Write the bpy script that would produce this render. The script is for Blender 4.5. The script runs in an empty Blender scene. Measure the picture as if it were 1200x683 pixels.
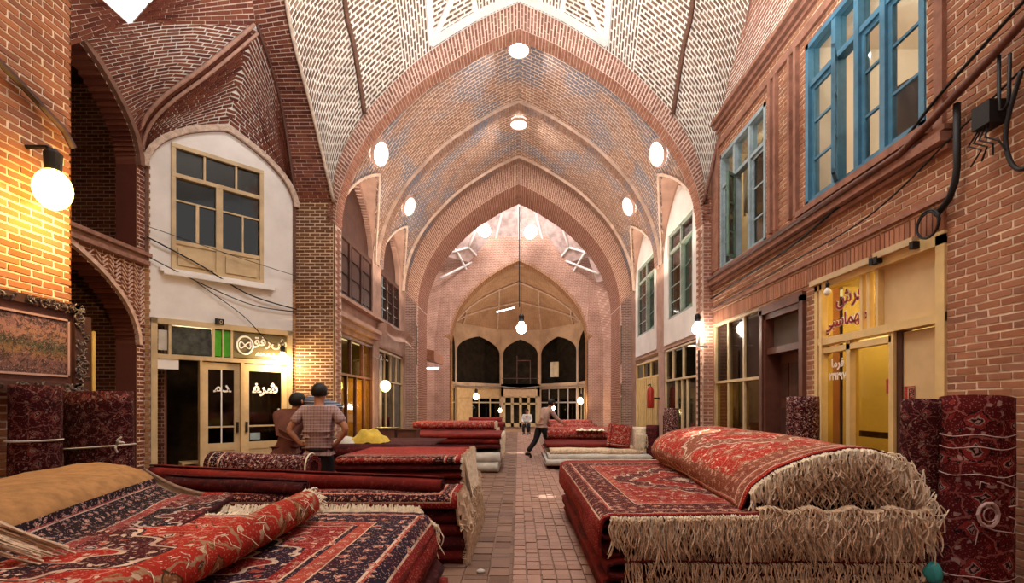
import bpy, math, random
from mathutils import Vector, Matrix, noise
R = math.radians
rnd = random.Random(7)
# ---------------------------------------------------------------- camera, world, exposure
sc = bpy.context.scene
COL = sc.collection
cd = bpy.data.cameras.new('camera'); cam = bpy.data.objects.new('camera', cd); COL.objects.link(cam)
cam.location = (0, 0, 1.5); cam.rotation_euler = (R(90), 0, 0)
cd.sensor_width = 36; cd.lens = 580/1200*36; cd.shift_x = -8/1200; cd.shift_y = 132.5/1200
cd.clip_end = 200; cd.clip_start = 0.05
sc.camera = cam
sc.view_settings.view_transform = 'Standard'; sc.view_settings.look = 'None'
sc.view_settings.gamma = 1; sc.view_settings.exposure = 0.12
w = bpy.data.worlds.new('overcast_sky'); sc.world = w; w.use_nodes = True
w.node_tree.nodes['Background'].inputs[0].default_value = (1.0, .985, .96, 1)
w.node_tree.nodes['Background'].inputs[1].default_value = 1.15

def area(name, loc, rot, size, power, col=(1, .93, .82), sy=None, spread=180):
    l = bpy.data.lights.new(name, 'AREA'); l.energy = power; l.color = col; l.size = size
    if sy: l.shape = 'RECTANGLE'; l.size_y = sy
    l.spread = R(spread)
    o = bpy.data.objects.new(name, l); o.location = loc; o.rotation_euler = rot; COL.objects.link(o)
    return o
def sunbeam(name, a, b, rad, power):
    l = bpy.data.lights.new(name, 'SPOT'); l.energy = power; l.color = (1, .95, .85); a, b = Vector(a), Vector(b); d = b-a
    l.spot_size = 2*math.atan(rad/d.length); l.spot_blend = .25; l.shadow_soft_size = .02
    o = bpy.data.objects.new(name, l); COL.objects.link(o); o.location = a; o.rotation_euler = d.to_track_quat('-Z', 'Y').to_euler(); return o
sunbeam('sunbeam', (.1, 11.6, 9.7), (.44, 8.0, 0), .16, 9000)
sunbeam('sunbeam', (0, 5.5, 9.6), (2.1, 5.7, 1.15), .22, 9000)
sunbeam('sunbeam', (0, 14.8, 9.7), (-.1, 15.2, 0), .3, 6000)
# daylight through the dome lanterns, and an area light under the closed rear ceiling
area('dome_daylight', (0, 5.2, 10.9), (0, 0, 0), 2.6, 350, (1, .97, .92))
area('rear_area_light', (0, -1.5, 9.2), (0, 0, 0), 2.4, 130, (1, .95, .88))
area('crossing_daylight', (0, 23.1, 12.2), (0, 0, 0), 2.4, 680, (1, .96, .93))
# added uplights without fixtures, brightening the vaults and the near dome
for s in (-1, 1):
    area('vault_fill', (s*3.3, 13.9, 4.6), (0, R(180-s*20), 0), .4, 150, (1, .82, .64), sy=6.0, spread=170)
area('apse_fill', (0, 29.3, 4.3), (R(180), 0, 0), 1.5, 110, (1, .80, .58), spread=170)  # added upward fill in mid-air below the end half dome
area('dome_bounce_fill', (0, 4.5, 5.2), (R(180), 0, 0), 3.0, 800, (1, .97, .92), spread=170)  # added upward fill, simulates daylight bounced into the near dome

# ---------------------------------------------------------------- helpers
CAM = Vector((0, 0, 1.5))
def P(px, py, Y): return Vector(((px-608)/580*Y, Y, 1.5+(474-py)/580*Y))
def proj(p): return (608+580*p[0]/p[1], 474-580*(p[2]-1.5)/p[1]) if p[1] > .3 else (-999, -999)
def inframe(p, m=15):
    x, y = proj(p); return -m < x < 1200+m and -m < y < 683+m

class MB:
    def __init__(s): s.v = []; s.f = []; s.m = []; s.uv = []
    def face(s, pts, m=0, uv=None):
        n = len(s.v); s.v += [tuple(p) for p in pts]; s.f.append(tuple(range(n, n+len(pts)))); s.m.append(m)
        s.uv += uv if uv else [(p[0]+p[1], p[2]) for p in pts]
    def poly(s, verts, faces, m=0, uvf=None):
        n = len(s.v); s.v += [tuple(p) for p in verts]
        for f in faces:
            s.f.append(tuple(n+i for i in f)); s.m.append(m)
            for i in f: s.uv.append(uvf[i] if uvf else (verts[i][0]+verts[i][1], verts[i][2]))
    def box(s, x0, x1, y0, y1, z0, z1, m=0):
        v = [(x, y, z) for z in (z0, z1) for y in (y0, y1) for x in (x0, x1)]
        s.poly(v, [(0, 2, 3, 1), (4, 5, 7, 6), (0, 1, 5, 4), (1, 3, 7, 5), (3, 2, 6, 7), (2, 0, 4, 6)], m)
    def hexa(s, a, b, m=0):   # a: 4 bottom corners, b: 4 top corners
        s.poly(list(a)+list(b), [(3, 2, 1, 0), (4, 5, 6, 7), (0, 1, 5, 4), (1, 2, 6, 5), (2, 3, 7, 6), (3, 0, 4, 7)], m)
    def grid(s, f, nu, nv, m=0, uvs=(1, 1), off=None):
        vs = []; uvv = []
        for j in range(nv+1):
            for i in range(nu+1):
                p = f(i/nu, j/nv); vs.append(p); uvv.append((i/nu*uvs[0], j/nv*uvs[1]))
        fs = [(j*(nu+1)+i, j*(nu+1)+i+1, (j+1)*(nu+1)+i+1, (j+1)*(nu+1)+i) for j in range(nv) for i in range(nu)]
        s.poly(vs, fs, m, uvv)
    def tube(s, path, r, n=8, m=0, caps=True):
        path = [Vector(p) for p in path]; rs = r if isinstance(r, (list, tuple)) else [r]*len(path)
        vs = []; prev = None
        for i, p in enumerate(path):
            t = (path[min(i+1, len(path)-1)]-path[max(i-1, 0)]).normalized()
            a = prev if prev is not None else (Vector((0, 0, 1)) if abs(t.z) < .9 else Vector((1, 0, 0)))
            x = (a-t*a.dot(t)).normalized(); y = t.cross(x); prev = x
            vs += [p+(x*math.cos(2*math.pi*k/n)+y*math.sin(2*math.pi*k/n))*rs[i] for k in range(n)]
        fs = [(i*n+k, i*n+(k+1) % n, (i+1)*n+(k+1) % n, (i+1)*n+k) for i in range(len(path)-1) for k in range(n)]
        if caps: fs += [tuple(reversed(range(n))), tuple((len(path)-1)*n+k for k in range(n))]
        s.poly(vs, fs, m)
    def lathe(s, prof, c=(0, 0, 0), n=16, m=0):
        vs = [(c[0]+r*math.cos(2*math.pi*k/n), c[1]+r*math.sin(2*math.pi*k/n), c[2]+z) for r, z in prof for k in range(n)]
        fs = [(i*n+k, i*n+(k+1) % n, (i+1)*n+(k+1) % n, (i+1)*n+k) for i in range(len(prof)-1) for k in range(n)]
        s.poly(vs, fs, m)
    def build(s, name, mats, parent=None, loc=None, rz=0, smooth=False):
        me = bpy.data.meshes.new(name); me.from_pydata(s.v, [], s.f)
        if not isinstance(mats, (list, tuple)): mats = [mats]
        for mt in mats: me.materials.append(mt)
        me.polygons.foreach_set('material_index', s.m)
        if smooth: me.polygons.foreach_set('use_smooth', [True]*len(s.f))
        ul = me.uv_layers.new(name='UVMap'); ul.data.foreach_set('uv', [c for t in s.uv for c in t])
        me.update()
        o = bpy.data.objects.new(name, me); COL.objects.link(o)
        if parent is not None: o.parent = parent
        if loc is not None: o.location = loc
        if rz: o.rotation_euler = (0, 0, rz)
        return o

def tag(o, label=None, cat=None, group=None, kind=None):
    if label: o['label'] = label
    if cat: o['category'] = cat
    if group: o['group'] = group
    if kind: o['kind'] = kind
    return o
def empty(name, loc=(0, 0, 0), rz=0, label=None, cat=None, group=None, kind=None):
    o = bpy.data.objects.new(name, None); COL.objects.link(o); o.location = loc; o.rotation_euler = (0, 0, rz)
    o.empty_display_size = .1
    return tag(o, label, cat, group, kind)
def copy_tree(o, parent=None):
    c = o.copy(); COL.objects.link(c)
    if parent is not None: c.parent = parent
    for ch in [x for x in o.children]: copy_tree(ch, c)
    return c

# ---------------------------------------------------------------- materials
class NT:
    def __init__(s, name):
        s.mat = bpy.data.materials.new(name); s.mat.use_nodes = True; s.t = s.mat.node_tree; s.t.nodes.clear()
        s.out = s.n('ShaderNodeOutputMaterial')
    def n(s, typ, **kw):
        x = s.t.nodes.new(typ)
        for k, v in kw.items(): setattr(x, k, v)
        return x
    def set(s, sock, v):
        if isinstance(v, bpy.types.NodeSocket): s.t.links.new(v, sock)
        elif v is not None:
            if isinstance(v, (tuple, list)) and len(v) == 3 and sock.type == 'RGBA': v = (*v, 1)
            sock.default_value = v
    def math(s, op, a, b=None, c=None):
        x = s.n('ShaderNodeMath', operation=op)
        s.set(x.inputs[0], a); s.set(x.inputs[1], b)
        if c is not None: s.set(x.inputs[2], c)
        return x.outputs[0]
    def mix(s, f, a, b, bt='MIX'):
        x = s.n('ShaderNodeMix', data_type='RGBA', blend_type=bt)
        s.set(x.inputs[0], f); s.set(x.inputs[6], a); s.set(x.inputs[7], b); return x.outputs[2]
    def ramp(s, f, stops, interp='LINEAR'):
        x = s.n('ShaderNodeValToRGB'); cr = x.color_ramp; cr.interpolation = interp
        while len(cr.elements) < len(stops): cr.elements.new(.5)
        for e, (p, c) in zip(cr.elements, stops): e.position = p; e.color = (*c, 1) if len(c) == 3 else c
        s.set(x.inputs[0], f); return x.outputs[0]
    def noise(s, scale, detail=3, vec=None, rough=.6, dist=0):
        x = s.n('ShaderNodeTexNoise'); x.inputs['Scale'].default_value = scale; x.inputs['Detail'].default_value = detail
        x.inputs['Roughness'].default_value = rough; x.inputs['Distortion'].default_value = dist
        if vec is not None: s.set(x.inputs['Vector'], vec)
        return x.outputs[0]
    def voro(s, scale, vec, out='Distance', feat='F1', rand=1.0, dist='EUCLIDEAN', dims='2D'):
        x = s.n('ShaderNodeTexVoronoi', feature=feat, voronoi_dimensions=dims, distance=dist)
        x.inputs['Scale'].default_value = scale
        x.inputs['Randomness'].default_value = rand
        s.set(x.inputs['Vector'], vec); return x.outputs[out]
    def coord(s, o='Object'): return s.n('ShaderNodeTexCoord').outputs[o]
    def pos(s): return s.n('ShaderNodeNewGeometry').outputs['Position']
    def finish(s, col, rough=.8, bump=None, bs=.3, bd=.01, metal=0, spec=.3, sheen=0, emis=None, es=0):
        b = s.n('ShaderNodeBsdfPrincipled'); s.set(b.inputs['Base Color'], col); s.set(b.inputs['Roughness'], rough)
        b.inputs['Metallic'].default_value = metal; b.inputs['Specular IOR Level'].default_value = spec
        if sheen: b.inputs['Sheen Weight'].default_value = sheen
        if emis is not None: s.set(b.inputs['Emission Color'], emis); b.inputs['Emission Strength'].default_value = es
        if bump is not None:
            x = s.n('ShaderNodeBump'); x.inputs['Strength'].default_value = bs; x.inputs['Distance'].default_value = bd
            s.set(x.inputs['Height'], bump); s.t.links.new(x.outputs[0], b.inputs['Normal'])
        s.t.links.new(b.outputs[0], s.out.inputs[0]); return s.mat

def plain(name, col, rough=.7, var=.25, scale=6, bs=.15, metal=0, spec=.3, col2=None):
    t = NT(name); p = t.pos(); nz = t.noise(scale, 4, p); n2 = t.noise(scale*9, 2, p)
    c2 = col2 or tuple(max(0, c*(1-var)) for c in col)
    f = t.ramp(nz, [(.35, (0, 0, 0)), (.65, (1, 1, 1))])
    return t.finish(t.mix(f, col, c2), rough, n2, bs, .004, metal, spec)
def emit(name, col, st):
    t = NT(name); e = t.n('ShaderNodeEmission'); e.inputs[0].default_value = (*col, 1); e.inputs[1].default_value = st
    t.t.links.new(e.outputs[0], t.out.inputs[0]); return t.mat
def brickmats(name, cols, scale=3, blue=None):
    out = []
    for mode in ('island', 'object'):
        t = NT(name+'_'+mode)
        r = t.n('ShaderNodeNewGeometry').outputs['Random Per Island'] if mode == 'island' else t.n('ShaderNodeObjectInfo').outputs['Random']
        k = len(cols); c = t.ramp(r, [(i/(k-1), cc) for i, cc in enumerate(cols)])
        p = t.pos(); nz = t.noise(scale, 3, p); n2 = t.noise(60, 3, p)
        c = t.mix(t.math('MULTIPLY', nz, .45), c, tuple(x*.45 for x in cols[0]))
        c = t.mix(t.math('MULTIPLY', t.ramp(n2, [(.55, (0, 0, 0)), (.8, (1, 1, 1))]), .35), c, tuple(min(1, x*1.7+.05) for x in cols[-1]))
        if blue:
            nb = t.noise(.55, 2, p, dist=.6)
            c = t.mix(t.ramp(nb, [(.47, (0, 0, 0)), (.60, (.85, .85, .85))]), c, blue)
        out.append(t.finish(c, .88, n2, .5, .004, spec=.15))
    return out
def mortar(name, col, scale=4):
    return plain(name, col, .95, .3, scale, .4)

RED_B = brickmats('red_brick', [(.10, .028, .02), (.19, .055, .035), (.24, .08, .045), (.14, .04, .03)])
ORG_B = brickmats('orange_brick', [(.36, .13, .055), (.46, .18, .08), (.30, .10, .045), (.40, .17, .09), (.25, .1, .06)])
PNK_B = brickmats('pink_brick', [(.36, .16, .105), (.44, .21, .15), (.32, .13, .085), (.38, .19, .13)])
DRK_B = brickmats('dark_brick', [(.10, .045, .03), (.17, .085, .055), (.06, .03, .022)])
VLT_B = brickmats('vault_brick', [(.30, .17, .12), (.38, .23, .17), (.25, .14, .10), (.34, .23, .18)], blue=(.15, .17, .22))
PIER_B = brickmats('pier_brick', [(.16, .07, .035), (.24, .11, .055), (.12, .05, .028)])
RW_B = brickmats('right_wall_brick', [(.38, .155, .08), (.47, .215, .125), (.32, .12, .065), (.43, .20, .12), (.28, .13, .085)])
YEL_B = brickmats('tan_brick', [(.34, .17, .08), (.42, .22, .1), (.28, .12, .06)])
M_WMORT = mortar('white_plaster_mortar', (.90, .86, .78))
M_LMORT = mortar('light_mortar', (.84, .66, .48))
M_PMORT = mortar('pink_mortar', (.74, .56, .46))
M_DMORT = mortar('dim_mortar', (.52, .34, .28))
M_PLAST = plain('white_plaster', (.80, .76, .73), .9, .15, 1.5, .2)
M_PINKP = plain('pink_plaster', (.52, .33, .26), .9, .3, 2.2, .4)
M_CREAM = plain('cream_painted_metal', (.62, .46, .26), .5, .25, 3, .1)
M_YELF = plain('yellow_painted_metal', (.78, .56, .24), .5, .2, 3, .1)
M_TANP = plain('tan_board', (.68, .48, .24), .55, .15, 2, .05)
M_BLUE = plain('blue_painted_wood', (.075, .22, .34), .45, .3, 5, .15)
M_PALEB = plain('pale_blue_painted_wood', (.32, .42, .46), .5, .3, 5, .1)
M_GREEN = plain('green_painted_wood', (.16, .27, .2), .5, .3, 5, .1)
M_BROWNW = plain('dark_brown_wood', (.085, .035, .025), .5, .4, 5, .2)
M_REDW = plain('reddish_brown_wood', (.16, .06, .04), .5, .4, 4, .2)
M_BLACK = plain('black_rubber', (.012, .010, .010), .6, .3, 8, .1)
M_IRON = plain('dark_iron', (.04, .035, .035), .5, .4, 8, .1, metal=.6)
M_GREYP = plain('grey_pipe', (.42, .36, .33), .5, .3, 5, .1)
M_WOODL = plain('light_timber', (.5, .34, .2), .7, .4, 6, .2)
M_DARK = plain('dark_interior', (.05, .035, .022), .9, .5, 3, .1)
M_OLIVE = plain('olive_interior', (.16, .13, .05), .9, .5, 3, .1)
M_CREAMW = plain('cream_interior_wall', (.78, .68, .55), .9, .1, 1, .1)
M_CURT = plain('cream_curtain', (.74, .62, .44), .9, .2, 4, .2)
M_TAN = plain('tan_carpet_back', (.36, .18, .065), .95, .35, 14, .6)
M_WHITEC = plain('off_white_cloth', (.62, .58, .52), .95, .3, 5, .4)
M_YELC = plain('yellow_cloth', (.70, .48, .07), .9, .3, 8, .4)
M_FRINGE = plain('cream_fringe', (.78, .58, .40), .95, .45, 22, .3)
M_FRINGW = plain('white_fringe', (.92, .79, .60), .95, .3, 22, .3)
M_EDGE = None
def glass_mat(name, tint, gloss=.12):
    t = NT(name); a = t.n('ShaderNodeBsdfTransparent'); a.inputs[0].default_value = (*tint, 1)
    g = t.n('ShaderNodeBsdfGlossy'); g.inputs['Roughness'].default_value = .05; g.inputs[0].default_value = (1, 1, 1, 1)
    m = t.n('ShaderNodeMixShader'); fr = t.n('ShaderNodeLayerWeight'); fr.inputs[0].default_value = .5
    f = t.math('ADD', t.math('MULTIPLY', t.math('POWER', fr.outputs[1], 4), .5), gloss*.35)
    t.set(m.inputs[0], f); t.t.links.new(a.outputs[0], m.inputs[1]); t.t.links.new(g.outputs[0], m.inputs[2])
    t.t.links.new(m.outputs[0], t.out.inputs[0]); return t.mat
G_CLEAR = glass_mat('clear_glass', (.92, .94, .93)); G_DARK = glass_mat('dusty_glass', (.42, .40, .36), .10)
G_YEL = glass_mat('yellowed_glass', (.8, .72, .45), .10)
E_SKY = emit('skylight_glass', (1, .98, .93), 9)
E_BULB = emit('warm_bulb', (1, .62, .22), 40); E_WBULB = emit('white_bulb', (1, .9, .8), 40)
E_YBULB = emit('yellow_globe', (1, .60, .12), 14)
E_TUBE = emit('fluorescent_tube', (.95, 1, .9), 12); E_FTUBE = emit('far_fluorescent_tube', (1, .95, .85), 8)

def bricktex(name, c1, c2, mo, bw=.21, rh=.068, ms=.014):
    t = NT(name); uv = t.coord('UV'); b = t.n('ShaderNodeTexBrick'); t.set(b.inputs['Vector'], uv)
    for i, c in ((1, c1), (2, c2), (3, mo)): b.inputs[i].default_value = (*c, 1)
    b.inputs['Scale'].default_value = 1; b.inputs['Mortar Size'].default_value = ms; b.inputs['Brick Width'].default_value = bw
    b.inputs['Row Height'].default_value = rh; b.inputs['Mortar Smooth'].default_value = .2
    nz = t.noise(1.2, 4, t.pos())
    c = t.mix(t.ramp(nz, [(.4, (0, 0, 0)), (.7, (.5, .5, .5))]), b.outputs[0], tuple(x*.5 for x in c1))
    return t.finish(c, .9, b.outputs[1], -.4, .01, spec=.15)
T_PINK = bricktex('far_pink_brick', (.40, .20, .14), (.32, .14, .095), (.58, .41, .33))
T_TANB = bricktex('far_tan_brick', (.38, .20, .11), (.30, .15, .08), (.5, .34, .22))

# ---- persian carpet material driven by UVs in metres
def rug(name, W, H, field=(.30, .018, .012), dark=(.024, .008, .012), cream=(.62, .45, .33), pink=(.36, .055, .035), med=True, bw=.55, seed=0.0, mscale=1.0, light=0.0):
    t = NT(name); s = t.n('ShaderNodeSeparateXYZ'); uv = t.coord('UV'); t.set(s.inputs[0], uv); u, v = s.outputs[0], s.outputs[1]
    du = t.math('MINIMUM', u, t.math('SUBTRACT', W, u)); dv = t.math('MINIMUM', v, t.math('SUBTRACT', H, v))
    d = t.math('MINIMUM', du, dv)
    def rr(a): return a/bw*.9
    brd = t.ramp(t.math('DIVIDE', d, bw/.9), [(0, field), (rr(.05), cream), (rr(.062), dark), (rr(.14), pink), (rr(.155), cream), (rr(.167), dark),
        (rr(.38), cream), (rr(.39), pink), (rr(.47), dark), (rr(.5), cream), (rr(.51), field)], 'CONSTANT')
    mp = t.n('ShaderNodeVectorMath', operation='ADD'); t.set(mp.inputs[0], uv); mp.inputs[1].default_value = (seed, seed*1.7, 0); q = mp.outputs[0]
    wob = t.n('ShaderNodeVectorMath', operation='MULTIPLY_ADD')
    nz3 = t.n('ShaderNodeTexNoise'); nz3.inputs['Scale'].default_value = 11; nz3.inputs['Detail'].default_value = 4; t.set(nz3.inputs['Vector'], q)
    t.set(wob.inputs[0], nz3.outputs['Color']); wob.inputs[1].default_value = (.11, .11, 0); t.set(wob.inputs[2], q); qw = wob.outputs[0]
    # large flowers in a loose lattice
    vd = t.voro(4.2*mscale, qw, rand=.35, dist='MANHATTAN')
    fl = t.ramp(vd, [(0, cream), (.07, dark), (.13, cream), (.17, pink), (.30, dark), (.34, field), (1, field)], 'CONSTANT')
    fmask = t.math('LESS_THAN', vd, .34)
    # vines
    ve = t.voro(5.5*mscale, qw, feat='DISTANCE_TO_EDGE', rand=.9)
    vine = t.math('LESS_THAN', ve, .035)
    vs = t.voro(19*mscale, qw, rand=1, dist='CHEBYCHEV'); vc = t.voro(19*mscale, qw, out='Color', rand=1)
    sc_ = t.n('ShaderNodeSeparateColor'); t.set(sc_.inputs[0], vc)
    spk = t.math('MULTIPLY', t.math('LESS_THAN', vs, .24), t.math('GREATER_THAN', sc_.outputs[0], .55))
    spc = t.ramp(sc_.outputs[1], [(0, cream), (.35, pink), (.6, dark), (.8, cream)], 'CONSTANT')
    fieldc = t.mix(vine, field, t.mix(.25, pink, cream)); fieldc = t.mix(spk, fieldc, spc); fieldc = t.mix(fmask, fieldc, fl)
    if med:
        a = t.math('DIVIDE', t.math('SUBTRACT', u, W/2), W*.36); b = t.math('DIVIDE', t.math('SUBTRACT', v, H/2), H*.30)
        ab = t.math('ADD', t.math('ABSOLUTE', a), t.math('ABSOLUTE', b))
        ab = t.math('ADD', ab, t.math('MULTIPLY', t.math('SINE', t.math('MULTIPLY', t.math('ARCTAN2', a, b), 16)), .05))
        mc = t.ramp(ab, [(0, cream), (.12, dark), (.3, pink), (.36, field), (.62, cream), (.66, dark), (.93, cream), (.97, dark)], 'CONSTANT')
        mc = t.mix(spk, mc, spc)
        fieldc = t.mix(t.math('LESS_THAN', ab, 1.0), fieldc, mc)
    inb = t.math('LESS_THAN', d, .51*bw/.55)
    vb = t.voro(11*mscale, qw, rand=.6, dist='MANHATTAN')
    bm = t.ramp(vb, [(0, cream), (.10, pink), (.22, cream), (.27, dark), (1, dark)], 'CONSTANT')
    brd2 = t.mix(t.math('MULTIPLY', t.math('LESS_THAN', vb, .27), t.math('GREATER_THAN', d, .05)), brd, bm)
    c = t.mix(inb, fieldc, brd2)
    fs_ = t.voro(46, qw, rand=1); c = t.mix(t.math('MULTIPLY', t.math('LESS_THAN', fs_, .16), .75), c, t.mix(.4, cream, pink))
    wear = t.noise(3.5, 5, t.pos(), .7); c = t.mix(t.math('MULTIPLY', t.ramp(wear, [(.42, (0, 0, 0)), (.7, (1, 1, 1))]), .55), c, tuple(x*.35 for x in field))
    if light: c = t.mix(light, c, cream)
    fine = t.noise(260, 2, t.pos()); mid = t.noise(24, 3, t.pos())
    h = t.math('ADD', t.math('MULTIPLY', fine, .4), mid)
    return t.finish(c, .95, h, .7, .010, spec=.12)
def edgemat(name, cols, fr=26):
    t = NT(name); s = t.n('ShaderNodeSeparateXYZ'); t.set(s.inputs[0], t.pos())
    zz = t.math('ADD', t.math('MULTIPLY', s.outputs[2], fr), t.math('MULTIPLY', t.noise(2.2, 3, t.pos()), 2.2))
    n = t.noise(1.0, 2, None); k = t.math('FRACT', zz)
    c = t.ramp(k, [(0, cols[0]), (.35, cols[1]), (.6, cols[2]), (.8, cols[0])])
    n2 = t.noise(30, 3, t.pos())
    c = t.mix(t.math('MULTIPLY', t.ramp(n2, [(.55, (0, 0, 0)), (.7, (1, 1, 1))]), .3), c, cols[3])
    return t.finish(c, .9, t.noise(120, 2, t.pos()), .5, .006, spec=.15)
M_SIDE = edgemat('carpet_side_red', [(.13, .012, .010), (.21, .02, .014), (.07, .008, .010), (.32, .10, .06)], 5)
M_SIDED = edgemat('carpet_side_maroon', [(.055, .008, .010), (.10, .012, .012), (.03, .006, .008), (.25, .12, .09)], 7)
# ---------------------------------------------------------------- arch profile
PR = [(1, 0), (.992, .10), (.965, .2), (.91, .33), (.80, .49), (.69, .60), (.56, .71), (.44, .79), (.2, .92), (0, 1)]
def cat(pts, n):
    out = []; m = len(pts)
    for i in range(m-1):
        p0, p1, p2, p3 = pts[max(i-1, 0)], pts[i], pts[i+1], pts[min(i+2, m-1)]
        for k in range(n):
            t = k/n
            out.append(tuple(.5*((2*b)+(-a+c)*t+(2*a-5*b+4*c-d)*t*t+(-a+3*b-3*c+d)*t**3) for a, b, c, d in zip(p0, p1, p2, p3)))
    out.append(tuple(pts[-1])); return out
PS = cat(PR, 5)
_h = [p[1] for p in PS]
def halfw(h):
    if h <= 0: return 1
    if h >= 1: return 0
    for i in range(len(PS)-1):
        if PS[i][1] <= h <= PS[i+1][1]:
            k = (h-PS[i][1])/max(1e-6, PS[i+1][1]-PS[i][1]); return PS[i][0]*(1-k)+PS[i+1][0]*k
    return 0
def resample(pts, n):
    pts = [Vector(p) for p in pts]; L = [0]
    for a, b in zip(pts, pts[1:]): L.append(L[-1]+(b-a).length)
    out = []; j = 0
    for i in range(n+1):
        t = L[-1]*i/n
        while j < len(pts)-2 and L[j+1] < t: j += 1
        k = (t-L[j])/max(1e-9, L[j+1]-L[j]); out.append(pts[j].lerp(pts[j+1], min(1, max(0, k))))
    return out
def arch2d(W, zs, za, n=24):   # left spring -> apex -> right spring, 2D points
    H = za-zs; half = [(-W*x, zs+H*h) for x, h in PS]
    a = resample([(x, z, 0) for x, z in half], n)
    pts = [(p.x, p.y) for p in a]
    return pts+[(-x, z) for x, z in reversed(pts[:-1])]
class Curve:
    def __init__(s, pts, smooth=0, n=64):
        pts = [tuple(p) for p in pts]
        if smooth: pts = cat(pts, smooth)
        s.p = resample(pts, n); s.n = n
    def __call__(s, t):
        t = min(1, max(0, t))*s.n; i = min(int(t), s.n-1); return s.p[i].lerp(s.p[i+1], t-i)
def ruled(c0, c1, bulge=0, bdir=(0, 0, 1)):
    bd = Vector(bdir)
    return lambda u, v: c0(u).lerp(c1(u), v)+bd*(bulge*4*v*(1-v))
def coons(cb, ct, cl, cr):
    def f(u, v):
        return (cb(u)*(1-v)+ct(u)*v)+(cl(v)*(1-u)+cr(v)*u)-(cb(0)*(1-u)*(1-v)+cb(1)*u*(1-v)+ct(0)*(1-u)*v+ct(1)*u*v)
    return f

UB = {}
def unit_brick(k, mt):
    key = (k, mt.name)
    if key not in UB:
        r = random.Random(k); mb = MB(); j = lambda a: a+r.uniform(-.03, .03)
        b = [(-.5, -.5, -1), (.5, -.5, -1), (.5, .5, -1), (-.5, .5, -1)]
        tp = [(j(-.5), j(-.5)*1.0, 1), (j(.5), j(-.5), 1), (j(.5), j(.5), 1), (j(-.5), j(.5), 1)]
        mb.hexa(b, tp); me_o = mb.build('brick', mt); UB[key] = me_o.data; bpy.data.objects.remove(me_o)
    return UB[key]
def brick_patch(name, f, mats, mmat, toward, L=.21, C=.068, gap=.018, off=.012, indiv=0, skip=None, label=None, parent=None, nu=28, nv=16, kind='structure', stretch=1.0, gaph=None, cat='ceiling'):
    """mortar surface f(u,v) with real bricks: rows run along u, stacked along v"""
    toward = Vector(toward); gaph = gaph or gap
    def length(fn, n=12):
        p = [fn(i/n) for i in range(n+1)]; return sum((b-a).length for a, b in zip(p, p[1:]))
    back = MB()
    if skip:
        nu2, nv2 = nu*3, nv*3
        for j in range(nv2):
            for i in range(nu2):
                c = f((i+.5)/nu2, (j+.5)/nv2)
                if skip(c): continue
                back.face([f(i/nu2, j/nv2), f((i+1)/nu2, j/nv2), f((i+1)/nu2, (j+1)/nv2), f(i/nu2, (j+1)/nv2)])
    else: back.grid(f, nu, nv)
    root = back.build(name, mmat, parent, smooth=True)
    if parent is None: tag(root, label, cat, kind=kind)
    lens = [length(lambda v, u=u: f(u, v)) for u in (.25, .5, .75)]
    rows = max(1, round(max(lens)/C)); bl = []
    for j in range(rows):
        v0, v1 = j/rows, (j+1)/rows; vm = (v0+v1)/2
        Lr = length(lambda u: f(u, vm)); n = max(1, round(Lr/L)); o = .5 if j % 2 else 0
        rowh = (f(.5, v1)-f(.5, v0)).length
        gv = min(.3, gaph/2/max(rowh, .02))*(v1-v0); gu = min(.3, gap/2/max(Lr/n, .03))/n
        for i in range(-1, n+1):
            a, b = (i+o)/n, (i+1+o)/n
            a, b = max(a, 0), min(b, 1)
            if (b-a)*n < .25: continue
            a += gu; b -= gu
            q = [f(a, v0+gv), f(b, v0+gv), f(b, v1-gv), f(a, v1-gv)]
            c = (q[0]+q[1]+q[2]+q[3])/4
            if (q[3]-q[0]).length < .012 and (q[2]-q[1]).length < .012: continue
            if skip and skip(c): continue
            nn = (q[1]-q[0]).cross(q[3]-q[0]) if (q[3]-q[0]).length > 1e-4 else (q[1]-q[0]).cross(q[2]-q[1])
            if nn.length < 1e-8: continue
            nn.normalize()
            if nn.dot(toward-c) < 0: nn = -nn
            bl.append((c, q, nn))
    pick = set()
    if indiv:
        cand = [k for k, b in enumerate(bl) if inframe(b[0], -3)]
        cand.sort(key=lambda k: (bl[k][0]-CAM).length); pick = set(cand[:indiv])
    st = MB(); r = random.Random(len(bl))
    for k, (c, q, nn) in enumerate(bl):
        h = nn*(off+r.uniform(-.003, .004))
        if k in pick:
            o = bpy.data.objects.new('brick', unit_brick(k % 7, mats[1])); COL.objects.link(o); o.parent = root
            ux = (q[1]-q[0]+q[2]-q[3])/2; uy = (q[3]-q[0]+q[2]-q[1])/2
            m = Matrix.Identity(4)
            for a in range(3): m[a][0] = ux[a]; m[a][1] = uy[a]; m[a][2] = h[a]; m[a][3] = c[a]
            o.matrix_parent_inverse = m
        else:
            st.poly(q+[p+h for p in q], [(4, 5, 6, 7), (0, 1, 5, 4), (1, 2, 6, 5), (2, 3, 7, 6), (3, 0, 4, 7)])
    if st.f:
        o = st.build('brickwork', mats[0], root); o['kind'] = 'stuff'
    return root

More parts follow.
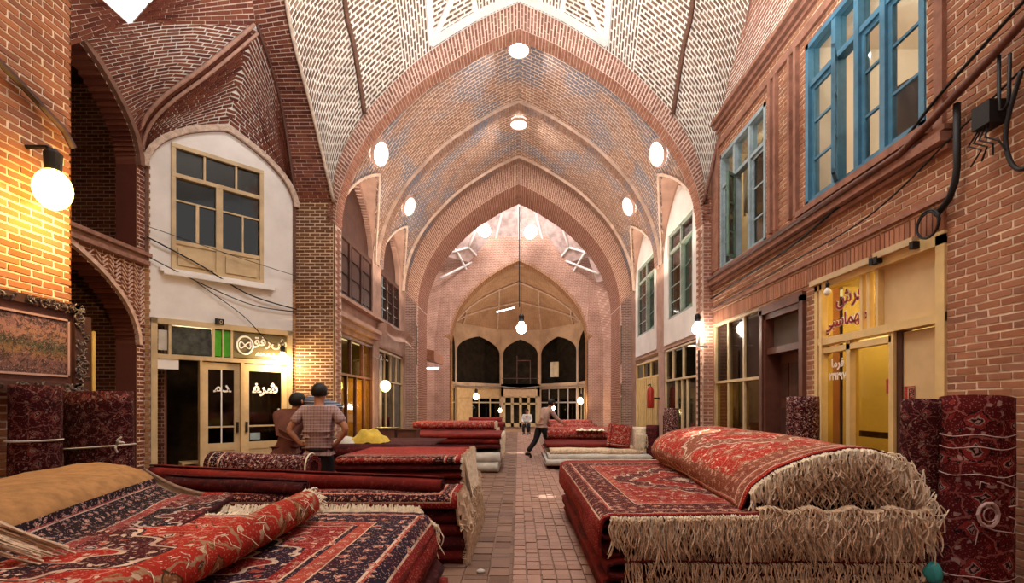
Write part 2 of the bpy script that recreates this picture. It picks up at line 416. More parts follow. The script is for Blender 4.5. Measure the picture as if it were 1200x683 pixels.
def rect(u0, u1, z0, z1): return lambda z: (u0, u1) if z0 <= z <= z1 else None
def archh(uc, a, zb, zs, za): return lambda z: None if z < zb or z > za else (uc-a*halfw((z-zs)/(za-zs)), uc+a*halfw((z-zs)/(za-zs)))
def brick_wall(name, loc, rz, u0, u1, z0, z1, mats, mmat, holes=(), depth=.3, L=.21, C=.068, gap=.019, indiv=0, label=None, clip=None, bricks=True, parent=None, cat='wall'):
    """vertical wall in its own frame: x along the wall, y into the wall, z up; stepped openings with reveals"""
    M = Matrix.Translation(loc) @ Matrix.Rotation(rz, 4, 'Z')
    rows = int(round((z1-z0)/C)); iv = []
    for j in range(rows):
        zm = z0+(j+.5)*C; cur = [(u0, u1)]
        if clip:
            c = clip(zm); cur = [c] if c else []
        for h in holes:
            r = h(zm)
            if not r: continue
            nx = []
            for a, b in cur:
                if r[1] <= a or r[0] >= b: nx.append((a, b)); continue
                if r[0] > a: nx.append((a, r[0]))
                if r[1] < b: nx.append((r[1], b))
            cur = nx
        iv.append(cur)
    bk = MB(); bl = []; j = 0
    while j < rows:
        k = j
        while k+1 < rows and all(abs(a[0]-b[0]) < 1e-6 and abs(a[1]-b[1]) < 1e-6 for a, b in zip(iv[j], iv[k+1])) and len(iv[j]) == len(iv[k+1]): k += 1
        za, zb = z0+j*C, z0+(k+1)*C
        for a, b in iv[j]:
            bk.face([(a, 0, za), (b, 0, za), (b, 0, zb), (a, 0, zb)], 0, [(a, za), (b, za), (b, zb), (a, zb)])
            for e in (a, b): bk.face([(e, 0, za), (e, depth, za), (e, depth, zb), (e, 0, zb)], 1 if bricks else 0, [(0, za), (depth, za), (depth, zb), (0, zb)])
        j = k+1
    for j in range(rows+1):
        A = iv[j-1] if j > 0 else []; B = iv[j] if j < rows else []
        pts = sorted({p for a in A+B for p in a}); z = z0+j*C
        for a, b in zip(pts, pts[1:]):
            m = (a+b)/2; ia = any(x < m < y for x, y in A); ib = any(x < m < y for x, y in B)
            if ia != ib: bk.face([(a, 0, z), (b, 0, z), (b, depth, z), (a, depth, z)], 1 if bricks else 0)
    root = bk.build(name, [mmat, mats[0]], parent, loc, rz)
    if parent is None: tag(root, label, cat, kind='structure')
    if not bricks: return root
    for j in range(rows):
        za, zb = z0+j*C+gap/2, z0+(j+1)*C-gap/2; o = L/2 if j % 2 else 0
        for a, b in iv[j]:
            k = math.floor((a-u0-o)/L)
            while True:
                x0 = u0+o+k*L; x1 = x0+L; k += 1
                if x0 >= b: break
                x0, x1 = max(x0, a), min(x1, b)
                if x1-x0 < .05: continue
                bl.append((x0+gap/2, x1-gap/2, za, zb))
    pick = set()
    if indiv:
        cc = [M @ Vector(((b[0]+b[1])/2, 0, (b[2]+b[3])/2)) for b in bl]
        cand = [k for k in range(len(bl)) if inframe(cc[k], -2)]; cand.sort(key=lambda k: (cc[k]-CAM).length); pick = set(cand[:indiv])
    st = MB(); r = random.Random(len(bl)+3)
    for k, (x0, x1, za, zb) in enumerate(bl):
        h = .006+r.uniform(-.002, .003); jx = r.uniform(-.003, .003); jz = r.uniform(-.003, .003)
        if k in pick:
            o = bpy.data.objects.new('brick', unit_brick(k % 7, mats[1])); COL.objects.link(o); o.parent = root
            m = Matrix.Identity(4); m[0][0] = x1-x0; m[1][1] = 0; m[1][2] = -h; m[2][1] = zb-za; m[2][2] = 0
            m[0][3] = (x0+x1)/2+jx; m[1][3] = 0; m[2][3] = (za+zb)/2+jz; o.matrix_basis = m
        else:
            x0 += jx; x1 += jx; za += jz; zb += jz
            st.poly([(x0, 0, za), (x1, 0, za), (x1, 0, zb), (x0, 0, zb), (x0, -h, za), (x1, -h, za), (x1, -h, zb), (x0, -h, zb)],
                    [(4, 5, 6, 7), (0, 1, 5, 4), (1, 2, 6, 5), (2, 3, 7, 6), (3, 0, 4, 7)])
    if st.f: st.build('brickwork', mats[0], root)['kind'] = 'stuff'
    return root
def arch_ring(name, mat, uc, a, zb, zs, za, wd, y0, y1, parent, loc=None, rz=0, n=14, legs=True):
    """a raised band round a pointed opening, local wall frame"""
    inn = arch2d(a, zs, za, n); out = arch2d(a+wd, zs, za+wd*1.1, n)
    if legs: inn = [(-a, zb)]+inn+[(a, zb)]; out = [(-a-wd, zb)]+out+[(a+wd, zb)]
    mb = MB()
    for (p, q), (s, t) in zip(zip(inn, inn[1:]), zip(out, out[1:])):
        A = [(uc+x, y1, z) for x, z in (p, q, t, s)]; B = [(uc+x, y0, z) for x, z in (p, q, t, s)]
        mb.hexa(A, B)
    return mb.build(name, mat, parent, loc, rz)
def arch_fill(mb, uc, a, zb, zs, za, y, m=0, n=12):
    pts = arch2d(a, zs, za, n); pts = [(-a, zb)]+pts+[(a, zb)]; pts = [(uc+x, y, z) for x, z in pts]
    mb.face(pts, m, [(p[0], p[2]) for p in pts])

# ================================================================ THE SETTING
# ---- floor
fl = MB(); fl.face([(-12, -2, 0), (12, -2, 0), (12, 40, 0), (-12, 40, 0)])
floor = tag(fl.build('floor', plain('floor_earth', (.24, .14, .10), .85, .4, 2, .4)), 'brown trodden brick floor of the covered market hall', 'floor', kind='structure')
PAV = brickmats('paver', [(.15, .085, .06), (.24, .14, .10), (.30, .18, .13), (.20, .11, .085)])
PAV2 = brickmats('pale_tile', [(.33, .19, .14), (.42, .25, .19), (.38, .22, .17)])
def paver_mesh(k, mt):
    key = ('p', k, mt.name)
    if key not in UB:
        r = random.Random(k); mb = MB(); j = lambda a: a+r.uniform(-.02, .02)
        mb.hexa([(-.5, -.5, -1), (.5, -.5, -1), (.5, .5, -1), (-.5, .5, -1)], [(j(-.48), j(-.48), 1), (j(.48), j(-.48), 1), (j(.48), j(.48), 1+r.uniform(-.2, .2)), (j(-.48), j(.48), 1)])
        o = mb.build('paver', mt); UB[key] = o.data; bpy.data.objects.remove(o)
    return UB[key]
def pavers(xs, y0, y1, dy, mats, nind, h, nm):
    lst = []; y = y0; row = 0
    while y < y1:
        for a, b in zip(xs, xs[1:]):
            if dy > .15 and rnd.random() < .35:
                lst += [(a, b, y, y+dy*.5), (a, b, y+dy*.5, y+dy)]
            else: lst.append((a, b, y, y+dy))
        y += dy; row += 1
    st = MB(); cnt = 0
    for (a, b, c, d) in lst:
        hh = h+rnd.uniform(-.004, .006); g = .005
        if cnt < nind and c > 3.6:
            o = bpy.data.objects.new(nm, paver_mesh(cnt % 9, mats[1])); COL.objects.link(o); o.parent = floor; cnt += 1
            o.location = ((a+b)/2+rnd.uniform(-.003, .003), (c+d)/2, 0); o.scale = (b-a-2*g, d-c-2*g, hh)
            o.rotation_euler = (rnd.uniform(-.008, .008), rnd.uniform(-.008, .008), rnd.uniform(-.015, .015))
        else: st.hexa([(a+g, c+g, -.01), (b-g, c+g, -.01), (b-g, d-g, -.01), (a+g, d-g, -.01)], [(a+g, c+g, hh), (b-g, c+g, hh), (b-g, d-g, hh), (a+g, d-g, hh)])
    st.build(nm, mats[0], floor)['kind'] = 'stuff'
pavers([-.92, -.70, -.48, -.26, -.06], 2.2, 27, .21, PAV, 110, .014, 'paving_brick')
pavers([-.055+.125*i for i in range(8)], 2.2, 27, .125, PAV2, 185, .016, 'floor_tile')
kb = MB()
for i in range(40): kb.box(-.085, -.058, 3.4+i*.3, 3.69+i*.3, 0, .026)
kb.build('edging_strip', PAV[0], floor)['kind'] = 'stuff'

# ---- left near pier, side bay wall, its back wall
lp = brick_wall('wall_left_pier', (-4.4, 1.0, 0), R(90), 0, 3.86, 0, 8.5, ORG_B, M_LMORT, indiv=300, label='near left brick pier lit orange by the globe lamp', depth=.8)
brick_wall('wall_left_pier_end', (-4.4, 4.861, 0), R(180), 0, 1.0, 0, 8.5, ORG_B, M_LMORT, label='far face of the near left brick pier', depth=.02, gap=.012)
brick_wall('wall_left_bay', (-6.37, 4.0, 0), R(90), 0, 4.43, 0, 7.0, RED_B, M_PMORT, holes=[archh(2.8, 1.45, 0, 2.5, 3.85), archh(2.75, 1.5, 4.1, 5.5, 6.95)],
    label='dark red brick wall of the left side bay with two stacked arches', depth=.35)
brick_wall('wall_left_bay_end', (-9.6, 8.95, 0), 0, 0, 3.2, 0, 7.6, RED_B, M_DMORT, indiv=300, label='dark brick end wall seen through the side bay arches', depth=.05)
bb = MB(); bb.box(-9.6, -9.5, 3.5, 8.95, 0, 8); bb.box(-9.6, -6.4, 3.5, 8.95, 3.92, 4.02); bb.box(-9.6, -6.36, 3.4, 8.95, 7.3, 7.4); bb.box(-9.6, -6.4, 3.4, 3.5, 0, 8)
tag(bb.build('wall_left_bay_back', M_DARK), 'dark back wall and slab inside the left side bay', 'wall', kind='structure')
# herringbone spandrel over the lower arch and cornice
sp = MB(); spm = MB()
for iz in range(46):
    for iu in range(30):
        u = 2.6+iu*.062*1.0; z = 2.55+iz*.031*1.1
        if iu % 2: continue
        uu = u; h = (z-2.5)/1.5
        edge = 2.8+1.6*halfw(h*1.02)
        if z > 3.84 or uu < edge+.03 or uu > 4.36: continue
        s_ = 1 if (iz % 2 == 0) else -1
        if iz % 2: continue
        d = .045; t = .011; sg = 1 if (iu//2) % 2 == 0 else -1
        a = [(uu-d, -.012, z-d*sg-t), (uu+d, -.012, z+d*sg-t), (uu+d, -.012, z+d*sg+t), (uu-d, -.012, z-d*sg+t)]
        sp.hexa([(p[0], .0, p[2]) for p in a], [(p[0], -.03, p[2]) for p in a])
hb = sp.build('herringbone_bricks', plain('light_brick', (.62, .40, .30), .9, .3, 8, .3), None, (-6.37, 4.0, 0), R(90))
tag(hb, 'pale herringbone brick spandrel beside the lower side bay arch', 'brickwork', kind='structure')
tr = arch_ring('trim_1', plain('pale_brick_edge', (.60, .40, .31), .9, .3, 9, .4), 2.8, 1.45, 0, 2.5, 3.85, .07, -.05, .02, None, (-6.37, 4.0, 0), R(90), legs=False)
tag(tr, 'pale brick edge of the lower side bay arch', 'trim', kind='structure')
tr = arch_ring('trim_2', plain('brown_brick_edge', (.22, .11, .075), .9, .3, 9, .4), 2.75, 1.5, 4.1, 5.5, 6.95, .10, -.07, .02, None, (-6.37, 4.0, 0), R(90), legs=False)
tag(tr, 'brick edge of the upper side bay arch', 'trim', kind='structure')
cb = MB(); cb.box(0, 4.43, -.10, .02, 3.86, 3.93); cb.box(0, 4.43, -.07, .02, 3.94, 3.99); cb.box(0, 4.43, -.13, .02, 4.0, 4.06)
tag(cb.build('trim_3', plain('cornice_brick', (.30, .15, .11), .9, .4, 9, .4), None, (-6.37, 4.0, 0), R(90)), 'red brick cornice between the two side bay arches', 'trim', kind='structure')

# ---- the rest of the first domed room, round and behind the viewer
mb = MB()
mb.face([(-10, -3.5, 0), (8, -3.5, 0), (8, -3.5, 11.5), (-10, -3.5, 11.5)]); mb.face([(4.0, 1.0, 0), (4.0, -3.5, 0), (4.0, -3.5, 11), (4.0, 1.0, 11)])
mb.face([(-5.4, 1.0, 0), (-5.4, -3.5, 0), (-5.4, -3.5, 11), (-5.4, 1.0, 11)]); mb.face([(-4.4, 1.0, 0), (-5.4, 1.0, 0), (-5.4, 1.0, 11), (-4.4, 1.0, 11)])
tag(mb.build('wall_back', T_PINK), 'brick walls of the domed room behind the viewer', 'wall', kind='structure')
mb = MB(); mb.face([(-10, -3.5, 10.2), (-1.6, -3.5, 10.2), (-1.6, 4.6, 10.9), (-10, 4.6, 10.2)]); mb.face([(1.6, -3.5, 10.2), (6, -3.5, 10.2), (6, 6.5, 10.0), (1.6, 6.5, 10.9)]); mb.face([(-1.6, -3.5, 10.2), (1.6, -3.5, 10.2), (1.6, 3.2, 10.9), (-1.6, 3.2, 10.9)])
tag(mb.build('ceiling_rear', M_PLAST), 'plastered ceiling over the near end of the domed room', 'ceiling', kind='structure')
# ---- left canted wall with shop (local frame: origin (-6.37, 8.43), u 0..2.5)
CO = (-6.37, 8.43, 0); CR = R(45)
cw = brick_wall('wall_left_corner', CO, CR, 0, 2.503, 0, 6.8, RED_B, M_PLAST, holes=[rect(.08, 2.42, 0, 3.0), rect(.37, 1.88, 3.87, 6.1)], bricks=False, depth=.28, clip=lambda z: (0, 2.503) if z < 5.6 else archh(1.25, 1.25, 0, 5.55, 6.66)(z),
    label='white plastered corner wall above the narrow shop', C=.05)
m_ = MB()
for k in range(83):
    z = .02+k*.068; m_.box(.0, .075 if k % 2 else .06, -.014, .0, z, z+.054)
    if z < 5.6: m_.box(2.44, 2.5, -.014, .0, z, z+.054)
m_.build('brickwork', YEL_B[0], cw)['kind'] = 'stuff'
tr = arch_ring('trim_4', plain('dark_timber_edge', (.16, .08, .055), .8, .3, 8, .3), 1.25, 1.20, 4.0, 5.55, 6.62, .05, -.03, .01, None, CO, CR, legs=True)
tag(tr, 'dark thin edging round the white arched wall over the corner shop', 'trim', kind='structure')

# frontal pier of the first great arch (left) and its small right twin
brick_wall('wall_left_great_pier', (-4.62, 10.2, 0), 0, 0, .80, 0, 5.75, PIER_B, M_LMORT, indiv=300, label='brick pier under the left foot of the first great arch', depth=.35)
brick_wall('wall_right_great_pier', (3.80, 10.2, 0), 0, 0, .22, 0, 5.75, PNK_B, M_PMORT, label='narrow brick pier under the right foot of the first great arch', depth=.35)
# ---- right wall (frame origin (4, 10.2), u = 10.2 - Y)
WR = (4.0, 10.2, 0)
def ur(Y): return 10.2-Y
rw = brick_wall('wall_right', WR, R(-90), 0, 9.2, 0, 7.05, RW_B, M_LMORT, indiv=300, depth=.32, label='long right brick wall with shopfronts below and blue windows above',
    holes=[rect(ur(9.79), ur(8.0), 4.13, 6.40), rect(ur(6.88), ur(4.86), 4.22, 6.47), rect(ur(10.2)+.02, ur(8.16), 0, 3.10), rect(ur(8.1), ur(6.9), 0, 3.05), rect(ur(6.66), ur(4.62), 0, 3.12)])
# far part of the side walls between the great arches
for sgn in (-1, 1):
    lr = 'left' if sgn < 0 else 'right'
    if sgn > 0: loc, rz = (4.0, 17.5, 0), R(-90); uu = lambda a, b: (17.5-b, 17.5-a)
    else: loc, rz = (-4.0, 10.5, 0), R(90); uu = lambda a, b: (a-10.5, b-10.5)
    hs = []
    if sgn > 0:
        for a, b in ((11.3, 13.2), (14.5, 16.6)): u = uu(a, b); hs.append(rect(u[0], u[1], 3.74, 6.0))
        for a, b in ((11.0, 13.65), (14.2, 17.0)): u = uu(a, b); hs.append(rect(u[0], u[1], 0, 3.0))
    else:
        for a, b, c in ((11.0, 13.57, 7.0), (14.4, 16.6, 6.9)): u = uu(a, b); hs.append(archh((u[0]+u[1])/2, (b-a)/2, 3.95, 5.6, c))
        for a, b in ((11.0, 13.6), (14.2, 17.1)): u = uu(a, b); hs.append(rect(u[0], u[1], 0, 3.15))
    brick_wall('wall_%s_far' % lr, loc, rz, 0, 7.0, 0, 7.3, PNK_B, M_PINKP, holes=hs, bricks=False, depth=.3, label='pink %s side wall between the two great arches' % lr, C=.05)
# ---- great vault between the arches
VW, VZS, VZA = 4.0, 5.4, 10.05
vp = Curve([(x, 0, z) for x, z in arch2d(VW, VZS, VZA, 30)], n=90)
def niche_z(sgn, Y):
    best = 0
    for a, b, za in ((11.0, 13.6, 7.05), (14.3, 16.9, 6.95)):
        c = (a+b)/2; hw = (b-a)/2+.12
        if abs(Y-c) < hw:
            lo, hi = 0, 1
            for _ in range(18):
                m = (lo+hi)/2
                if halfw(m)*hw > abs(Y-c): lo = m
                else: hi = m
            best = 5.4+(za+.12-5.4)*lo
    return best
def vskip(p): return p[2] < niche_z(1 if p[0] > 0 else -1, p[1])
def vault(u, v):
    q = vp(u); return Vector((q.x, 10.35+7.15*v, q.z))
brick_patch('ceiling_vault', vault, VLT_B, M_PMORT, (0, 14, 3), skip=vskip, L=.22, C=.115, gap=.022, gaph=.042, off=.008, label='tall pointed brick barrel vault over the second stretch of the hall', nu=90, nv=14)
# lunette soffits: from the vault surface out to the wall
for sgn in (-1, 1):
    mb = MB()
    for a, b, za in ((11.0, 13.6, 7.05), (14.3, 16.9, 6.95)):
        c = (a+b)/2; hw = (b-a)/2+.12; pts = arch2d(hw, 5.4, za+.12, 14)
        def xin(z):
            return VW*halfw((z-VZS)/(VZA-VZS))
        for (y0, z0), (y1, z1) in zip(pts, pts[1:]):
            mb.face([(sgn*4.0, c+y0, z0), (sgn*4.0, c+y1, z1), (sgn*(xin(z1)-.03), c+y1, z1), (sgn*(xin(z0)-.03), c+y0, z0)])
            # rim line on the vault
            mb.hexa([(sgn*(xin(z0)+.02), c+y0, z0), (sgn*(xin(z1)+.02), c+y1, z1), (sgn*(xin(z1+.06)+.02), c+y1*1.03, z1+.07), (sgn*(xin(z0+.06)+.02), c+y0*1.03, z0+.07)],
                    [(sgn*(xin(z0)-.05), c+y0, z0), (sgn*(xin(z1)-.05), c+y1, z1), (sgn*(xin(z1+.06)-.05), c+y1*1.03, z1+.07), (sgn*(xin(z0+.06)-.05), c+y0*1.03, z0+.07)], 1)
    tag(mb.build('ceiling_lunette', [M_PINKP, M_PMORT]), 'pointed lunettes cut into the %s haunch of the great vault' % ('left' if sgn < 0 else 'right'), 'ceiling', kind='structure')
# transverse ribs and the great arches: band of bricks on the face, soffit behind
def arch_band(nm, Y, Wi, zi, ai, Wo, zo, ao, depth, mats, mm, lab, facemats=None, C=.075, swap=False):
    ci = Curve([(x, Y, z) for x, z in arch2d(Wi, zi, ai, 26)], n=90); co = Curve([(x, Y, z) for x, z in arch2d(Wo, zo, ao, 26)], n=90)
    r = brick_patch(nm, lambda u, v: ci(v).lerp(co(v), u), facemats or mats, mm, (0, Y-5, 5), L=.2, C=C, gap=.018, gaph=.028, off=.006, nu=2, nv=60, label=lab, cat='arch')
    ro = brick_patch('soffit', lambda u, v: ci(v)+Vector((0, depth*u, 0)), mats, mm, (0, Y, 4), L=.2, C=C, gap=.012, gaph=.02, nu=3, nv=60, parent=r)
    # jambs below the springing
    jm = MB()
    for s in (-1, 1):
        jm.box(min(s*Wi, s*(Wi+.02)), max(s*Wi, s*(Wi+.02)), Y, Y+depth, 0, zi)
        for k in range(int(zi/.068)):
            z = k*.068
            for q in range(max(1, int(depth/.21))):
                o = .1 if k % 2 else 0; y0 = Y+.01+q*.21+o; y1 = min(Y+depth-.005, y0+.195)
                if y1 > y0+.03: jm.box(min(s*(Wi-.01), s*Wi), max(s*(Wi-.01), s*Wi), y0, y1, z+.007, z+.06, 1)
    jm.build('jamb', [mm, mats[0]], r)
    return r
arch_band('arch_front', 10.2, 3.78, 5.2, 9.25, 3.96, 5.3, 9.78, .35, PNK_B, M_PMORT, 'first great pointed brick arch framing the vaulted hall', facemats=brickmats('arch_face_brick', [(.26, .11, .08), (.36, .17, .12), (.20, .08, .06), (.32, .14, .09)]))
arch_band('arch_middle', 17.5, 3.58, 5.0, 9.30, 4.0, 5.4, 10.1, 1.75, PNK_B, M_PMORT, 'second great pointed arch with a deep brick soffit')
for k, (Y, wd) in enumerate(((13.85, .40), (16.95, .35))):
    a = arch2d(VW, VZS, VZA, 26); b = arch2d(VW-.10, VZS, VZA-.10, 26)
    ca = Curve([(x, Y, z) for x, z in a], n=80); cb_ = Curve([(x, Y, z) for x, z in b], n=80)
    mb = MB(); mb.grid(lambda u, v: cb_(v)+Vector((0, wd*u, 0)), 1, 60)
    mb.grid(lambda u, v: ca(v).lerp(cb_(v), u), 1, 60, 1); mb.grid(lambda u, v: ca(v).lerp(cb_(v), u)+Vector((0, wd, 0)), 1, 60, 1)
    r = tag(mb.build('arch_rib', [M_PINKP, M_PMORT], smooth=False), ['nearer transverse rib of the great vault', 'farther transverse rib of the great vault'][k], 'arch', kind='structure')
    brick_patch('brickwork_soffit', lambda u, v: cb_(v)+Vector((0, .03+(wd-.06)*u, 0)), VLT_B, M_PINKP, (0, Y, 4), L=.2, C=.08, gap=.016, gaph=.024, nu=1, nv=60, parent=r)

# ---- near dome: transition vaults. Left patches
def canted(u, z): return Vector((-6.37+u*.70711, 8.43+u*.70711, z))
wa = Curve([canted(1.25+x, z) for x, z in arch2d(1.22, 5.55, 6.62, 20)], n=60)
A_ = P(163, 187, 8.43); C_ = P(300, 30, 8.7); B_ = P(346, 237, 10.2)
rib = cat([A_, P(168, 150, 8.36), P(190, 118, 8.3), P(245, 76, 8.4), C_], 8)
arris = cat([C_, P(328, 120, 9.75), B_], 8)
nL = len(rib); tot = rib+arris[1:]
top = Curve(tot, n=90)
# align the apex of the wall arch with the rib/arris corner
def arclen(p): p = [Vector(q) for q in p]; return sum((b-a).length for a, b in zip(p, p[1:]))
fC = arclen(rib)/(arclen(tot))
def remap(u): return u/.5*fC if u < .5 else fC+(u-.5)/.5*(1-fC)
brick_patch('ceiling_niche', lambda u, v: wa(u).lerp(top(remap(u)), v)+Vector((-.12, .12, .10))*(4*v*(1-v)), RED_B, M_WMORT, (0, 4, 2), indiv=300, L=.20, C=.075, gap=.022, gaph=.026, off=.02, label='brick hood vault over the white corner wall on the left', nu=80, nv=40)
# pale double edging along the rib and arris
rb = MB(); rb.tube([Vector(p)+Vector((.0, -.05, -.02)) for p in tot[:nL]], .035, 6); rb.tube([Vector(p)+Vector((.02, .02, -.12)) for p in tot[:nL]], .028, 6); rb.tube([Vector(p)+Vector((.03, -.02, 0)) for p in tot[nL-1:]], .03, 6, 1)
tag(rb.build('trim_5', [plain('rib_brick', (.42, .24, .18), .9, .3, 12, .4), plain('arris_brick', (.13, .06, .045), .9, .3, 12, .4)], smooth=True), 'moulded brick edges of the left hood vault', 'trim', kind='structure')
voz = arch_ring('trim_6', plain('pale_arch_bricks', (.66, .50, .40), .9, .4, 14, .5), 1.25, 1.20, 4.0, 5.55, 6.62, .10, -.09, -.03, None, CO, CR, legs=False, n=20)
tag(voz, 'pale brick arch edge above the white corner wall', 'trim', kind='structure')
# S3 spandrel between arris and great arch
D_ = Vector((-4.25, 7.2, 10.0)); D2 = Vector((-3.5, 7.2, 10.0))
s3l = Curve([B_]+[Vector(p) for p in reversed(arris)][1:]+[D_.lerp(C_, .5), D_], n=60)
bl_ = Vector((-3.82, 10.2, 5.68)); s3r = Curve(cat([bl_, P(368, 140, 9.75), P(335, 0, 8.5), D2], 10), n=60)
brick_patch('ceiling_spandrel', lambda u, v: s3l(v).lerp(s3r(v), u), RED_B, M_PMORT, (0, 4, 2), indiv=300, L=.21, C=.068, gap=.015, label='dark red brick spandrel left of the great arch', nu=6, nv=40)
# S1 between the side bay arch and the rib
Ebay = [(-6.37, 8.43, 5.67), (-6.36, 8.28, 5.95), (-6.35, 7.95, 6.42), (-6.33, 7.5, 6.72), (-6.30, 7.06, 6.85)]
s1l = Curve(cat(Ebay, 8), n=60); s1r = Curve(rib, n=60)
s1top = Curve([Ebay[-1], P(123, 30, 7.3), P(153, 27, 7.55), P(190, 22, 7.8), P(240, 20, 8.2), C_], n=60)
fan = coons(lambda u: Vector(A_), s1top, s1l, s1r)
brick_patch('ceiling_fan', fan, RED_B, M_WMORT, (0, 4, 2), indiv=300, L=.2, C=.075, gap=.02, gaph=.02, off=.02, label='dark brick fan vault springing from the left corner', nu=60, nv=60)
# above: two patches leaving the triangular sky opening
q1 = [P(60, 55, 6.9), P(123, 30, 7.3), P(150, 27, 7.55), P(60, -90, 6.2)]
brick_patch('ceiling_side', lambda u, v: (P(66, 60, 6.9).lerp(P(150, 27, 7.55), u)).lerp(P(60, -60, 6.3).lerp(P(88, -30, 6.4), u), v), RED_B, M_PMORT, (0, 4, 2), indiv=120, L=.2, C=.07, gap=.016, label='brick vault face left of the triangular roof opening', nu=8, nv=8)
brick_patch('ceiling_upper', lambda u, v: (P(155, 27, 7.6).lerp(C_, u)).lerp(P(215, -40, 7.2).lerp(D_, u), v), RED_B, M_PMORT, (0, 4, 2), indiv=120, L=.2, C=.07, gap=.016, label='brick vault face right of the triangular roof opening', nu=8, nv=8)

# S4, S5 and mirror images on the right; the white ribbed dome
oc = Curve([(x, 10.2, z) for x, z in arch2d(3.96, 5.3, 9.78, 30)], n=200)
def arch_t(px):   # parameter on the outer arch where it crosses pixel column px (left half)
    lo, hi = 0.0, .5
    for _ in range(30):
        m = (lo+hi)/2; q = oc(m)
        if 608+580*q.x/q.y < px: lo = m
        else: hi = m
    return lo
tF = arch_t(428); t1 = arch_t(506); t2 = arch_t(559)
WH_B = brickmats('dome_brick', [(.17, .095, .065), (.26, .15, .10), (.12, .07, .05), (.34, .22, .15)])
def mir(v, s): return Vector((v[0]*s, v[1], v[2]))
for s in (1, -1):
    side = 'left' if s == 1 else 'right'
    F = oc(tF); TR = Vector((-2.75, 7.2, 10.5)); TR0 = P(405, 0, 9.1)
    bot = Curve([oc(t*tF/20) for t in range(21)], n=50); lft = Curve([s3r(t/30) for t in range(31)], n=50)
    rgt = Curve(cat([F, P(416, 55, 9.6), TR0, TR], 8), n=50); tp = Curve([D2, TR], n=4)
    f4 = coons(bot, tp, lft, rgt)
    brick_patch('ceiling_pendentive', lambda u, v: mir(f4(u, v), s), WH_B, M_WMORT, (0, 6, 3), indiv=300, L=.19, C=.085, gap=.035, gaph=.034, label='white-jointed brick pendentive %s of the great arch' % side, nu=16, nv=30)
    bot5 = Curve([oc(tF+(.5-tF)*t/30) for t in range(31)], n=60); AP = oc(.5); TA = Vector((0, 7.2, 11.3))
    tp5 = Curve(cat([TR, Vector((-1.3, 7.2, 11.15)), TA], 6), n=20); r5 = Curve(cat([AP, Vector((0, 9.2, 10.55)), TA], 6), n=30)
    f5 = coons(bot5, tp5, rgt, r5)
    # panels follow the plaster ribs; bricks alternate in direction
    def par(px): return (arch_t(px)-tF)/(.5-tF)
    p1, p2 = par(506), par(559)
    def zig(u0, u1, w0, w1): return lambda u, v: mir(f5((u0+(u1-u0)*u)*(1-v)+(w0+(w1-w0)*u)*v, v), s)
    nd = [p1*.0, p1*.55, p1]
    brick_patch('ceiling_dome_panel', zig(0, p1*.62, 0, .28), WH_B, M_WMORT, (0, 6, 3), L=.18, C=.08, gap=.035, gaph=.034, label='outer white-jointed dome panel on the %s' % side, nu=10, nv=24)
    g1 = zig(p1*.62, p1, .28, .50)
    brick_patch('ceiling_dome_panel', lambda u, v: g1(v, u), WH_B, M_WMORT, (0, 6, 3), L=.18, C=.07, gap=.035, gaph=.034, label='second white-jointed dome panel on the %s' % side, nu=24, nv=8)
    brick_patch('ceiling_dome_panel', zig(p1, p2, .50, .72), WH_B, M_WMORT, (0, 6, 3), L=.18, C=.075, gap=.035, gaph=.038, label='third white-jointed dome panel between plaster ribs on the %s' % side, nu=8, nv=24)
    g3 = zig(p2, 1, .72, 1)
    brick_patch('ceiling_dome_panel', lambda u, v: g3(v, u), WH_B, M_WMORT, (0, 6, 3), L=.18, C=.075, gap=.035, gaph=.038, label='crown-side dome panel between plaster ribs on the %s' % side, nu=24, nv=8)
    def ribstrip(mb, path, w, toward):
        ps = [Vector(p) for p in path]
        for a, b in zip(ps, ps[1:]):
            d = (b-a).normalized(); nn = (Vector(toward)-a).normalized(); x = d.cross(nn).normalized()*w/2; h = (x.cross(d)).normalized()
            if h.dot(nn) < 0: h = -h
            a0, b0 = a-h*.02, b-h*.02; h *= .06
            mb.hexa([a0-x, a0+x, b0+x, b0-x], [a0-x*.8+h, a0+x*.8+h, b0+x*.8+h, b0-x*.8+h])
    rbm = MB()
    def on5(pts, n=10): return [mir(f5(pts[0][0]+(pts[1][0]-pts[0][0])*k/n, pts[0][1]+(pts[1][1]-pts[0][1])*k/n), s) for k in range(n+1)]
    ribstrip(rbm, on5([(p1, 0.02), (.50, 1)]), .14, (0, 6, 3)); ribstrip(rbm, on5([(p1, 0.02), (1, .55)]), .12, (0, 6, 3))
    ribstrip(rbm, on5([(p2, 0.02), (.62, .9)]), .12, (0, 6, 3)); ribstrip(rbm, on5([(p1, .03), (.999, .03)], 20), .16, (0, 6, 3))
    o = rbm.build('ceiling_dome_rib', M_PLAST); tag(o, 'raised white plaster ribs of the near dome, %s half' % side, 'rib', kind='structure')
    eb = MB(); eb.tube([mir(rgt(k/30), s)+Vector((0, -.04, -.03)) for k in range(31)], .045, 6); eb.tube([mir(lft(k/30), s)+Vector((-s*-.02, -.04, -.02)) for k in range(31)], .035, 6, 1)
    o = eb.build('trim_dome_edge', [plain('dark_rib_brick', (.18, .09, .06), .9, .4, 12, .5), plain('light_rib_brick', (.62, .48, .38) if s == 1 else (.25, .12, .09), .9, .4, 12, .5)], smooth=True)
    tag(o, 'brick edge ribs of the %s pendentive' % side, 'trim', kind='structure')
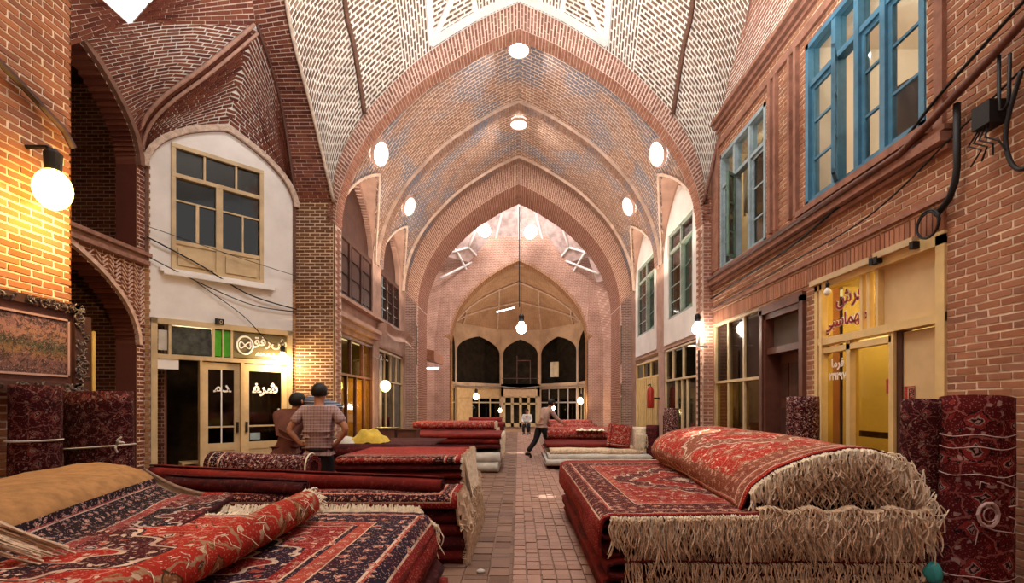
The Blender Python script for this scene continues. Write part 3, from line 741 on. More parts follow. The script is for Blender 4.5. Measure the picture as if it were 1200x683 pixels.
# dome crown ring above the frame with its lantern
cr = MB()
ring = [Vector((-4.25, 7.2, 10.0)), Vector((-3.5, 7.2, 10.0)), Vector((-2.75, 7.2, 10.5)), Vector((-1.3, 7.2, 11.15)), Vector((0, 7.2, 11.3))]
ring = ring+[mir(p, -1) for p in reversed(ring[:-1])]
for a, b in zip(ring, ring[1:]):
    def li(p): return Vector((p.x*.42, 6.6, 11.9))
    cr.face([a, b, li(b), li(a)])
cr.face([(-1.8, 6.6, 11.9), (1.8, 6.6, 11.9), (2.2, 7.2, 12.6), (-2.2, 7.2, 12.6)])
tag(cr.build('ceiling_dome_crown', M_PLAST), 'plastered crown of the near dome round its open lantern', 'ceiling', kind='structure')
# S3 on the right: facet between the cornice and the pendentive, with a triangular roof opening
def skr(p):
    x, z = p[1], p[2]   # opening in the facet, bounds given along the hall and in height
    t = (z-8.35)/1.2
    return t > 0 and abs(x-(7.52-.1*t)) < .28*t
s3m = Curve([mir(s3r(t/30), -1) for t in range(31)], n=50)
base = Curve([(4.0, 10.2, 5.68), (4.0, 10.18, 7.05), (4.0, 8.2, 7.06), (4.0, 5.0, 7.06)], n=50)
def f3r(u, v): return Vector((4.0, 10.2-5.4*u, 7.05)).lerp(s3m(.45+.55*v) if False else Vector((3.98-.5*v*0, 10.0-1.5*min(1, v*1.2)*1, 7.05+1.4*v)) if False else Vector((4.0-.55*max(0, u-.2), 10.2-1.2*v-(4.4-.2*v)*u, 7.05+2.6*v)), v)
brick_patch('ceiling_facet', f3r, PNK_B, M_WMORT, (0, 6, 3), skip=skr, L=.2, C=.08, gap=.022, gaph=.03, off=.006, label='light brick facet above the right wall cornice', nu=16, nv=14)
# ---- right wall cornice, string courses, sills
def wbox(mb, Y0, Y1, z0, z1, out, inn=.0, m=0): mb.box(4.0-out, 4.0+inn, Y0, Y1, z0, z1, m)
M_COR = plain('cornice_terracotta', (.36, .17, .115), .9, .35, 7, .45)
mb = MB()
wbox(mb, 1.2, 10.2, 6.98, 7.06, .10); wbox(mb, 1.2, 10.2, 7.07, 7.14, .16); wbox(mb, 1.2, 10.2, 6.9, 6.96, .05)
tag(mb.build('trim_7', M_COR), 'terracotta cornice along the top of the right wall', 'trim', kind='structure')
mb = MB()
for z, h, o in ((3.42, .05, .05), (3.86, .05, .06), (3.93, .09, .13), (4.04, .05, .09)): wbox(mb, 4.55, 10.2, z, z+h, o)
tag(mb.build('trim_8', M_COR), 'moulded string course under the upper windows of the right wall', 'trim', kind='structure')
mb = MB()
y = 4.62
while y < 10.1: wbox(mb, y, y+.055, 3.14, 3.36, .03); y += .069
o = mb.build('soldier_course', RW_B[0], rw); o['kind'] = 'stuff'; o.matrix_parent_inverse = (Matrix.Translation(WR) @ Matrix.Rotation(R(-90), 4, 'Z')).inverted()
mb = MB()
for a, b in ((7.05, 7.12), (7.22, 7.28), (7.62, 7.68), (7.78, 7.86)): wbox(mb, a, b, 4.2, 6.6, .06)
wbox(mb, 4.2, 10.2, 6.6, 6.72, .05); wbox(mb, 4.62, 4.72, 3.95, 6.8, .05); wbox(mb, 9.86, 10.2, 4.2, 6.7, .04)
tag(mb.build('trim_10', M_COR), 'brick pilaster strips between the two blue windows', 'trim', kind='structure')
tag((lambda m: (wbox(m, 4.78, 6.96, 4.12, 4.2, .12), wbox(m, 7.92, 9.86, 4.03, 4.12, .12), m)[2])(MB()).build('trim_11', M_COR), 'projecting brick sills under the upper right windows', 'trim', kind='structure')

# ---- second crossing: canted walls, piers, far arch, dome, apse
for s in (-1, 1):
    side = 'left' if s < 0 else 'right'
    mb = MB()
    def q(a, b, z0, z1, m=0):
        L = (Vector(a)-Vector(b)).length
        mb.face([(a[0], a[1], z0), (b[0], b[1], z0), (b[0], b[1], z1), (a[0], a[1], z1)], m, [(0, z0), (L, z0), (L, z1), (0, z1)])
    q((s*4.0, 19.25), (s*4.6, 19.25), 0, 9); q((s*4.6, 19.25), (s*6.4, 21.0), 0, 8); q((s*6.4, 21.0), (s*6.4, 25.2), 0, 8)
    q((s*6.4, 25.2), (s*6.1, 25.5), 0, 8); q((s*4.95, 26.65), (s*4.6, 27), 0, 8); q((s*6.1, 25.5), (s*4.95, 26.65), 2.6, 3.6); q((s*6.1, 25.5), (s*4.95, 26.65), 6.3, 8)
    q((s*4.6, 27), (s*3.75, 27), 0, 8.5); q((s*3.75, 27), (s*3.75, 27.9), 0, 6)
    tag(mb.build('wall_%s_crossing' % side, T_PINK), 'brick corner wall and pier of the second crossing, %s side' % side, 'wall', kind='structure')
    # dark pointed opening and the shop below it
    O = Vector((s*6.1, 25.5, 0)) if s < 0 else Vector((s*4.95, 26.65, 0)); rz = R(45) if s < 0 else R(-45)
    e = empty('window_%d' % (11 if s < 0 else 12), O, rz, 'dark pointed gallery opening in the second crossing, %s side' % side, 'window', kind='structure')
    wd = 1.626; m2 = MB(); m2.box(0, wd, .25, .3, 3.4, 6.9); m2.box(0, .02, 0, .3, 3.5, 6.6); m2.box(wd-.02, wd, 0, .3, 3.5, 6.6); m2.build('recess', M_DARK, e)
    arch_ring('arch_trim', T_PINK, wd/2, wd/2-.08, 3.6, 5.3, 6.3, .12, -.04, .05, e)
    m2 = MB()
    for k in range(3): m2.box(.06, wd-.06, .12, .15, 3.9+k*.45, 3.94+k*.45)
    m2.box(wd/2-.02, wd/2+.02, .11, .16, 3.6, 5.8); m2.build('grille', M_BROWNW, e)
    e = empty('window_%d' % (13 if s < 0 else 14), O, rz, 'shop opening under the %s gallery of the second crossing' % side, 'shopfront', kind='structure')
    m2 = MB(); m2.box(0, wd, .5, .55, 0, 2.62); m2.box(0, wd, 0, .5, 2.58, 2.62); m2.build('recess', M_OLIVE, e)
    m2 = MB()
    for x in (0, .5, 1.05, 1.58): m2.box(x, x+.05, .05, .1, 0, 2.58)
    m2.box(0, wd, .05, .1, 1.9, 1.97); m2.build('frame', M_CREAM, e)
arch_band('arch_far', 27.0, 3.75, 5.0, 9.35, 4.3, 5.4, 9.95, .9, YEL_B, M_DMORT, 'third great pointed arch opening to the end hall', C=.12)
# dome two (octagonal, seen from below) with plaster net
M_DOMEP = plain('pinkish_dome_plaster', (.66, .50, .46), .9, .4, 3.5, .6)
dm = MB(); N8 = 24; cx, cy = 0, 23.1
dprof = [(6.3, 6.6), (5.6, 8.0), (4.9, 9.2), (4.1, 10.3), (3.0, 11.6), (1.9, 12.6), (1.0, 13.2), (.55, 13.4)]
def dpt(a, k):
    r, z = dprof[k]; oc8 = math.cos(R(22.5))/math.cos(((a+R(22.5)) % R(45))-R(22.5)); return Vector((cx+r*oc8*math.cos(a)*1.0, cy+r*oc8*math.sin(a), z))
for i in range(48):
    a0, a1 = 2*math.pi*i/48, 2*math.pi*(i+1)/48
    for k in range(1, len(dprof)-1):
        if k < 2 and (math.sin(a0) < -.6 or math.sin(a0) > .6): continue
        dm.face([dpt(a0, k), dpt(a1, k), dpt(a1, k+1), dpt(a0, k+1)])
dom = tag(dm.build('ceiling_dome_far', M_DOMEP), 'pale ribbed dome over the second crossing', 'ceiling', kind='structure')
# walls closing the corners above the far arch and behind it
mb = MB()
aa = arch2d(3.75, 5.0, 9.35, 20)
for (x0, z0), (x1, z1) in zip(aa, aa[1:]):
    mb.face([(x0, 27.02, z0), (x1, 27.02, z1), (x1*1.02, 26.6, 10.9), (x0*1.02, 26.6, 10.9)])
for s in (-1, 1): mb.face([(s*3.75, 27.02, 5.0), (s*4.6, 27.0, 5.0), (s*6.4, 25.2, 6.5), (s*6.3, 25.0, 9.5), (s*3.75, 26.6, 10.9)])
for s in (-1, 1): mb.face([(s*6.4, 21.0, 6.5), (s*6.4, 25.2, 6.5), (s*5.9, 25.0, 9.5), (s*5.9, 21.2, 9.5)])
for s in (-1, 1): mb.face([(s*4.0, 19.26, 5), (s*6.4, 21.0, 6.5), (s*6.0, 21.2, 9.6), (s*3.6, 19.3, 10.9)])
tag(mb.build('wall_crossing_upper', T_PINK), 'plastered drum walls under the far dome', 'wall', kind='structure')
def on_dome(px, py):
    d = Vector(((px-608)/580, 1, (474-py)/580)); Y = 21.0
    while Y < 29.5:
        p = Vector((d.x*Y, Y, 1.5+d.z*Y)); z = p.z; k = 0
        while k < len(dprof)-2 and dprof[k+1][1] < z: k += 1
        t_ = min(1, max(0, (z-dprof[k][1])/(dprof[k+1][1]-dprof[k][1]))); r = dprof[k][0]*(1-t_)+dprof[k+1][0]*t_
        a = math.atan2(p.y-cy, p.x-cx); r *= math.cos(R(22.5))/math.cos(((a+R(22.5)) % R(45))-R(22.5))
        if math.hypot(p.x-cx, p.y-cy) > r-.05: break
        Y += .05
    return p
rb = MB()
for ln in ([(512, 300), (549, 290), (575, 317)], [(522, 280), (536, 296), (555, 332)], [(516, 326), (562, 303), (577, 298), (591, 305)], [(577, 298), (592, 232)], [(549, 290), (565, 250)], [(607, 228), (609, 302)],
           [(624, 235), (640, 297)], [(654, 252), (667, 290)], [(626, 306), (640, 297), (656, 303), (702, 321)], [(644, 317), (657, 302), (667, 290), (704, 301)], [(664, 332), (686, 295)]):
    fine = []
    for a, b in zip(ln, ln[1:]):
        for k in range(6): fine.append(on_dome(a[0]+(b[0]-a[0])*k/6, a[1]+(b[1]-a[1])*k/6))
    fine.append(on_dome(*ln[-1])); rb.tube(fine, .065, 6)
rb.build('plaster_ribs', M_PLAST, dom, smooth=True)
for k, (px, py) in enumerate(((567, 270), (622, 272))):
    c = P(px, py, 25.6); a = math.atan2(c.y-cy, c.x-cx)
    mb = MB(); mb.lathe([(.0, 0), (.30, 0), (.30, .05), (.36, .05), (.36, 0)], n=20)
    o = mb.build('skylight_pane', E_SKY); o.location = c; o.rotation_euler = (R(62), 0, R(-12 if k else 14)); o.scale = (.95, 1.35, 1)
    tag(o, ['left round skylight in the far dome', 'right round skylight in the far dome'][k], 'skylight', kind='structure')
# end hall: apse with three pointed galleries
V = [(-4.0, 27.9), (-3.9, 30.4), (-1.2, 33.5), (1.42, 33.5), (3.65, 30.6), (4.0, 27.9)]
mb = MB(); gl = MB(); ap = []
VO = [(x*1.75, 28+(y-28)*1.35) for x, y in V]
for a, b in zip(VO, VO[1:]): gl.face([(*a, 0), (*b, 0), (*b, 7.2), (*a, 7.2)])
gl.face([(*VO[0], 0), (-4.0, 27.9, 0), (-4.0, 27.9, 7.2), (*VO[0], 7.2)]); gl.face([(*VO[-1], 0), (4.0, 27.9, 0), (4.0, 27.9, 7.2), (*VO[-1], 7.2)]); [gl.face([(*a, 7.2), (*b, 7.2), (*d_, 6.5), (*c_, 6.5)]) for a, b, c_, d_ in zip(VO, VO[1:], V, V[1:])]
for k, (a, b) in enumerate(zip(V, V[1:])):
    A, B = Vector((*a, 0)), Vector((*b, 0)); L = (B-A).length; d = (B-A)/L
    def pt(u, z, off=0): n_ = Vector((d.y, -d.x, 0)); p = A+d*u-n_*off; return (p.x, p.y, z)
    zb, zs, za = 2.9, 4.9, 5.9
    hw = L/2-.14; arc = arch2d(hw, zs, za, 10)
    # wall strips around the opening
    mb.face([pt(0, 2.55), pt(L, 2.55), pt(L, zb), pt(0, zb)])
    mb.face([pt(0, zb), pt(L/2-hw, zb), pt(L/2-hw, zs), pt(0, zs)]); mb.face([pt(L/2+hw, zb), pt(L, zb), pt(L, zs), pt(L/2+hw, zs)])
    for (x0, z0), (x1, z1) in zip(arc, arc[1:]):
        mb.face([pt(L/2+x0, z0), pt(L/2+x1, z1), pt(L/2+x1, 6.6), pt(L/2+x0, 6.6)])
    mb.face([pt(0, zs), pt(L/2-hw, zs), pt(L/2-hw, 6.6), pt(0, 6.6)]); mb.face([pt(L/2+hw, zs), pt(L, zs), pt(L, 6.6), pt(L/2+hw, 6.6)])
    mb.face([pt(0, 0), pt(.16, 0), pt(.16, 2.6), pt(0, 2.6)]); mb.face([pt(L-.16, 0), pt(L, 0), pt(L, 2.6), pt(L-.16, 2.6)])
    ap.append((A, d, L))
    # deep gallery behind
    gl.face([pt(0, 2.8, 1.6), pt(L, 2.8, 1.6), pt(L, 6.4, 1.6), pt(0, 6.4, 1.6)]); gl.face([pt(0, 2.88, 0), pt(L, 2.88, 0), pt(L, 2.88, 1.6), pt(0, 2.88, 1.6)])
tag(mb.build('wall_end_apse', plain('apse_plaster', (.58, .40, .27), .9, .3, 1.2, .4)), 'faceted end wall of the hall with pointed gallery openings', 'wall', kind='structure')
tag(gl.build('wall_end_gallery', M_DARK), 'dark rooms behind the end galleries', 'wall', kind='structure')
# half dome over the apse: the arch outline swept back down onto the faceted wall
mb = MB(); ribs = MB()
wtop = Curve([(x, y, 6.55) for x, y in V], n=60); ain = Curve([(x, 27.87, z) for x, z in arch2d(3.75, 5.0, 9.35, 20)], n=60)
def apse(t, s):
    a, b = ain(t), wtop(t); e = math.sin(s*math.pi/2)
    return Vector((a.x+(b.x-a.x)*s, a.y+(b.y-a.y)*e, b.z+(a.z-b.z)*math.cos(s*math.pi/2)**.9 if a.z > b.z else a.z+(b.z-a.z)*min(1, s*2)))
mb.grid(lambda u, v: apse(u, v), 40, 14, 0, (14, 7))
tag(mb.build('ceiling_apse', T_TANB, smooth=True), 'tan brick half dome over the end hall', 'ceiling', kind='structure')
for s_ in (.3, .6): ribs.tube([apse(k/40, s_)-Vector((0, .03, .06)) for k in range(41)], .07, 6)
for t_ in (.2, .4, .6, .8): ribs.tube([apse(t_, .3+.7*k/12)-Vector((0, .03, .06)) for k in range(13)], .06, 6)
tag(ribs.build('trim_12', plain('rib_plaster', (.60, .42, .32), .9, .3, 5, .3), smooth=True), 'plaster ribs of the end half dome', 'trim', kind='structure')
# ================================================================ WINDOWS, SHOPFRONTS, FITTINGS
def fr_grid(e, us, zs, t, y0, y1, mt, name='frame', bars=None):
    """frame of bars: us / zs are centre lines"""
    mb = MB()
    for u in us: mb.box(u-t/2, u+t/2, y0, y1, zs[0]-t/2, zs[-1]+t/2)
    for z in zs: mb.box(us[0]-t/2, us[-1]+t/2, y0+.004, y1-.004, z-t/2, z+t/2)
    return mb.build(name, mt, e)
def pane(e, u0, u1, z0, z1, y, mt, name='pane', t=.008):
    mb = MB(); mb.box(u0, u1, y, y+t, z0, z1); return mb.build(name, mt, e)
def room(e, u0, u1, z0, z1, y0, d, mt, floor_mt=None, name='interior'):
    mb = MB()
    mb.face([(u0, y0+d, z0), (u1, y0+d, z0), (u1, y0+d, z1), (u0, y0+d, z1)]); mb.face([(u0, y0, z0), (u0, y0+d, z0), (u0, y0+d, z1), (u0, y0, z1)])
    mb.face([(u1, y0, z0), (u1, y0+d, z0), (u1, y0+d, z1), (u1, y0, z1)]); mb.face([(u0, y0, z1), (u1, y0, z1), (u1, y0+d, z1), (u0, y0+d, z1)])
    mb.face([(u0, y0, z0), (u1, y0, z0), (u1, y0+d, z0), (u0, y0+d, z0)], 1)
    return mb.build(name, [mt, floor_mt or mt], e)
def plight(name, e, loc, power, col, r=.05):
    l = bpy.data.lights.new(name, 'POINT'); l.energy = power; l.color = col; l.shadow_soft_size = r
    o = bpy.data.objects.new(name, l); COL.objects.link(o); o.location = loc
    if e is not None: o.parent = e
    return o

# ---- window_1: blue window nearest on the right (u = 6.88 - Y)
W1 = empty('window_1', (4.0, 6.88, 0), R(-90), 'large blue framed casement window high on the right wall, one leaf ajar', 'window', kind='structure')
w, b, tp = 2.02, 4.22, 6.47
room(W1, -.6, w+.6, b-.3, tp+.4, .33, 2.6, M_CREAMW)
plight('room_light', W1, (1.2, 1.4, 6.3), 60, (1, .86, .68), .2)
mb = MB()
for a in (0, w-.07): mb.box(a, a+.07, -.02, .14, b, tp)
mb.box(0, w, -.02, .14, b, b+.08); mb.box(0, w, -.02, .14, tp-.07, tp); mb.box(.07, w-.07, 0, .12, 5.86, 5.93)
for u in (.60, 1.02, 1.44): mb.box(u-.04, u+.04, -.01, .13, b, tp)
mb.build('frame', M_BLUE, W1); mb = MB(); mb.box(.0, .02, .14, .33, b, tp); mb.box(w-.02, w, .14, .33, b, tp); mb.box(0, w, .14, .33, tp-.02, tp); mb.build('reveal_lining', M_CREAMW, W1)
def leaf(e, u0, u1, z0, z1, y, mt, gl, bars=(.45,), t=.055, ang=0, hinge=0, name='casement'):
    """casement leaf: frame, glazing bars, panes; hinge 0 = left, 1 = right"""
    s = empty(name, (u1 if hinge else u0, y, z0), R(ang)); s.parent = e; W_ = u1-u0; H_ = z1-z0; x0 = -W_ if hinge else 0
    m = MB(); m.box(x0, x0+t, -.02, .02, 0, H_); m.box(x0+W_-t, x0+W_, -.02, .02, 0, H_); m.box(x0, x0+W_, -.018, .018, 0, t); m.box(x0, x0+W_, -.018, .018, H_-t, H_)
    for f in bars: m.box(x0+t, x0+W_-t, -.015, .015, H_*f-.015, H_*f+.015)
    m.build('sash', mt, s)
    zz = [t]+[H_*f for f in bars]+[H_-t]
    for a, c in zip(zz, zz[1:]): pane(s, x0+t, x0+W_-t, a, c, 0, gl)
    return s
us_ = [.07, .56, .98, 1.40, 1.95]; us2 = [.07, .64, 1.06, 1.48, 1.95]
leaf(W1, .07, .56, b+.08, 5.86, .05, M_BLUE, G_CLEAR, (.35, .68)); leaf(W1, .64, .98, b+.08, 5.86, .0, M_BLUE, G_CLEAR, (.35, .68), ang=-38, hinge=0)
leaf(W1, 1.06, 1.40, b+.08, 5.86, .05, M_BLUE, G_CLEAR, (.35, .68)); leaf(W1, 1.48, 1.95, b+.08, 5.86, .05, M_BLUE, G_CLEAR, (.35, .68))
for a, c in ((.07, .56), (.64, .98), (1.06, 1.40), (1.48, 1.95)): pane(W1, a, c, 5.93, tp-.07, .06, G_CLEAR)
def chair_back(nm, loc, rz, lab):
    e = empty(nm, loc, rz, lab, 'chair')
    m = MB(); m.box(-.24, .24, -.24, .24, .42, .5); m.build('seat', M_BLACK, e)
    m = MB(); m.grid(lambda u, v: Vector(((u-.5)*.5*(1-.12*v), .24+.08*v-.1*(u-.5)**2*4*.5, .5+.55*v)), 8, 6); m.grid(lambda u, v: Vector(((u-.5)*.5*(1-.12*v), .28+.08*v-.05*(u-.5)**2*4, .5+.55*v)), 8, 6); m.build('backrest', M_BLACK, e, smooth=True)
    m = MB(); m.tube([(0, 0, .06), (0, 0, .42)], .03, 8)
    for k in range(5): a = k*2*math.pi/5; m.tube([(0, 0, .1), (.27*math.cos(a), .27*math.sin(a), .03)], .02, 6)
    m.build('base', M_IRON, e); return e
chair_back('office_chair', (4.72, 5.25, 4.22), R(70), 'black office chair behind the nearest pane of the large blue window')
chair_back('office_chair', (4.85, 5.85, 4.22), R(110), 'black office chair standing farther inside the large blue window')
mb = MB(); mb.box(0, .6, 0, .3, 0, 1.05); o = mb.build('cabinet', M_DARK); o.location = (4.62, 4.35, 3.92); mb = MB()
tag(o, 'dark filing cabinet just inside the blue window by the near jamb', 'cabinet')
e = empty('cornice_lamp', (5.2, 5.1, 5.62), 0, 'short wall lamp tube on the cream wall inside the blue window', 'lamp'); m = MB(); m.box(-.25, .25, 0, .05, 0, .05); m.build('housing', M_GREYP, e)

# ---- window_2: pale blue window
W2 = empty('window_2', (4.0, 9.79, 0), R(-90), 'pale blue window with one open leaf, second on the right wall', 'window', kind='structure')
w, b, tp = 1.79, 4.13, 6.40
room(W2, -.5, w+.3, b-.3, tp+.3, .33, 2.2, M_CURT)
plight('room_light', W2, (.6, 1.2, 6.2), 25, (1, .85, .6), .2)
mb = MB()
for a in (0, w-.06): mb.box(a, a+.06, -.02, .13, b, tp)
mb.box(0, w, -.02, .13, b, b+.07); mb.box(0, w, -.02, .13, tp-.07, tp); mb.box(.06, w-.06, 0, .11, 5.75, 5.81)
for u in (.6, 1.2): mb.box(u-.035, u+.035, -.01, .12, b, tp)
mb.build('frame', M_PALEB, W2); mb = MB(); mb.box(.0, .02, .14, .33, b, tp); mb.box(w-.02, w, .14, .33, b, tp); mb.box(0, w, .14, .33, tp-.02, tp); mb.build('reveal_lining', M_CURT, W2)
leaf(W2, .06, .565, b+.07, 5.75, .05, M_PALEB, G_DARK, (.3, .64)); leaf(W2, .635, .9, b+.07, 5.75, -.01, M_GREEN, G_DARK, (.3, .64), ang=-50); leaf(W2, 1.235, 1.73, b+.07, 5.75, .05, M_PALEB, G_DARK, (.3, .64))
for a, c in ((.06, .565), (.635, 1.165), (1.235, 1.73)): pane(W2, a, c, 5.81, tp-.07, .06, G_CLEAR)
cu = MB(); cu.grid(lambda u, v: Vector((.05+1.6*u, .42+.03*math.sin(u*60), 5.2+1.1*v)), 60, 2); cu.build('curtain', M_CURT, W2, smooth=True)
g = empty('hanging_shirts', (4.55, 8.75, 5.1), R(-90), 'white and dark shirts hanging inside the pale blue window', 'clothes')
m = MB(); m.tube([(-.7, 0, 0), (.5, 0, 0)], .012, 6); m.build('rail', M_IRON, g)
for k in range(3):
    m = MB(); x = -.4+k*.3; m.grid(lambda u, v: Vector((x+(u-.5)*(.12+.12*math.sin(min(1, v*3)*1.57)), .03*math.sin(u*9+k), -.9*v)), 8, 10); m.build('shirt', [M_WHITEC, M_BLACK, M_PALEB][k], g, smooth=True)

# ---- generic framed shopfront
def shop(nm, loc, rz, W_, ztop, ztr, top_div, low_div, mt, low_glass, top_glass, inner, lab, t=.05, sill=.35, depth=.3, lights=None, panelmt=None, kind='structure', cat='shopfront', rd=1.6):
    e = empty(nm, loc, rz, lab, cat, kind=kind)
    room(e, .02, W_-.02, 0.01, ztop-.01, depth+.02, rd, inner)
    m = MB()
    for u in (t/2, W_-t/2): m.box(u-t/2, u+t/2, .02, .12, 0.01, ztop)
    for z in (ztop-t/2, ztr): m.box(0, W_, .02, .12, z-t/2, z+t/2)
    if sill: m.box(0, W_, .03, .11, .01, .06)
    for u in top_div: m.box(u-t/2, u+t/2, .03, .11, ztr, ztop)
    for u in low_div: m.box(u-t/2, u+t/2, .03, .11, .01, ztr)
    m.build('frame', mt, e)
    if sill:
        uu = [t]+list(low_div)+[W_-t]
        for a, c in zip(uu, uu[1:]): m = MB(); m.box(a+t/2, c-t/2, .05, .09, .06, sill); m.build('kick_panel', panelmt or mt, e)
    uu = [t/2]+list(top_div)+[W_-t/2]
    for a, c in zip(uu, uu[1:]): pane(e, a+t/2, c-t/2, ztr+t/2, ztop-t, .07, top_glass)
    uu = [t/2]+list(low_div)+[W_-t/2]
    for a, c in zip(uu, uu[1:]): pane(e, a+t/2, c-t/2, sill+.02 if sill else .02, ztr-t/2, .07, low_glass)
    for (l, p, c) in (lights or []): plight('room_light', e, l, p, c, .1)
    return e
M_GRYD = plain('brown_grey_blind', (.13, .095, .075), .7, .25, 3, .1)
# right: window shop between the great arch and the dark door
s1 = shop('window_3', (4.0, 10.18, 0), R(-90), 2.02, 3.13, 1.95, (.64, 1.30), (.64, 1.30), M_CREAM, G_YEL, G_DARK, M_OLIVE, 'three-part shop window with grey upper panes beside the dark doorway', lights=[((1.2, .9, 2.2), 14, (1, .8, .3))])
for a, c in ((.08, .60), (.68, 1.26), (1.34, 1.96)): m = MB(); m.box(a, c, .10, .112, 1.99, 3.0); m.build('blind', M_GRYD, s1)
# right: dark wooden doorway
D1 = empty('door_1', (4.0, 8.12, 0), R(-90), 'dark reddish wooden doorway with panelled leaf and transom', 'door', kind='structure')
w = 1.24; mb = MB()
for a, c, o_ in ((0, .09, -.06), (.09, .15, -.03), (w-.09, w, -.06), (w-.15, w-.09, -.03)): mb.box(a, c, o_, .28, 0, 3.03)
mb.box(-.02, w, -.06, .28, 2.95, 3.08); mb.box(.1, w-.1, -.03, .28, 2.86, 2.95); mb.box(.1, w-.1, 0, .25, 2.30, 2.40)
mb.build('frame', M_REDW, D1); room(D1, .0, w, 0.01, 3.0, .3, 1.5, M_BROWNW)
m = MB(); m.box(.16, w-.16, .1, .12, 2.40, 2.86); m.build('transom', M_GRYD, D1)
m = MB(); m.box(.15, .72, .22, .27, .01, 2.3); dl = m.build('door_leaf', M_REDW, D1)
for a, c in ((.12, .8), (.95, 1.45), (1.6, 2.15)):
    for x in (.2, .47): m = MB(); m.box(x, x+.2, .20, .222, a, c); m.build('panel', M_BROWNW, dl)
m = MB(); m.tube([(.68, .2, 1.05), (.68, .15, 1.05), (.68, .15, 1.2), (.68, .2, 1.2)], .012, 6); m.build('handle', M_IRON, dl)

# ---- right: yellow shop nearest (u = 6.66 - Y)
Y1 = empty('shopfront', (4.0, 6.65, 0), R(-90), 'yellow framed carpet shop front with red lettering on its upper pane', 'shopfront', kind='structure')
w, tp, tr_ = 2.03, 3.10, 2.32
room(Y1, .02, w-.02, .01, tp-.02, .34, 2.2, plain('yellow_interior_wall', (.66, .54, .28), .9, .2, 1, .1))
plight('room_light', Y1, (.8, 1.0, 2.8), 42, (1, .84, .52), .15); plight('room_light', Y1, (1.6, .6, 2.9), 14, (1, .8, .45), .15)
m = MB(); t = .06
for u, g_ in ((.03, .06), (.13, .05), (w-.05, .1)): m.box(u-g_/2, u+g_/2, -.03, .12, .01, tp)
m.box(0, w, -.03, .14, tp-.09, tp+.035); m.box(-.03, w+.0, .0, .3, tp+.0, tp+.035); m.box(0, w, -.02, .13, tr_-.04, tr_+.05)
for u in (.86, .98, 1.12): m.box(u-.022, u+.022, .0, .1, tr_, tp)
for u in (.63, 1.33): m.box(u-.035, u+.035, 0, .11, .01, tr_)
m.box(.15, 1.33, .0, .10, 2.17, 2.24); m.box(.15, 1.33, .0, .10, .45, .51); m.box(.15, 1.33, .02, .08, .01, .45)
m.build('frame', M_YELF, Y1)
pane(Y1, .16, .84, tr_+.05, tp-.09, .05, G_YEL); pane(Y1, .89, .95, tr_+.05, tp-.09, .05, G_YEL); pane(Y1, 1.01, 1.09, tr_+.05, tp-.09, .05, G_YEL)
m = MB(); m.box(1.15, 1.93, .06, .08, tr_+.05, tp-.09); m.build('upper_board', M_TANP, Y1)
pane(Y1, .16, .59, .51, 2.17, .05, G_YEL); pane(Y1, .67, 1.29, .51, 2.17, .07, G_YEL)
m = MB(); m.box(1.37, 1.44, .03, .3, .01, 2.28); m.build('jamb_gap', M_BROWNW, Y1)
m = MB(); m.box(1.44, 1.94, .05, .09, .01, 2.26); pnl = m.build('sliding_panel', M_TANP, Y1)
m = MB(); m.box(1.44, 1.94, .035, .05, 1.12, 1.20); m.build('dark_band', M_BROWNW, pnl); m = MB(); m.box(1.44, 1.94, .04, .05, .86, .98); m.box(1.44, 1.94, .04, .05, .70, .73); m.build('rail', M_YELF, pnl)
m = MB(); m.box(.7, 1.29, .09, .10, 1.12, 1.19); m.build('dark_band', M_BROWNW, Y1)
m = MB(); m.box(-.02, w*.55, -.09, -.03, tp-.02, tp+.05); m.box(w*.58, w*.85, -.09, -.03, tp-.0, tp+.07); m.build('light_batten', M_CREAM, Y1)
for u in (1.13, 1.2, 1.7): m = MB(); m.box(u, u+.05, -.10, -.02, tp-.05, tp+.02); m.build('clip', M_BLACK, Y1)
# real text, converted to mesh
def lettering(body, nm, mt, size, loc, rot, parent=None, ext=.004, bold=0, align='CENTER'):
    c = bpy.data.curves.new(nm, 'FONT'); c.body = body; c.size = size; c.extrude = ext; c.align_x = align; c.offset = bold
    o = bpy.data.objects.new(nm, c); COL.objects.link(o); dg = bpy.context.evaluated_depsgraph_get(); me = bpy.data.meshes.new_from_object(o.evaluated_get(dg))
    bpy.data.objects.remove(o); me.materials.clear(); me.materials.append(mt)
    n_ = bpy.data.objects.new(nm, me); COL.objects.link(n_); n_.location = loc; n_.rotation_euler = rot
    if parent is not None: n_.parent = parent
    return n_
M_LRED = plain('maroon_lettering', (.30, .02, .04), .5, .1); M_LWHT = plain('white_lettering', (.85, .82, .78), .5, .1)
L1 = '\uFEB5\uFEAE\uFED3'                       # فرش
L2 = '\uFEF2\uFE92\uFEB3\uFE8E\uFEE4\uFEEC\uFEC3'
for txt, zz, sz, ux in ((L1, 2.76, .25, .60), (L2, 2.50, .21, .52)):
    lettering(txt, 'letter_outline', M_LWHT, sz, (ux, .043, zz), (R(90), 0, 0), Y1, .002, .012)
    lettering(txt, 'lettering', M_LRED, sz, (ux, .038, zz), (R(90), 0, 0), Y1, .003, .003)
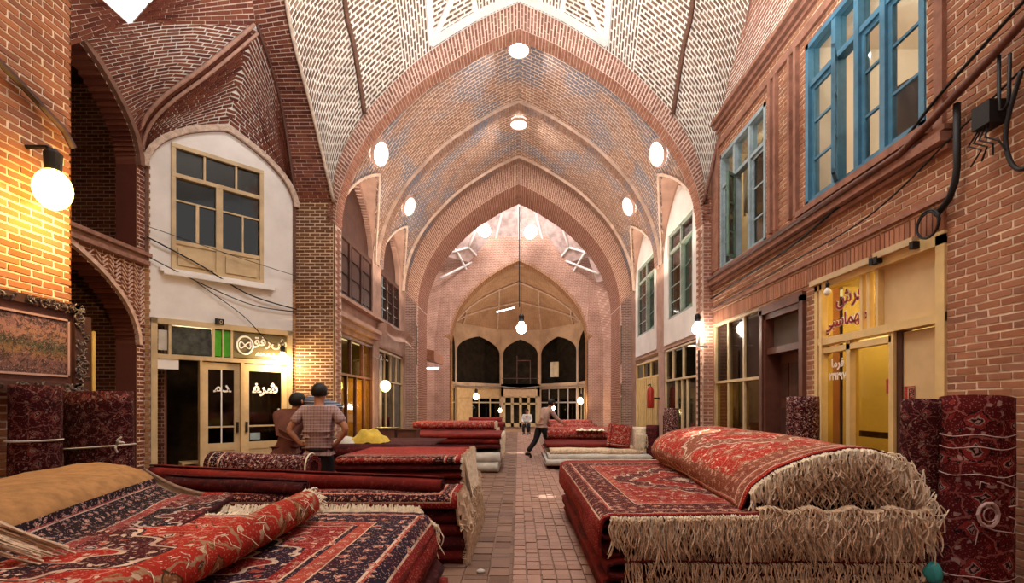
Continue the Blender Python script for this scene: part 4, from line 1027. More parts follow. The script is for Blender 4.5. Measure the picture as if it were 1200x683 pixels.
# small white lines of writing on the lower pane
lettering('\uFE8E\uFEE3\uFEAE\uFED3', 'white_lettering', M_LWHT, .15, (.37, .043, 1.98), (R(90), 0, 0), Y1, .002, .004)
lettering('\u06f2\u06f4\u06f1\u06f2\u06f9\u06f7', 'phone_number', M_LWHT, .12, (.37, .043, 1.82), (R(90), 0, 0), Y1, .002, .004)
M_POST = rug('poster_print', .2, .35, field=(.42, .05, .03), med=True, bw=.08, mscale=3)
def flatpic(nm, u0, u1, z0, z1, y, mt, e, y1=.006):
    m = MB(); m.poly([(u0, y, z0), (u1, y, z0), (u1, y, z1), (u0, y, z1), (u0, y+y1, z0), (u1, y+y1, z0), (u1, y+y1, z1), (u0, y+y1, z1)], [(0, 1, 2, 3), (7, 6, 5, 4), (0, 4, 5, 1), (1, 5, 6, 2), (2, 6, 7, 3), (3, 7, 4, 0)], 0,
        [(0, 0), (u1-u0, 0), (u1-u0, z1-z0), (0, z1-z0)]*2)
    return m.build(nm, mt, e)
flatpic('poster', 1.46, 1.60, 1.38, 1.69, .038, M_POST, Y1); flatpic('sticker', 1.18, 1.26, 1.62, 1.78, .06, M_POST, Y1)
# portrait seen inside
sp2 = empty('mirror', (4.9, 6.05, 0), R(-90), 'oval framed mirror on a stand behind the yellow shop glass', 'mirror')
m = MB(); m.tube([(.26*math.cos(a), 0, 1.05+.34*math.sin(a)) for a in [2*math.pi*k/20 for k in range(21)]], .035, 6); m.build('frame', M_REDW, sp2, smooth=True); m = MB(); m.face([(.24*math.cos(a), .02, 1.05+.32*math.sin(a)) for a in [2*math.pi*k/20 for k in range(20)]]); m.build('glass', M_BLACK, sp2); m = MB(); m.box(-.05, .05, -.03, .0, .85, 1.2); m.box(.02, .12, -.03, 0, .8, .98); m.build('figurine', M_WHITEC, sp2); m = MB(); m.box(-.03, .03, -.02, .03, 0, .72); m.box(-.2, .2, -.15, .15, 0, .03); m.build('stand', M_REDW, sp2)
# small bulb under the lintel
def bulb(nm, loc, lab, r=.05, mt=None, power=20, col=(1, .72, .38), cord=.25, group=None, socket=True, cat='lamp'):
    e = empty(nm, loc, 0, lab, cat, group)
    m = MB(); m.lathe([(0, -r), (r*.5, -r*.87), (r*.87, -r*.5), (r, 0), (r*.9, r*.45), (r*.55, r*.95), (r*.35, r*1.35), (0, r*1.4)], n=14); m.build('bulb', mt or E_BULB, e, smooth=True)
    if socket:
        m = MB(); m.lathe([(0, r*1.3), (r*.5, r*1.3), (r*.55, r*2.4), (r*.3, r*2.8), (0, r*2.8)], n=10); m.build('socket', M_BLACK, e, smooth=True)
        if cord: m = MB(); m.tube([(0, 0, r*2.7), (0, 0, r*2.7+cord)], .006, 5); m.build('cord', M_BLACK, e)
    if power:
        plight('bulb_light', e, (0, 0, -r*1.25), power, col, .03)
    return e
bulb('small_bulb', (3.93, 6.30, 2.93), 'small unlit bulb hanging under the yellow shop lintel', .045, M_LWHT, 0, cord=.04)
# ---- right, beyond the arch: two shops and two white arched windows
def far_loc(Y): return (4.0, Y, 0)
shop('window_4', far_loc(13.62), R(-90), 2.6, 2.98, 2.15, (.65, 1.45), (.9, 1.35, 1.75), M_CREAM, G_DARK, G_DARK, M_OLIVE, 'cream framed shop with tall dark doors left of the bright lamp', sill=0, lights=[((1.3, .8, 2.0), 10, (1, .75, .4))])
s5 = shop('window_5', far_loc(16.98), R(-90), 2.75, 2.86, 2.35, (.9, 1.8), (), M_YELF, G_YEL, G_DARK, M_OLIVE, 'shop closed with a yellow barred shutter', sill=0, lights=[((1.3, .8, 2.0), 12, (1, .8, .4))])
m = MB(); u = .12
while u < 2.7: m.box(u, u+.11, -.01, .03, .02, 2.33); u += .24
m.build('shutter_bars', M_YELF, s5)
def white_window(nm, Yf, wd, wz0, wz1, w0, w1, lab):
    e = empty(nm, (4.0, Yf, 0), R(-90), lab, 'window', kind='structure'); c = wd/2
    m = MB(); arc = arch2d(wd/2, 5.4, 6.95, 14)
    z0 = 3.1
    m.box(0, w0, -.03, .0, z0, 5.4); m.box(w1, wd, -.03, 0, z0, 5.4); m.box(w0, w1, -.03, 0, z0, wz0)
    for (x0, a), (x1, b_) in zip(arc, arc[1:]):
        lo0 = wz1 if w0 < c+(x0+x1)/2 < w1 else 5.4
        if a > lo0 or b_ > lo0: m.hexa([(c+x0, 0, min(lo0, a)), (c+x1, 0, min(lo0, b_)), (c+x1, -.03, min(lo0, b_)), (c+x0, -.03, min(lo0, a))], [(c+x0, 0, a), (c+x1, 0, b_), (c+x1, -.03, b_), (c+x0, -.03, a)])
    for x in ((w0, w0+.02), (w1-.02, w1)): m.box(x[0], x[1], -.03, .2, wz0, wz1)
    m.build('plaster_surround', M_PLAST, e)
    room(e, w0, w1, wz0, wz1, .31, 1.2, plain('green_room', (.10, .17, .12), .9, .2))
    t = .06; mm = MB()
    for u in (w0+t/2, (w0+w1)/2, w1-t/2): mm.box(u-t/2, u+t/2, .0, .1, wz0, wz1)
    for z in (wz0+t/2, wz1-.5, wz1-t/2): mm.box(w0, w1, .0, .1, z-t/2, z+t/2)
    for k in range(1, 4): mm.box(w0+t, (w0+w1)/2, .03, .07, wz0+k*.42, wz0+k*.42+.025)
    mm.build('frame', plain('grey_green_frame', (.33, .38, .32), .5, .3), e)
    for a, c_ in ((w0+t, (w0+w1)/2-t/2), ((w0+w1)/2+t/2, w1-t)):
        pane(e, a, c_, wz1-.5, wz1-t, .05, G_DARK)
    pane(e, w0+t, (w0+w1)/2-t/2, wz0+t, wz1-.53, .05, G_DARK)
    leaf(e, (w0+w1)/2+.03, w1-.05, wz0+t, wz1-.53, -.0, M_GREEN, G_DARK, (.3, .65), ang=-7, hinge=1)
    return e
white_window('window_6', 13.55, 2.5, 3.74, 6.0, .35, 2.25, 'green window in a white arched panel nearest beyond the great arch')
white_window('window_7', 16.85, 2.5, 3.74, 6.0, .25, 2.35, 'green window in the farther white arched panel on the right')

# ---- left: wooden gallery windows in the arches and the shops below
def arch_window(nm, Y0, wd, za, lab, mt, gl, ntr, inner):
    e = empty(nm, (-4.0, Y0, 0), R(90), lab, 'window', kind='structure'); c = wd/2
    room(e, 0, wd, 3.95, 6.9, .31, 1.2, inner)
    m = MB(); arch_fill(m, c, wd/2, 5.42, 5.6, za, .14); m.build('tympanum', mt, e)
    m = MB(); m.box(0, wd, .02, .16, 5.33, 5.46); m.box(0, wd, .02, .16, 3.95, 4.05)
    for k in range(ntr+1): u = wd*k/ntr; m.box(max(0, u-.05), min(wd, u+.05), .03, .15, 3.95, 5.4)
    m.build('frame', mt, e)
    for k in range(ntr):
        a, b_ = wd*k/ntr+.06, wd*(k+1)/ntr-.06
        if gl: 
            pane(e, a, b_, 4.05, 5.33, .1, gl); m = MB()
            for z in (4.35, 4.68, 5.0): m.box(a, b_, .06, .09, z, z+.03)
            m.box((a+b_)/2-.012, (a+b_)/2+.012, .06, .09, 4.05, 5.33); m.build('glazing_bars', M_PALEB if k == 0 else mt, e)
        else:
            m = MB(); m.box(a, b_, .08, .12, 4.05, 5.33); s = m.build('shutter', mt, e)
            for z in (4.12, 4.55, 4.98): m = MB(); m.box(a+.08, b_-.08, .05, .08, z, z+.32); m.build('panel', mt, s)
    return e
arch_window('window_8', 11.0, 2.57, 7.0, 'dark wooden shuttered gallery window in the nearest left arch', M_BROWNW, None, 3, M_DARK)
arch_window('window_9', 14.4, 2.2, 6.9, 'grilled gallery window in the second left arch', M_BROWNW, G_CLEAR, 3, M_CREAMW)
s6 = shop('window_10', (-4.0, 11.0, 0), R(90), 2.6, 3.1, 2.2, (.9, 1.8), (.65, 1.3, 1.95), M_REDW, G_YEL, G_YEL, M_OLIVE, 'brown timber shopfront with folding glazed doors on the left', sill=0, lights=[((1.3, .6, 2.4), 22, (1, .7, .3))])
for k in range(4): m = MB(); m.box(.08+k*.65, .58+k*.65, .09, .11, .05, 2.14); m.build('folding_panel', M_TANP, s6)
shop('window_15', (-4.0, 14.2, 0), R(90), 2.9, 3.1, 2.2, (.7, 1.4, 2.1), (.9, 1.8), M_CREAM, G_DARK, G_DARK, M_OLIVE, 'cream shopfront behind the yellow globe lamp on the left', sill=0, lights=[((1.3, .6, 2.4), 20, (1, .75, .4))])
# left ledges and curved signboard
mb = MB(); mb.box(-4.0, -3.80, 10.55, 13.75, 3.42, 3.52); mb.box(-4.0, -3.88, 10.55, 13.75, 3.28, 3.42); mb.box(-4.0, -3.85, 10.55, 17.4, 3.85, 3.92)
tag(mb.build('trim_13', M_PINKP), 'plaster ledge over the left shopfronts', 'trim', kind='structure')
sg = MB(); sg.grid(lambda u, v: Vector((-3.72+.06*math.cos(v*6), 13.9+3.4*u, 3.62+.35*(v-.5)-.06*math.sin(u*7))), 20, 6); sg.grid(lambda u, v: Vector((-4.0+.28*u, 13.9, 3.45+.35*v)), 1, 1)
tag(sg.build('awning_board', M_PINKP, smooth=True), 'wavy painted signboard over the second left shopfront', 'signboard')
aw = MB(); aw.hexa([(-4.6, 19.3, 3.55), (-3.3, 19.3, 3.2), (-3.3, 21.6, 3.2), (-4.6, 21.6, 3.55)], [(-4.6, 19.3, 3.95), (-3.3, 19.3, 3.6), (-3.3, 21.6, 3.6), (-4.6, 21.6, 3.95)])
tag(aw.build('awning', plain('orange_brown_board', (.36, .15, .08), .8, .3)), 'orange brown awning over the shop past the middle arch on the left', 'awning')
e = empty('strip_light', (-3.75, 21.0, 3.05), 0, 'white strip light under the orange brown awning', 'lamp'); m = MB(); m.box(-.35, .35, -.03, .03, -.03, .03); m.build('tube', E_FTUBE, e); m = MB(); m.box(-.38, .38, -.04, .04, .03, .07); m.build('housing', M_CREAM, e)

# ---- corner shop on the left canted wall
S = empty('shopfront', CO, CR, 'narrow corner shop with signs in its transom and one missing door', 'shopfront', kind='structure')
room(S, .1, 2.4, .01, 2.98, .3, 2.2, plain('brown_curtain_interior', (.10, .062, .035), .9, .4, 5, .2), M_DARK)
m = MB()
for a, b_ in ((.08, .17), (2.33, 2.42)): m.box(a, b_, -.05, .14, .01, 3.0)
m.box(.08, 2.42, -.05, .14, 2.9, 3.0); m.box(.08, 2.42, -.04, .13, 2.30, 2.38)
m.box(.33, .37, -.03, .1, 2.38, 2.9); m.box(1.00, 1.04, -.03, .1, 2.38, 2.9); m.box(1.30, 1.34, -.03, .1, 2.38, 2.9); m.box(1.16, 1.18, -.03, .1, 2.38, 2.9)
m.box(1.47, 1.53, -.04, .12, .01, 2.3); m.box(.80, .84, -.04, .12, .01, 2.3)
m.build('frame', M_CREAM, S)
flatpic('sign_panel', .38, .99, 2.40, 2.88, .0, plain('dark_mirror_panel', (.09, .10, .085), .25, .6, 8, .1), S)
flatpic('sign_panel', 1.05, 1.15, 2.40, 2.88, .0, plain('green_panel', (.10, .48, .03), .4, .2), S); flatpic('sign_panel', 1.19, 1.29, 2.40, 2.88, .0, plain('green_panel_dark', (.08, .40, .03), .4, .2), S)
sg2 = flatpic('sign_panel', 1.35, 2.32, 2.40, 2.88, .0, plain('olive_sign', (.17, .14, .07), .5, .2), S)
flatpic('number_plate', 1.03, 1.18, 2.98, 3.09, -.07, M_BLACK, S)
lettering('10', 'digits', M_CREAM, .10, (1.105, -.073, 3.0), (R(90), 0, 0), S, .001)
m = MB(); m.tube([(1.55+.14*math.cos(a), -.01, 2.64+.17*math.sin(a)) for a in [2*math.pi*k/20 for k in range(21)]], .018, 6); m.tube([(1.55+.10*math.cos(a), -.01, 2.64+.06*math.sin(2*a)) for a in [2*math.pi*k/24 for k in range(25)]], .012, 6); m.build('sign_emblem', M_LWHT, S)
lettering('\uFED5\uFED3\uFEAE\uFEB5', 'sign_writing', M_LWHT, .25, (1.98, -.006, 2.66), (R(90), 0, 0), S, .002, .006)
lettering('\uFEE3\uFEA4\uFEE4\uFEAA\uFEF1', 'sign_writing', M_LWHT, .16, (1.98, -.006, 2.46), (R(90), 0, 0), S, .002, .004)
flatpic('paper_notice', .19, .32, 2.45, 2.80, .02, M_WHITEC, S); flatpic('valance_board', .17, .48, 2.12, 2.30, -.02, M_PLAST, S)
e_ = MB(); e_.box(.42, .98, .03, .06, 2.83, 2.86); e_.build('tube', E_TUBE, S)
def glazed_door(e, u0, u1, ang, hinge, lab, name='door_leaf'):
    s = empty(name, (u1 if hinge else u0, .04, 0.02), R(ang)); s.parent = e; W_ = u1-u0; x0 = -W_ if hinge else 0; H_ = 2.26
    m = MB(); m.box(x0, x0+.1, -.025, .025, 0, H_); m.box(x0+W_-.1, x0+W_, -.025, .025, 0, H_); m.box(x0, x0+W_, -.024, .024, 0, .12); m.box(x0, x0+W_, -.024, .024, H_-.13, H_); m.box(x0, x0+W_, -.024, .024, .62, .76); m.box(x0+.09, x0+W_-.09, -.012, .012, .12, .62)
    m.box(x0+.1, x0+W_-.1, -.015, .015, 1.05, 1.08)
    m.build('sash', M_CREAM, s); pane(s, x0+.1, x0+W_-.1, .76, H_-.13, 0, G_DARK)
    m = MB(); m.box(x0+(.03 if hinge else W_-.07), x0+(.07 if hinge else W_-.03), -.06, -.03, .95, 1.15); m.build('handle', M_IRON, s); return s
d1 = glazed_door(S, .84, 1.47, 0, 0, ''); d2 = glazed_door(S, 1.53, 2.33, 0, 1, '')
m = MB(); m.box(.31, .33, -.02, .02, .76, 2.13); m.build('glazing_bar', M_PLAST, d1)
lettering('\uFEE3\uFEAA', 'white_lettering', M_LWHT, .26, (.33, -.02, 1.72), (R(90), 0, 0), d1, .002, .006)
lettering('\uFED4\uFEAE\uFEB7', 'white_lettering', M_LWHT, .28, (-.40, -.02, 1.72), (R(90), 0, 0), d2, .002, .010)
m = MB(); m.tube([(-.13, -.02, .9), (-.17, -.02, 1.1), (-.12, -.02, 1.25), (-.16, -.02, 1.4)], .02, 5); m.tube([(-.17, -.02, .9), (-.13, -.02, 1.12), (-.19, -.02, 1.2)], .014, 5); m.build('glass_drawing', M_LWHT, d2)
flatpic('sticker', -.68, -.50, .80, .93, -.02, M_PALEB, d2)
# display things inside the dark doorway
t_ = empty('stool', (-6.15, 9.25, 0), R(45), 'low wooden stool just inside the open corner shop', 'stool'); m = MB(); m.box(-.15, .15, -.15, .15, .40, .44); m.build('seat', M_TANP, t_)
for x in (-.13, .13):
    for y in (-.13, .13): m = MB(); m.box(x-.02, x+.02, y-.02, y+.02, 0, .40); m.build('leg', M_TANP, t_)

# window over the corner shop
W0 = empty('window_16', CO, CR, 'cream painted double casement window above the corner shop', 'window', kind='structure')
room(W0, .3, 1.95, 3.8, 6.2, .3, 1.4, plain('dim_blue_room', (.07, .06, .08), .9, .4, 4, .1))
m = MB(); a, b_, z0, z1 = .37, 1.88, 3.87, 6.10; t = .07
for u in (a+t/2, b_-t/2): m.box(u-t/2, u+t/2, -.03, .12, z0, z1)
m.box(1.06, 1.17, -.03, .1, z0, 5.52)
for z in (z0+t/2, 5.55, z1-t/2): m.box(a, b_, -.035, .12, z-t/2, z+t/2)
m.box(a, b_, -.02, .1, 4.34, 4.41)
for u in (.88, 1.40): m.box(u-.018, u+.018, -.01, .08, 5.55, z1)
m.box(a, b_, 0, .06, z0, 4.34)
m.box(a+.1, 1.02, -.025, 0, 3.97, 4.28); m.box(1.22, b_-.12, -.025, 0, 3.97, 4.28)
m.build('frame', M_CREAM, W0)
m = MB()
m.box(a+t, 1.06, .0, .05, 5.10, 5.13); m.box(1.17, b_-t, 0, .05, 5.10, 5.13); m.box(.74, .79, -.02, .05, 4.41, 5.1); m.box(1.50, 1.53, 0, .05, 4.41, 5.1); m.build('glazing_bars', M_CREAM, W0)
for u0, u1, q0, q1 in ((a+t, .87, 5.58, 6.03), (.9, 1.38, 5.58, 6.03), (1.42, b_-t, 5.58, 6.03), (a+t, 1.06, 5.13, 5.5), (1.17, b_-t, 5.13, 5.5), (a+t, .74, 4.41, 5.1), (.79, 1.06, 4.41, 5.1), (1.17, 1.5, 4.41, 5.1), (1.53, b_-t, 4.41, 5.1)):
    pane(W0, u0, u1, q0, q1, .03, G_DARK)
m = MB(); m.box(.25, 2.05, -.12, .02, 3.76, 3.82); m.box(.2, 2.1, -.06, .02, 3.82, 3.88); m.build('sill', M_PLAST, W0)
# thin cables across the white wall
def cable(pts, r, lab, mt=None, sag=0, nm='cable'):
    m = MB(); P_ = cat([tuple(p) for p in pts], 8) if len(pts) > 2 else [Vector(pts[0]).lerp(Vector(pts[1]), k/12)-Vector((0, 0, sag*math.sin(math.pi*k/12))) for k in range(13)]
    m.tube(P_, r, 5); return tag(m.build(nm, mt or M_BLACK, smooth=True), lab, 'cable')
def cpt(u, z, off=.06): p = canted(u, z); return Vector((p.x+off*.707, p.y-off*.707, z))
cable([cpt(.02, 4.35), cpt(.8, 4.02), cpt(1.6, 3.62), cpt(2.5, 3.45)], .013, 'thick black cable sagging across the white corner wall')
cable([cpt(.02, 4.02), cpt(.9, 3.66), cpt(1.7, 3.42), cpt(2.5, 3.40)], .010, 'second black cable below the sagging one on the corner wall')
cable([cpt(.0, 4.52, .1), cpt(1.3, 4.30, .1), cpt(2.52, 4.12, .1)], .006, 'thin wire stretched across the cream window above the corner shop')
cable([cpt(.75, 3.7), cpt(1.5, 3.2), cpt(1.95, 2.75), cpt(2.2, 2.72, .12)], .008, 'wire running down to the lamp over the corner shop doors')
bl1 = bulb('wall_bulb', cpt(2.17, 2.42, .22), 'bright bare bulb over the corner shop glass doors', .09, E_BULB, 70, cord=.12)

# ---- globe lamp on the near left pier
gl_ = empty('globe_lamp', (-4.16, 4.42, 3.42), 0, 'glowing yellow globe lamp on the near left brick pier', 'lamp')
m = MB(); m.lathe([(.14*math.sin(a), -.18*math.cos(a)) for a in [math.pi*k/12 for k in range(13)]], n=18); m.build('globe', E_YBULB, gl_, smooth=True)
m = MB(); m.lathe([(0, .17), (.06, .17), (.07, .32), (.03, .36), (0, .36)], n=10); m.tube([(0, 0, .34), (-.05, 0, .38), (-.24, 0, .38)], .02, 6); m.build('bracket', M_BLACK, gl_)
plight('globe_light', gl_, (.25, .05, -.25), 70, (1, .62, .18), .05)
mb = MB(); mb.tube([(-4.34, 3.6, 4.55), (-4.34, 4.3, 4.30), (-4.34, 4.72, 4.12), (-4.34, 4.82, 4.0)], .03, 6)
tag(mb.build('conduit', M_BROWNW), 'dark slanting conduit high on the near left pier', 'pipe')

# ---- carved frame with a woven picture on the pier, and a second frame behind it
Fm = empty('picture_frame', (-4.39, 4.99, 0), R(90), 'woven village picture in a carved dark frame on the near left pier', 'picture')
Fm.location = (-4.32, 3.2, 0)
def carve(mb, u0, u1, z0, z1, y0, y1, n, seed):
    r = random.Random(seed)
    for k in range(n):
        u, z = r.uniform(u0, u1), r.uniform(z0, z1); a = r.uniform(0, 6.3); s = r.uniform(.015, .035)
        mb.tube([(u+s*math.cos(a+t*.9)*(1-.13*t), y0-.01*math.sin(t), z+s*math.sin(a+t*.9)*(1-.13*t)) for t in range(6)], .006, 5)
m = MB(); m.box(0, 1.56, -.02, .04, 1.70, 2.38); m.build('mount', M_REDW, Fm)
m = MB()
for z0, z1 in ((2.38, 2.46), (1.60, 1.70)): m.box(-.1, 1.66, -.05, .04, z0, z1)
m.box(1.56, 1.66, -.05, .04, 1.60, 2.46); m.build('outer_frame', M_BROWNW, Fm)
m = MB(); carve(m, .0, 1.64, 2.39, 2.45, -.055, 0, 90, 1); carve(m, .0, 1.64, 1.61, 1.69, -.055, 0, 80, 2); carve(m, 1.57, 1.65, 1.6, 2.44, -.055, 0, 60, 3); m.build('carving', plain('carved_black_silver', (.20, .15, .13), .4, .7, 30, .2), Fm)['kind'] = 'stuff'
m = MB()
for z in (1.76, 2.29): m.box(.02, 1.52, -.04, -.02, z, z+.018)
m.box(1.50, 1.52, -.04, -.02, 1.76, 2.308); m.build('inner_border', plain('pinkish_border', (.55, .33, .28), .5, .2), Fm)
def village():
    t = NT('woven_village_picture'); s = t.n('ShaderNodeSeparateXYZ'); uv = t.coord('UV'); t.set(s.inputs[0], uv); v = s.outputs[1]; nz = t.noise(7, 5, uv, .7)
    vv = t.math('ADD', v, t.math('MULTIPLY', t.math('SUBTRACT', nz, .5), .35))
    c = t.ramp(t.math('DIVIDE', vv, .6), [(0, (.10, .05, .045)), (.22, (.20, .09, .07)), (.3, (.25, .13, .05)), (.45, (.05, .06, .03)), (.55, (.35, .17, .10)), (.72, (.30, .14, .12)), (.82, (.02, .015, .02)), (.9, (.4, .2, .17))], 'LINEAR')
    n3 = t.noise(16, 6, uv, .75, 1.5); c = t.mix(t.ramp(n3, [(.50, (0, 0, 0)), (.54, (.8, .8, .8))]), c, (.02, .012, .015)); n4 = t.noise(30, 6, uv, .8, 2.5); c = t.mix(t.ramp(n4, [(.56, (0, 0, 0)), (.60, (.8, .8, .8))]), c, (.50, .28, .22))
    return t.finish(c, .8, nz, .3, .004)
flatpic('woven_picture', .02, 1.50, 1.78, 2.29, -.03, village(), Fm)
m = MB()   # houses in the picture, low relief
G2 = empty('picture_frame', (-4.72, 5.25, 0), R(70), 'dark carved frame with a gold edge leaning behind the near pier', 'frame')
m = MB(); m.box(-.1, .16, 0, .05, 0, 2.45); m.build('panel', M_BROWNW, G2); m = MB(); carve(m, -.08, .12, 1.57, 2.43, -.01, 0, 70, 6); m.build('carving', plain('carved_black_silver', (.22, .17, .15), .4, .7, 30, .2), G2)['kind'] = 'stuff'; m = MB(); m.box(.16, .19, -.02, .05, 1.5, 2.3); m.build('gold_edge', plain('gold_edge', (.62, .42, .12), .4, .2), G2)

# ---- pipes, cables, junction box on the right wall
cable([(3.93, 2.6, 5.05), (3.93, 3.6, 4.72), (3.93, 4.6, 4.40), (3.93, 5.3, 4.12), (3.92, 6.9, 3.80), (3.92, 8.5, 3.72), (3.92, 10.1, 3.66)], .016, 'black cable along the right wall below the windows')
cable([(3.94, 3.0, 4.45), (3.94, 3.9, 4.12), (3.94, 4.45, 3.95), (3.94, 5.6, 3.62), (3.94, 7.4, 3.55), (3.94, 10.0, 3.45)], .010, 'thin cable below the string course on the right wall')
mb = MB(); mb.tube([(3.90, 2.4, 5.0), (3.90, 3.4, 4.62), (3.90, 4.1, 4.36), (3.88, 4.42, 4.24), (3.88, 4.56, 4.20), (3.86, 5.0, 4.04), (3.86, 10.1, 4.04)], .035, 8)
tag(mb.build('conduit', M_REDW, smooth=True), 'reddish conduit pipe climbing along the right wall', 'pipe')
mb = MB(); mb.tube([(3.93, 4.44, 4.2), (3.93, 4.44, 3.62), (3.93, 4.46, 3.5), (3.93, 4.52, 3.38), (3.93, 4.66, 3.28)], .028, 8)
tag(mb.build('conduit', M_BLACK, smooth=True), 'dark vertical pipe bent over the end of the yellow shop lintel', 'pipe')
mb = MB(); mb.tube([(3.9, 4.72+.13*math.cos(a), 3.22+.13*math.sin(a)) for a in [2*math.pi*k/18 for k in range(19)]], .012, 6); mb.tube([(3.88, 4.70+.12*math.cos(a), 3.20+.12*math.sin(a)) for a in [2*math.pi*k/18+1 for k in range(19)]], .009, 6)
tag(mb.build('cable_coil', M_BLACK), 'coil of black cable at the corner of the yellow shop lintel', 'cable')
jb = empty('junction_box', (3.9, 4.12, 3.83), R(-90), 'small black junction box with wires on the right brick wall', 'box'); m = MB(); m.box(-.08, .08, -.06, .08, -.02, .17); m.build('box', M_BLACK, jb)
m = MB()
for k in range(4): m.tube([(-.06+.03*k, -.02, -.02), (-.12+.05*k, -.05, -.12), (-.02+.05*k, -.03, -.2), (-.15+.1*k, 0, -.28)], .008, 5)
m.build('wires', M_BLACK, jb)
mb = MB(); mb.tube([(3.92, 4.04, 4.35), (3.92, 4.04, 3.9), (3.92, 4.0, 3.88), (3.92, 3.96, 3.92), (3.92, 3.95, 4.3)], .014, 6); tag(mb.build('cable_loop', M_BLACK, smooth=True), 'black cable loop right of the junction box', 'cable')
cable([(3.92, 3.86, 4.1), (3.92, 3.98, 3.72), (3.92, 3.95, 3.45), (3.92, 3.84, 3.33), (3.92, 3.6, 3.4)], .018, 'black hose curving at the right edge of the brick wall')
cable([(3.93, 3.82, 3.4), (3.93, 3.80, 2.2)], .010, 'thin black wire hanging on the near right brick wall')
# wall lamp past the first arch on the right, downpipes
wl = bulb('wall_lamp', (3.62, 10.02, 3.03), 'very bright white bulb on the pier right of the first great arch', .11, E_WBULB, 150, (1, .86, .66), cord=0)
m = MB(); m.tube([(0, 0, -.35), (.02, 0, -.12)], .03, 8); m.tube([(-.2, 0, -.35), (.2, 0, -.35)], .02, 6); m.build('bracket', M_GREYP, wl)
mb = MB(); mb.tube([(3.66, 10.06, 0), (3.66, 10.06, 2.6)], .02, 8); tag(mb.build('downpipe', M_IRON), 'dark thin pipe below the bright lamp on the right pier', 'pipe')
mb = MB(); mb.tube([(-3.86, 13.78, 0), (-3.86, 13.78, 2.9)], .05, 8); mb.tube([(-3.86, 13.78, 2.7), (-3.7, 13.7, 2.75), (-3.6, 13.6, 2.7)], .02, 6); mb.tube([(-3.86, 13.78, 2.75), (-3.95, 13.4, 2.8)], .02, 6)
tag(mb.build('downpipe', M_GREYP, smooth=True), 'tall pale pipe between the left shopfronts', 'pipe')
gb = empty('globe_lamp', (-3.45, 12.8, 1.98), 0, 'yellow globe lamp hanging before the left shops', 'lamp')
m = MB(); m.lathe([(.13*math.sin(a), -.15*math.cos(a)) for a in [math.pi*k/10 for k in range(11)]], n=14); m.build('globe', E_YBULB, gb, smooth=True); m = MB(); m.tube([(0, 0, .14), (0, 0, .7), (-.2, .3, .85), (-.4, .9, .8)], .012, 5); m.build('arm', M_BLACK, gb)
plight('globe_light', gb, (0, -.2, -.2), 45, (1, .68, .25), .05)
# pendant in the second crossing
pd = bulb('pendant_lamp', (.12, 23.1, 5.05), 'white pendant lamp hanging from the far dome on a long cord', .24, E_WBULB, 260, (1, .93, .88), cord=7.75, cat='lamp')
cable([(.02, 19.3, 9.2), (.02, 19.3, 5.3)], .02, 'long dark rod hanging from the middle arch apex')
# far lamps
for k, (px, py, Y, lab) in enumerate(((558, 465, 27.5, 'warm wall lamp left in the end hall'), (586, 481, 29, 'small warm lamp between the end hall doors'), (680, 470, 27, 'warm bulb on the right pier of the far arch'), (647, 478, 29.5, 'white lamp in the right bay of the end hall'))):
    bulb('far_lamp', tuple(P(px, py, Y)), lab, .16 if k != 1 else .1, E_BULB if k != 3 else E_WBULB, 40, (1, .75, .42), cord=.3)
mb = MB(); mb.box(0, 1.1, 0, .06, 0, .06); o = mb.build('ceiling_tube', E_FTUBE); o.location = P(582, 366, 29.2); o.rotation_euler = (0, R(-14), 0)
tag(o, 'slanting fluorescent tube under the end half dome', 'lamp')
# skylights in the great vault (glass lights in rims)
def skylight(c, nrm, rx, ry, lab, up=(0, 1, 0)):
    c = Vector(c); nrm = Vector(nrm).normalized(); x = Vector(up).cross(nrm).normalized(); y = nrm.cross(x)
    e = MB(); n = 20; pts = [c+x*rx*math.cos(2*math.pi*k/n)+y*ry*math.sin(2*math.pi*k/n) for k in range(n)]
    e.face(pts); o = e.build('skylight', E_SKY); tag(o, lab, 'skylight', kind='structure')
    r = MB()
    for k in range(n):
        a, b = pts[k], pts[(k+1) % n]; ao, bo = c+(a-c)*1.18, c+(b-c)*1.18; h = nrm*.03
        r.hexa([a-h, b-h, bo-h, ao-h], [a+h, b+h, bo-h*.2, ao-h*.2])
    r.build('rim', M_PINKP, o); return o
for Y, who in ((11.7, 'near'), (14.8, 'far')):
    z = 10.0; skylight((0, Y, 9.88), (0, 0, -1), .24, .26, 'crown skylight of the %s bay of the great vault' % who)
    for s in (-1, 1):
        skylight((s*3.27, Y, 7.42), (-s*1, 0, -.62), .24, .42, 'oval skylight low on the %s haunch, %s bay of the great vault' % ('left' if s < 0 else 'right', who), up=(0, 1, 0))
    area('skylight_glow', (0, Y, 9.8), (0, 0, 0), .5, 110, (1, .93, .84))
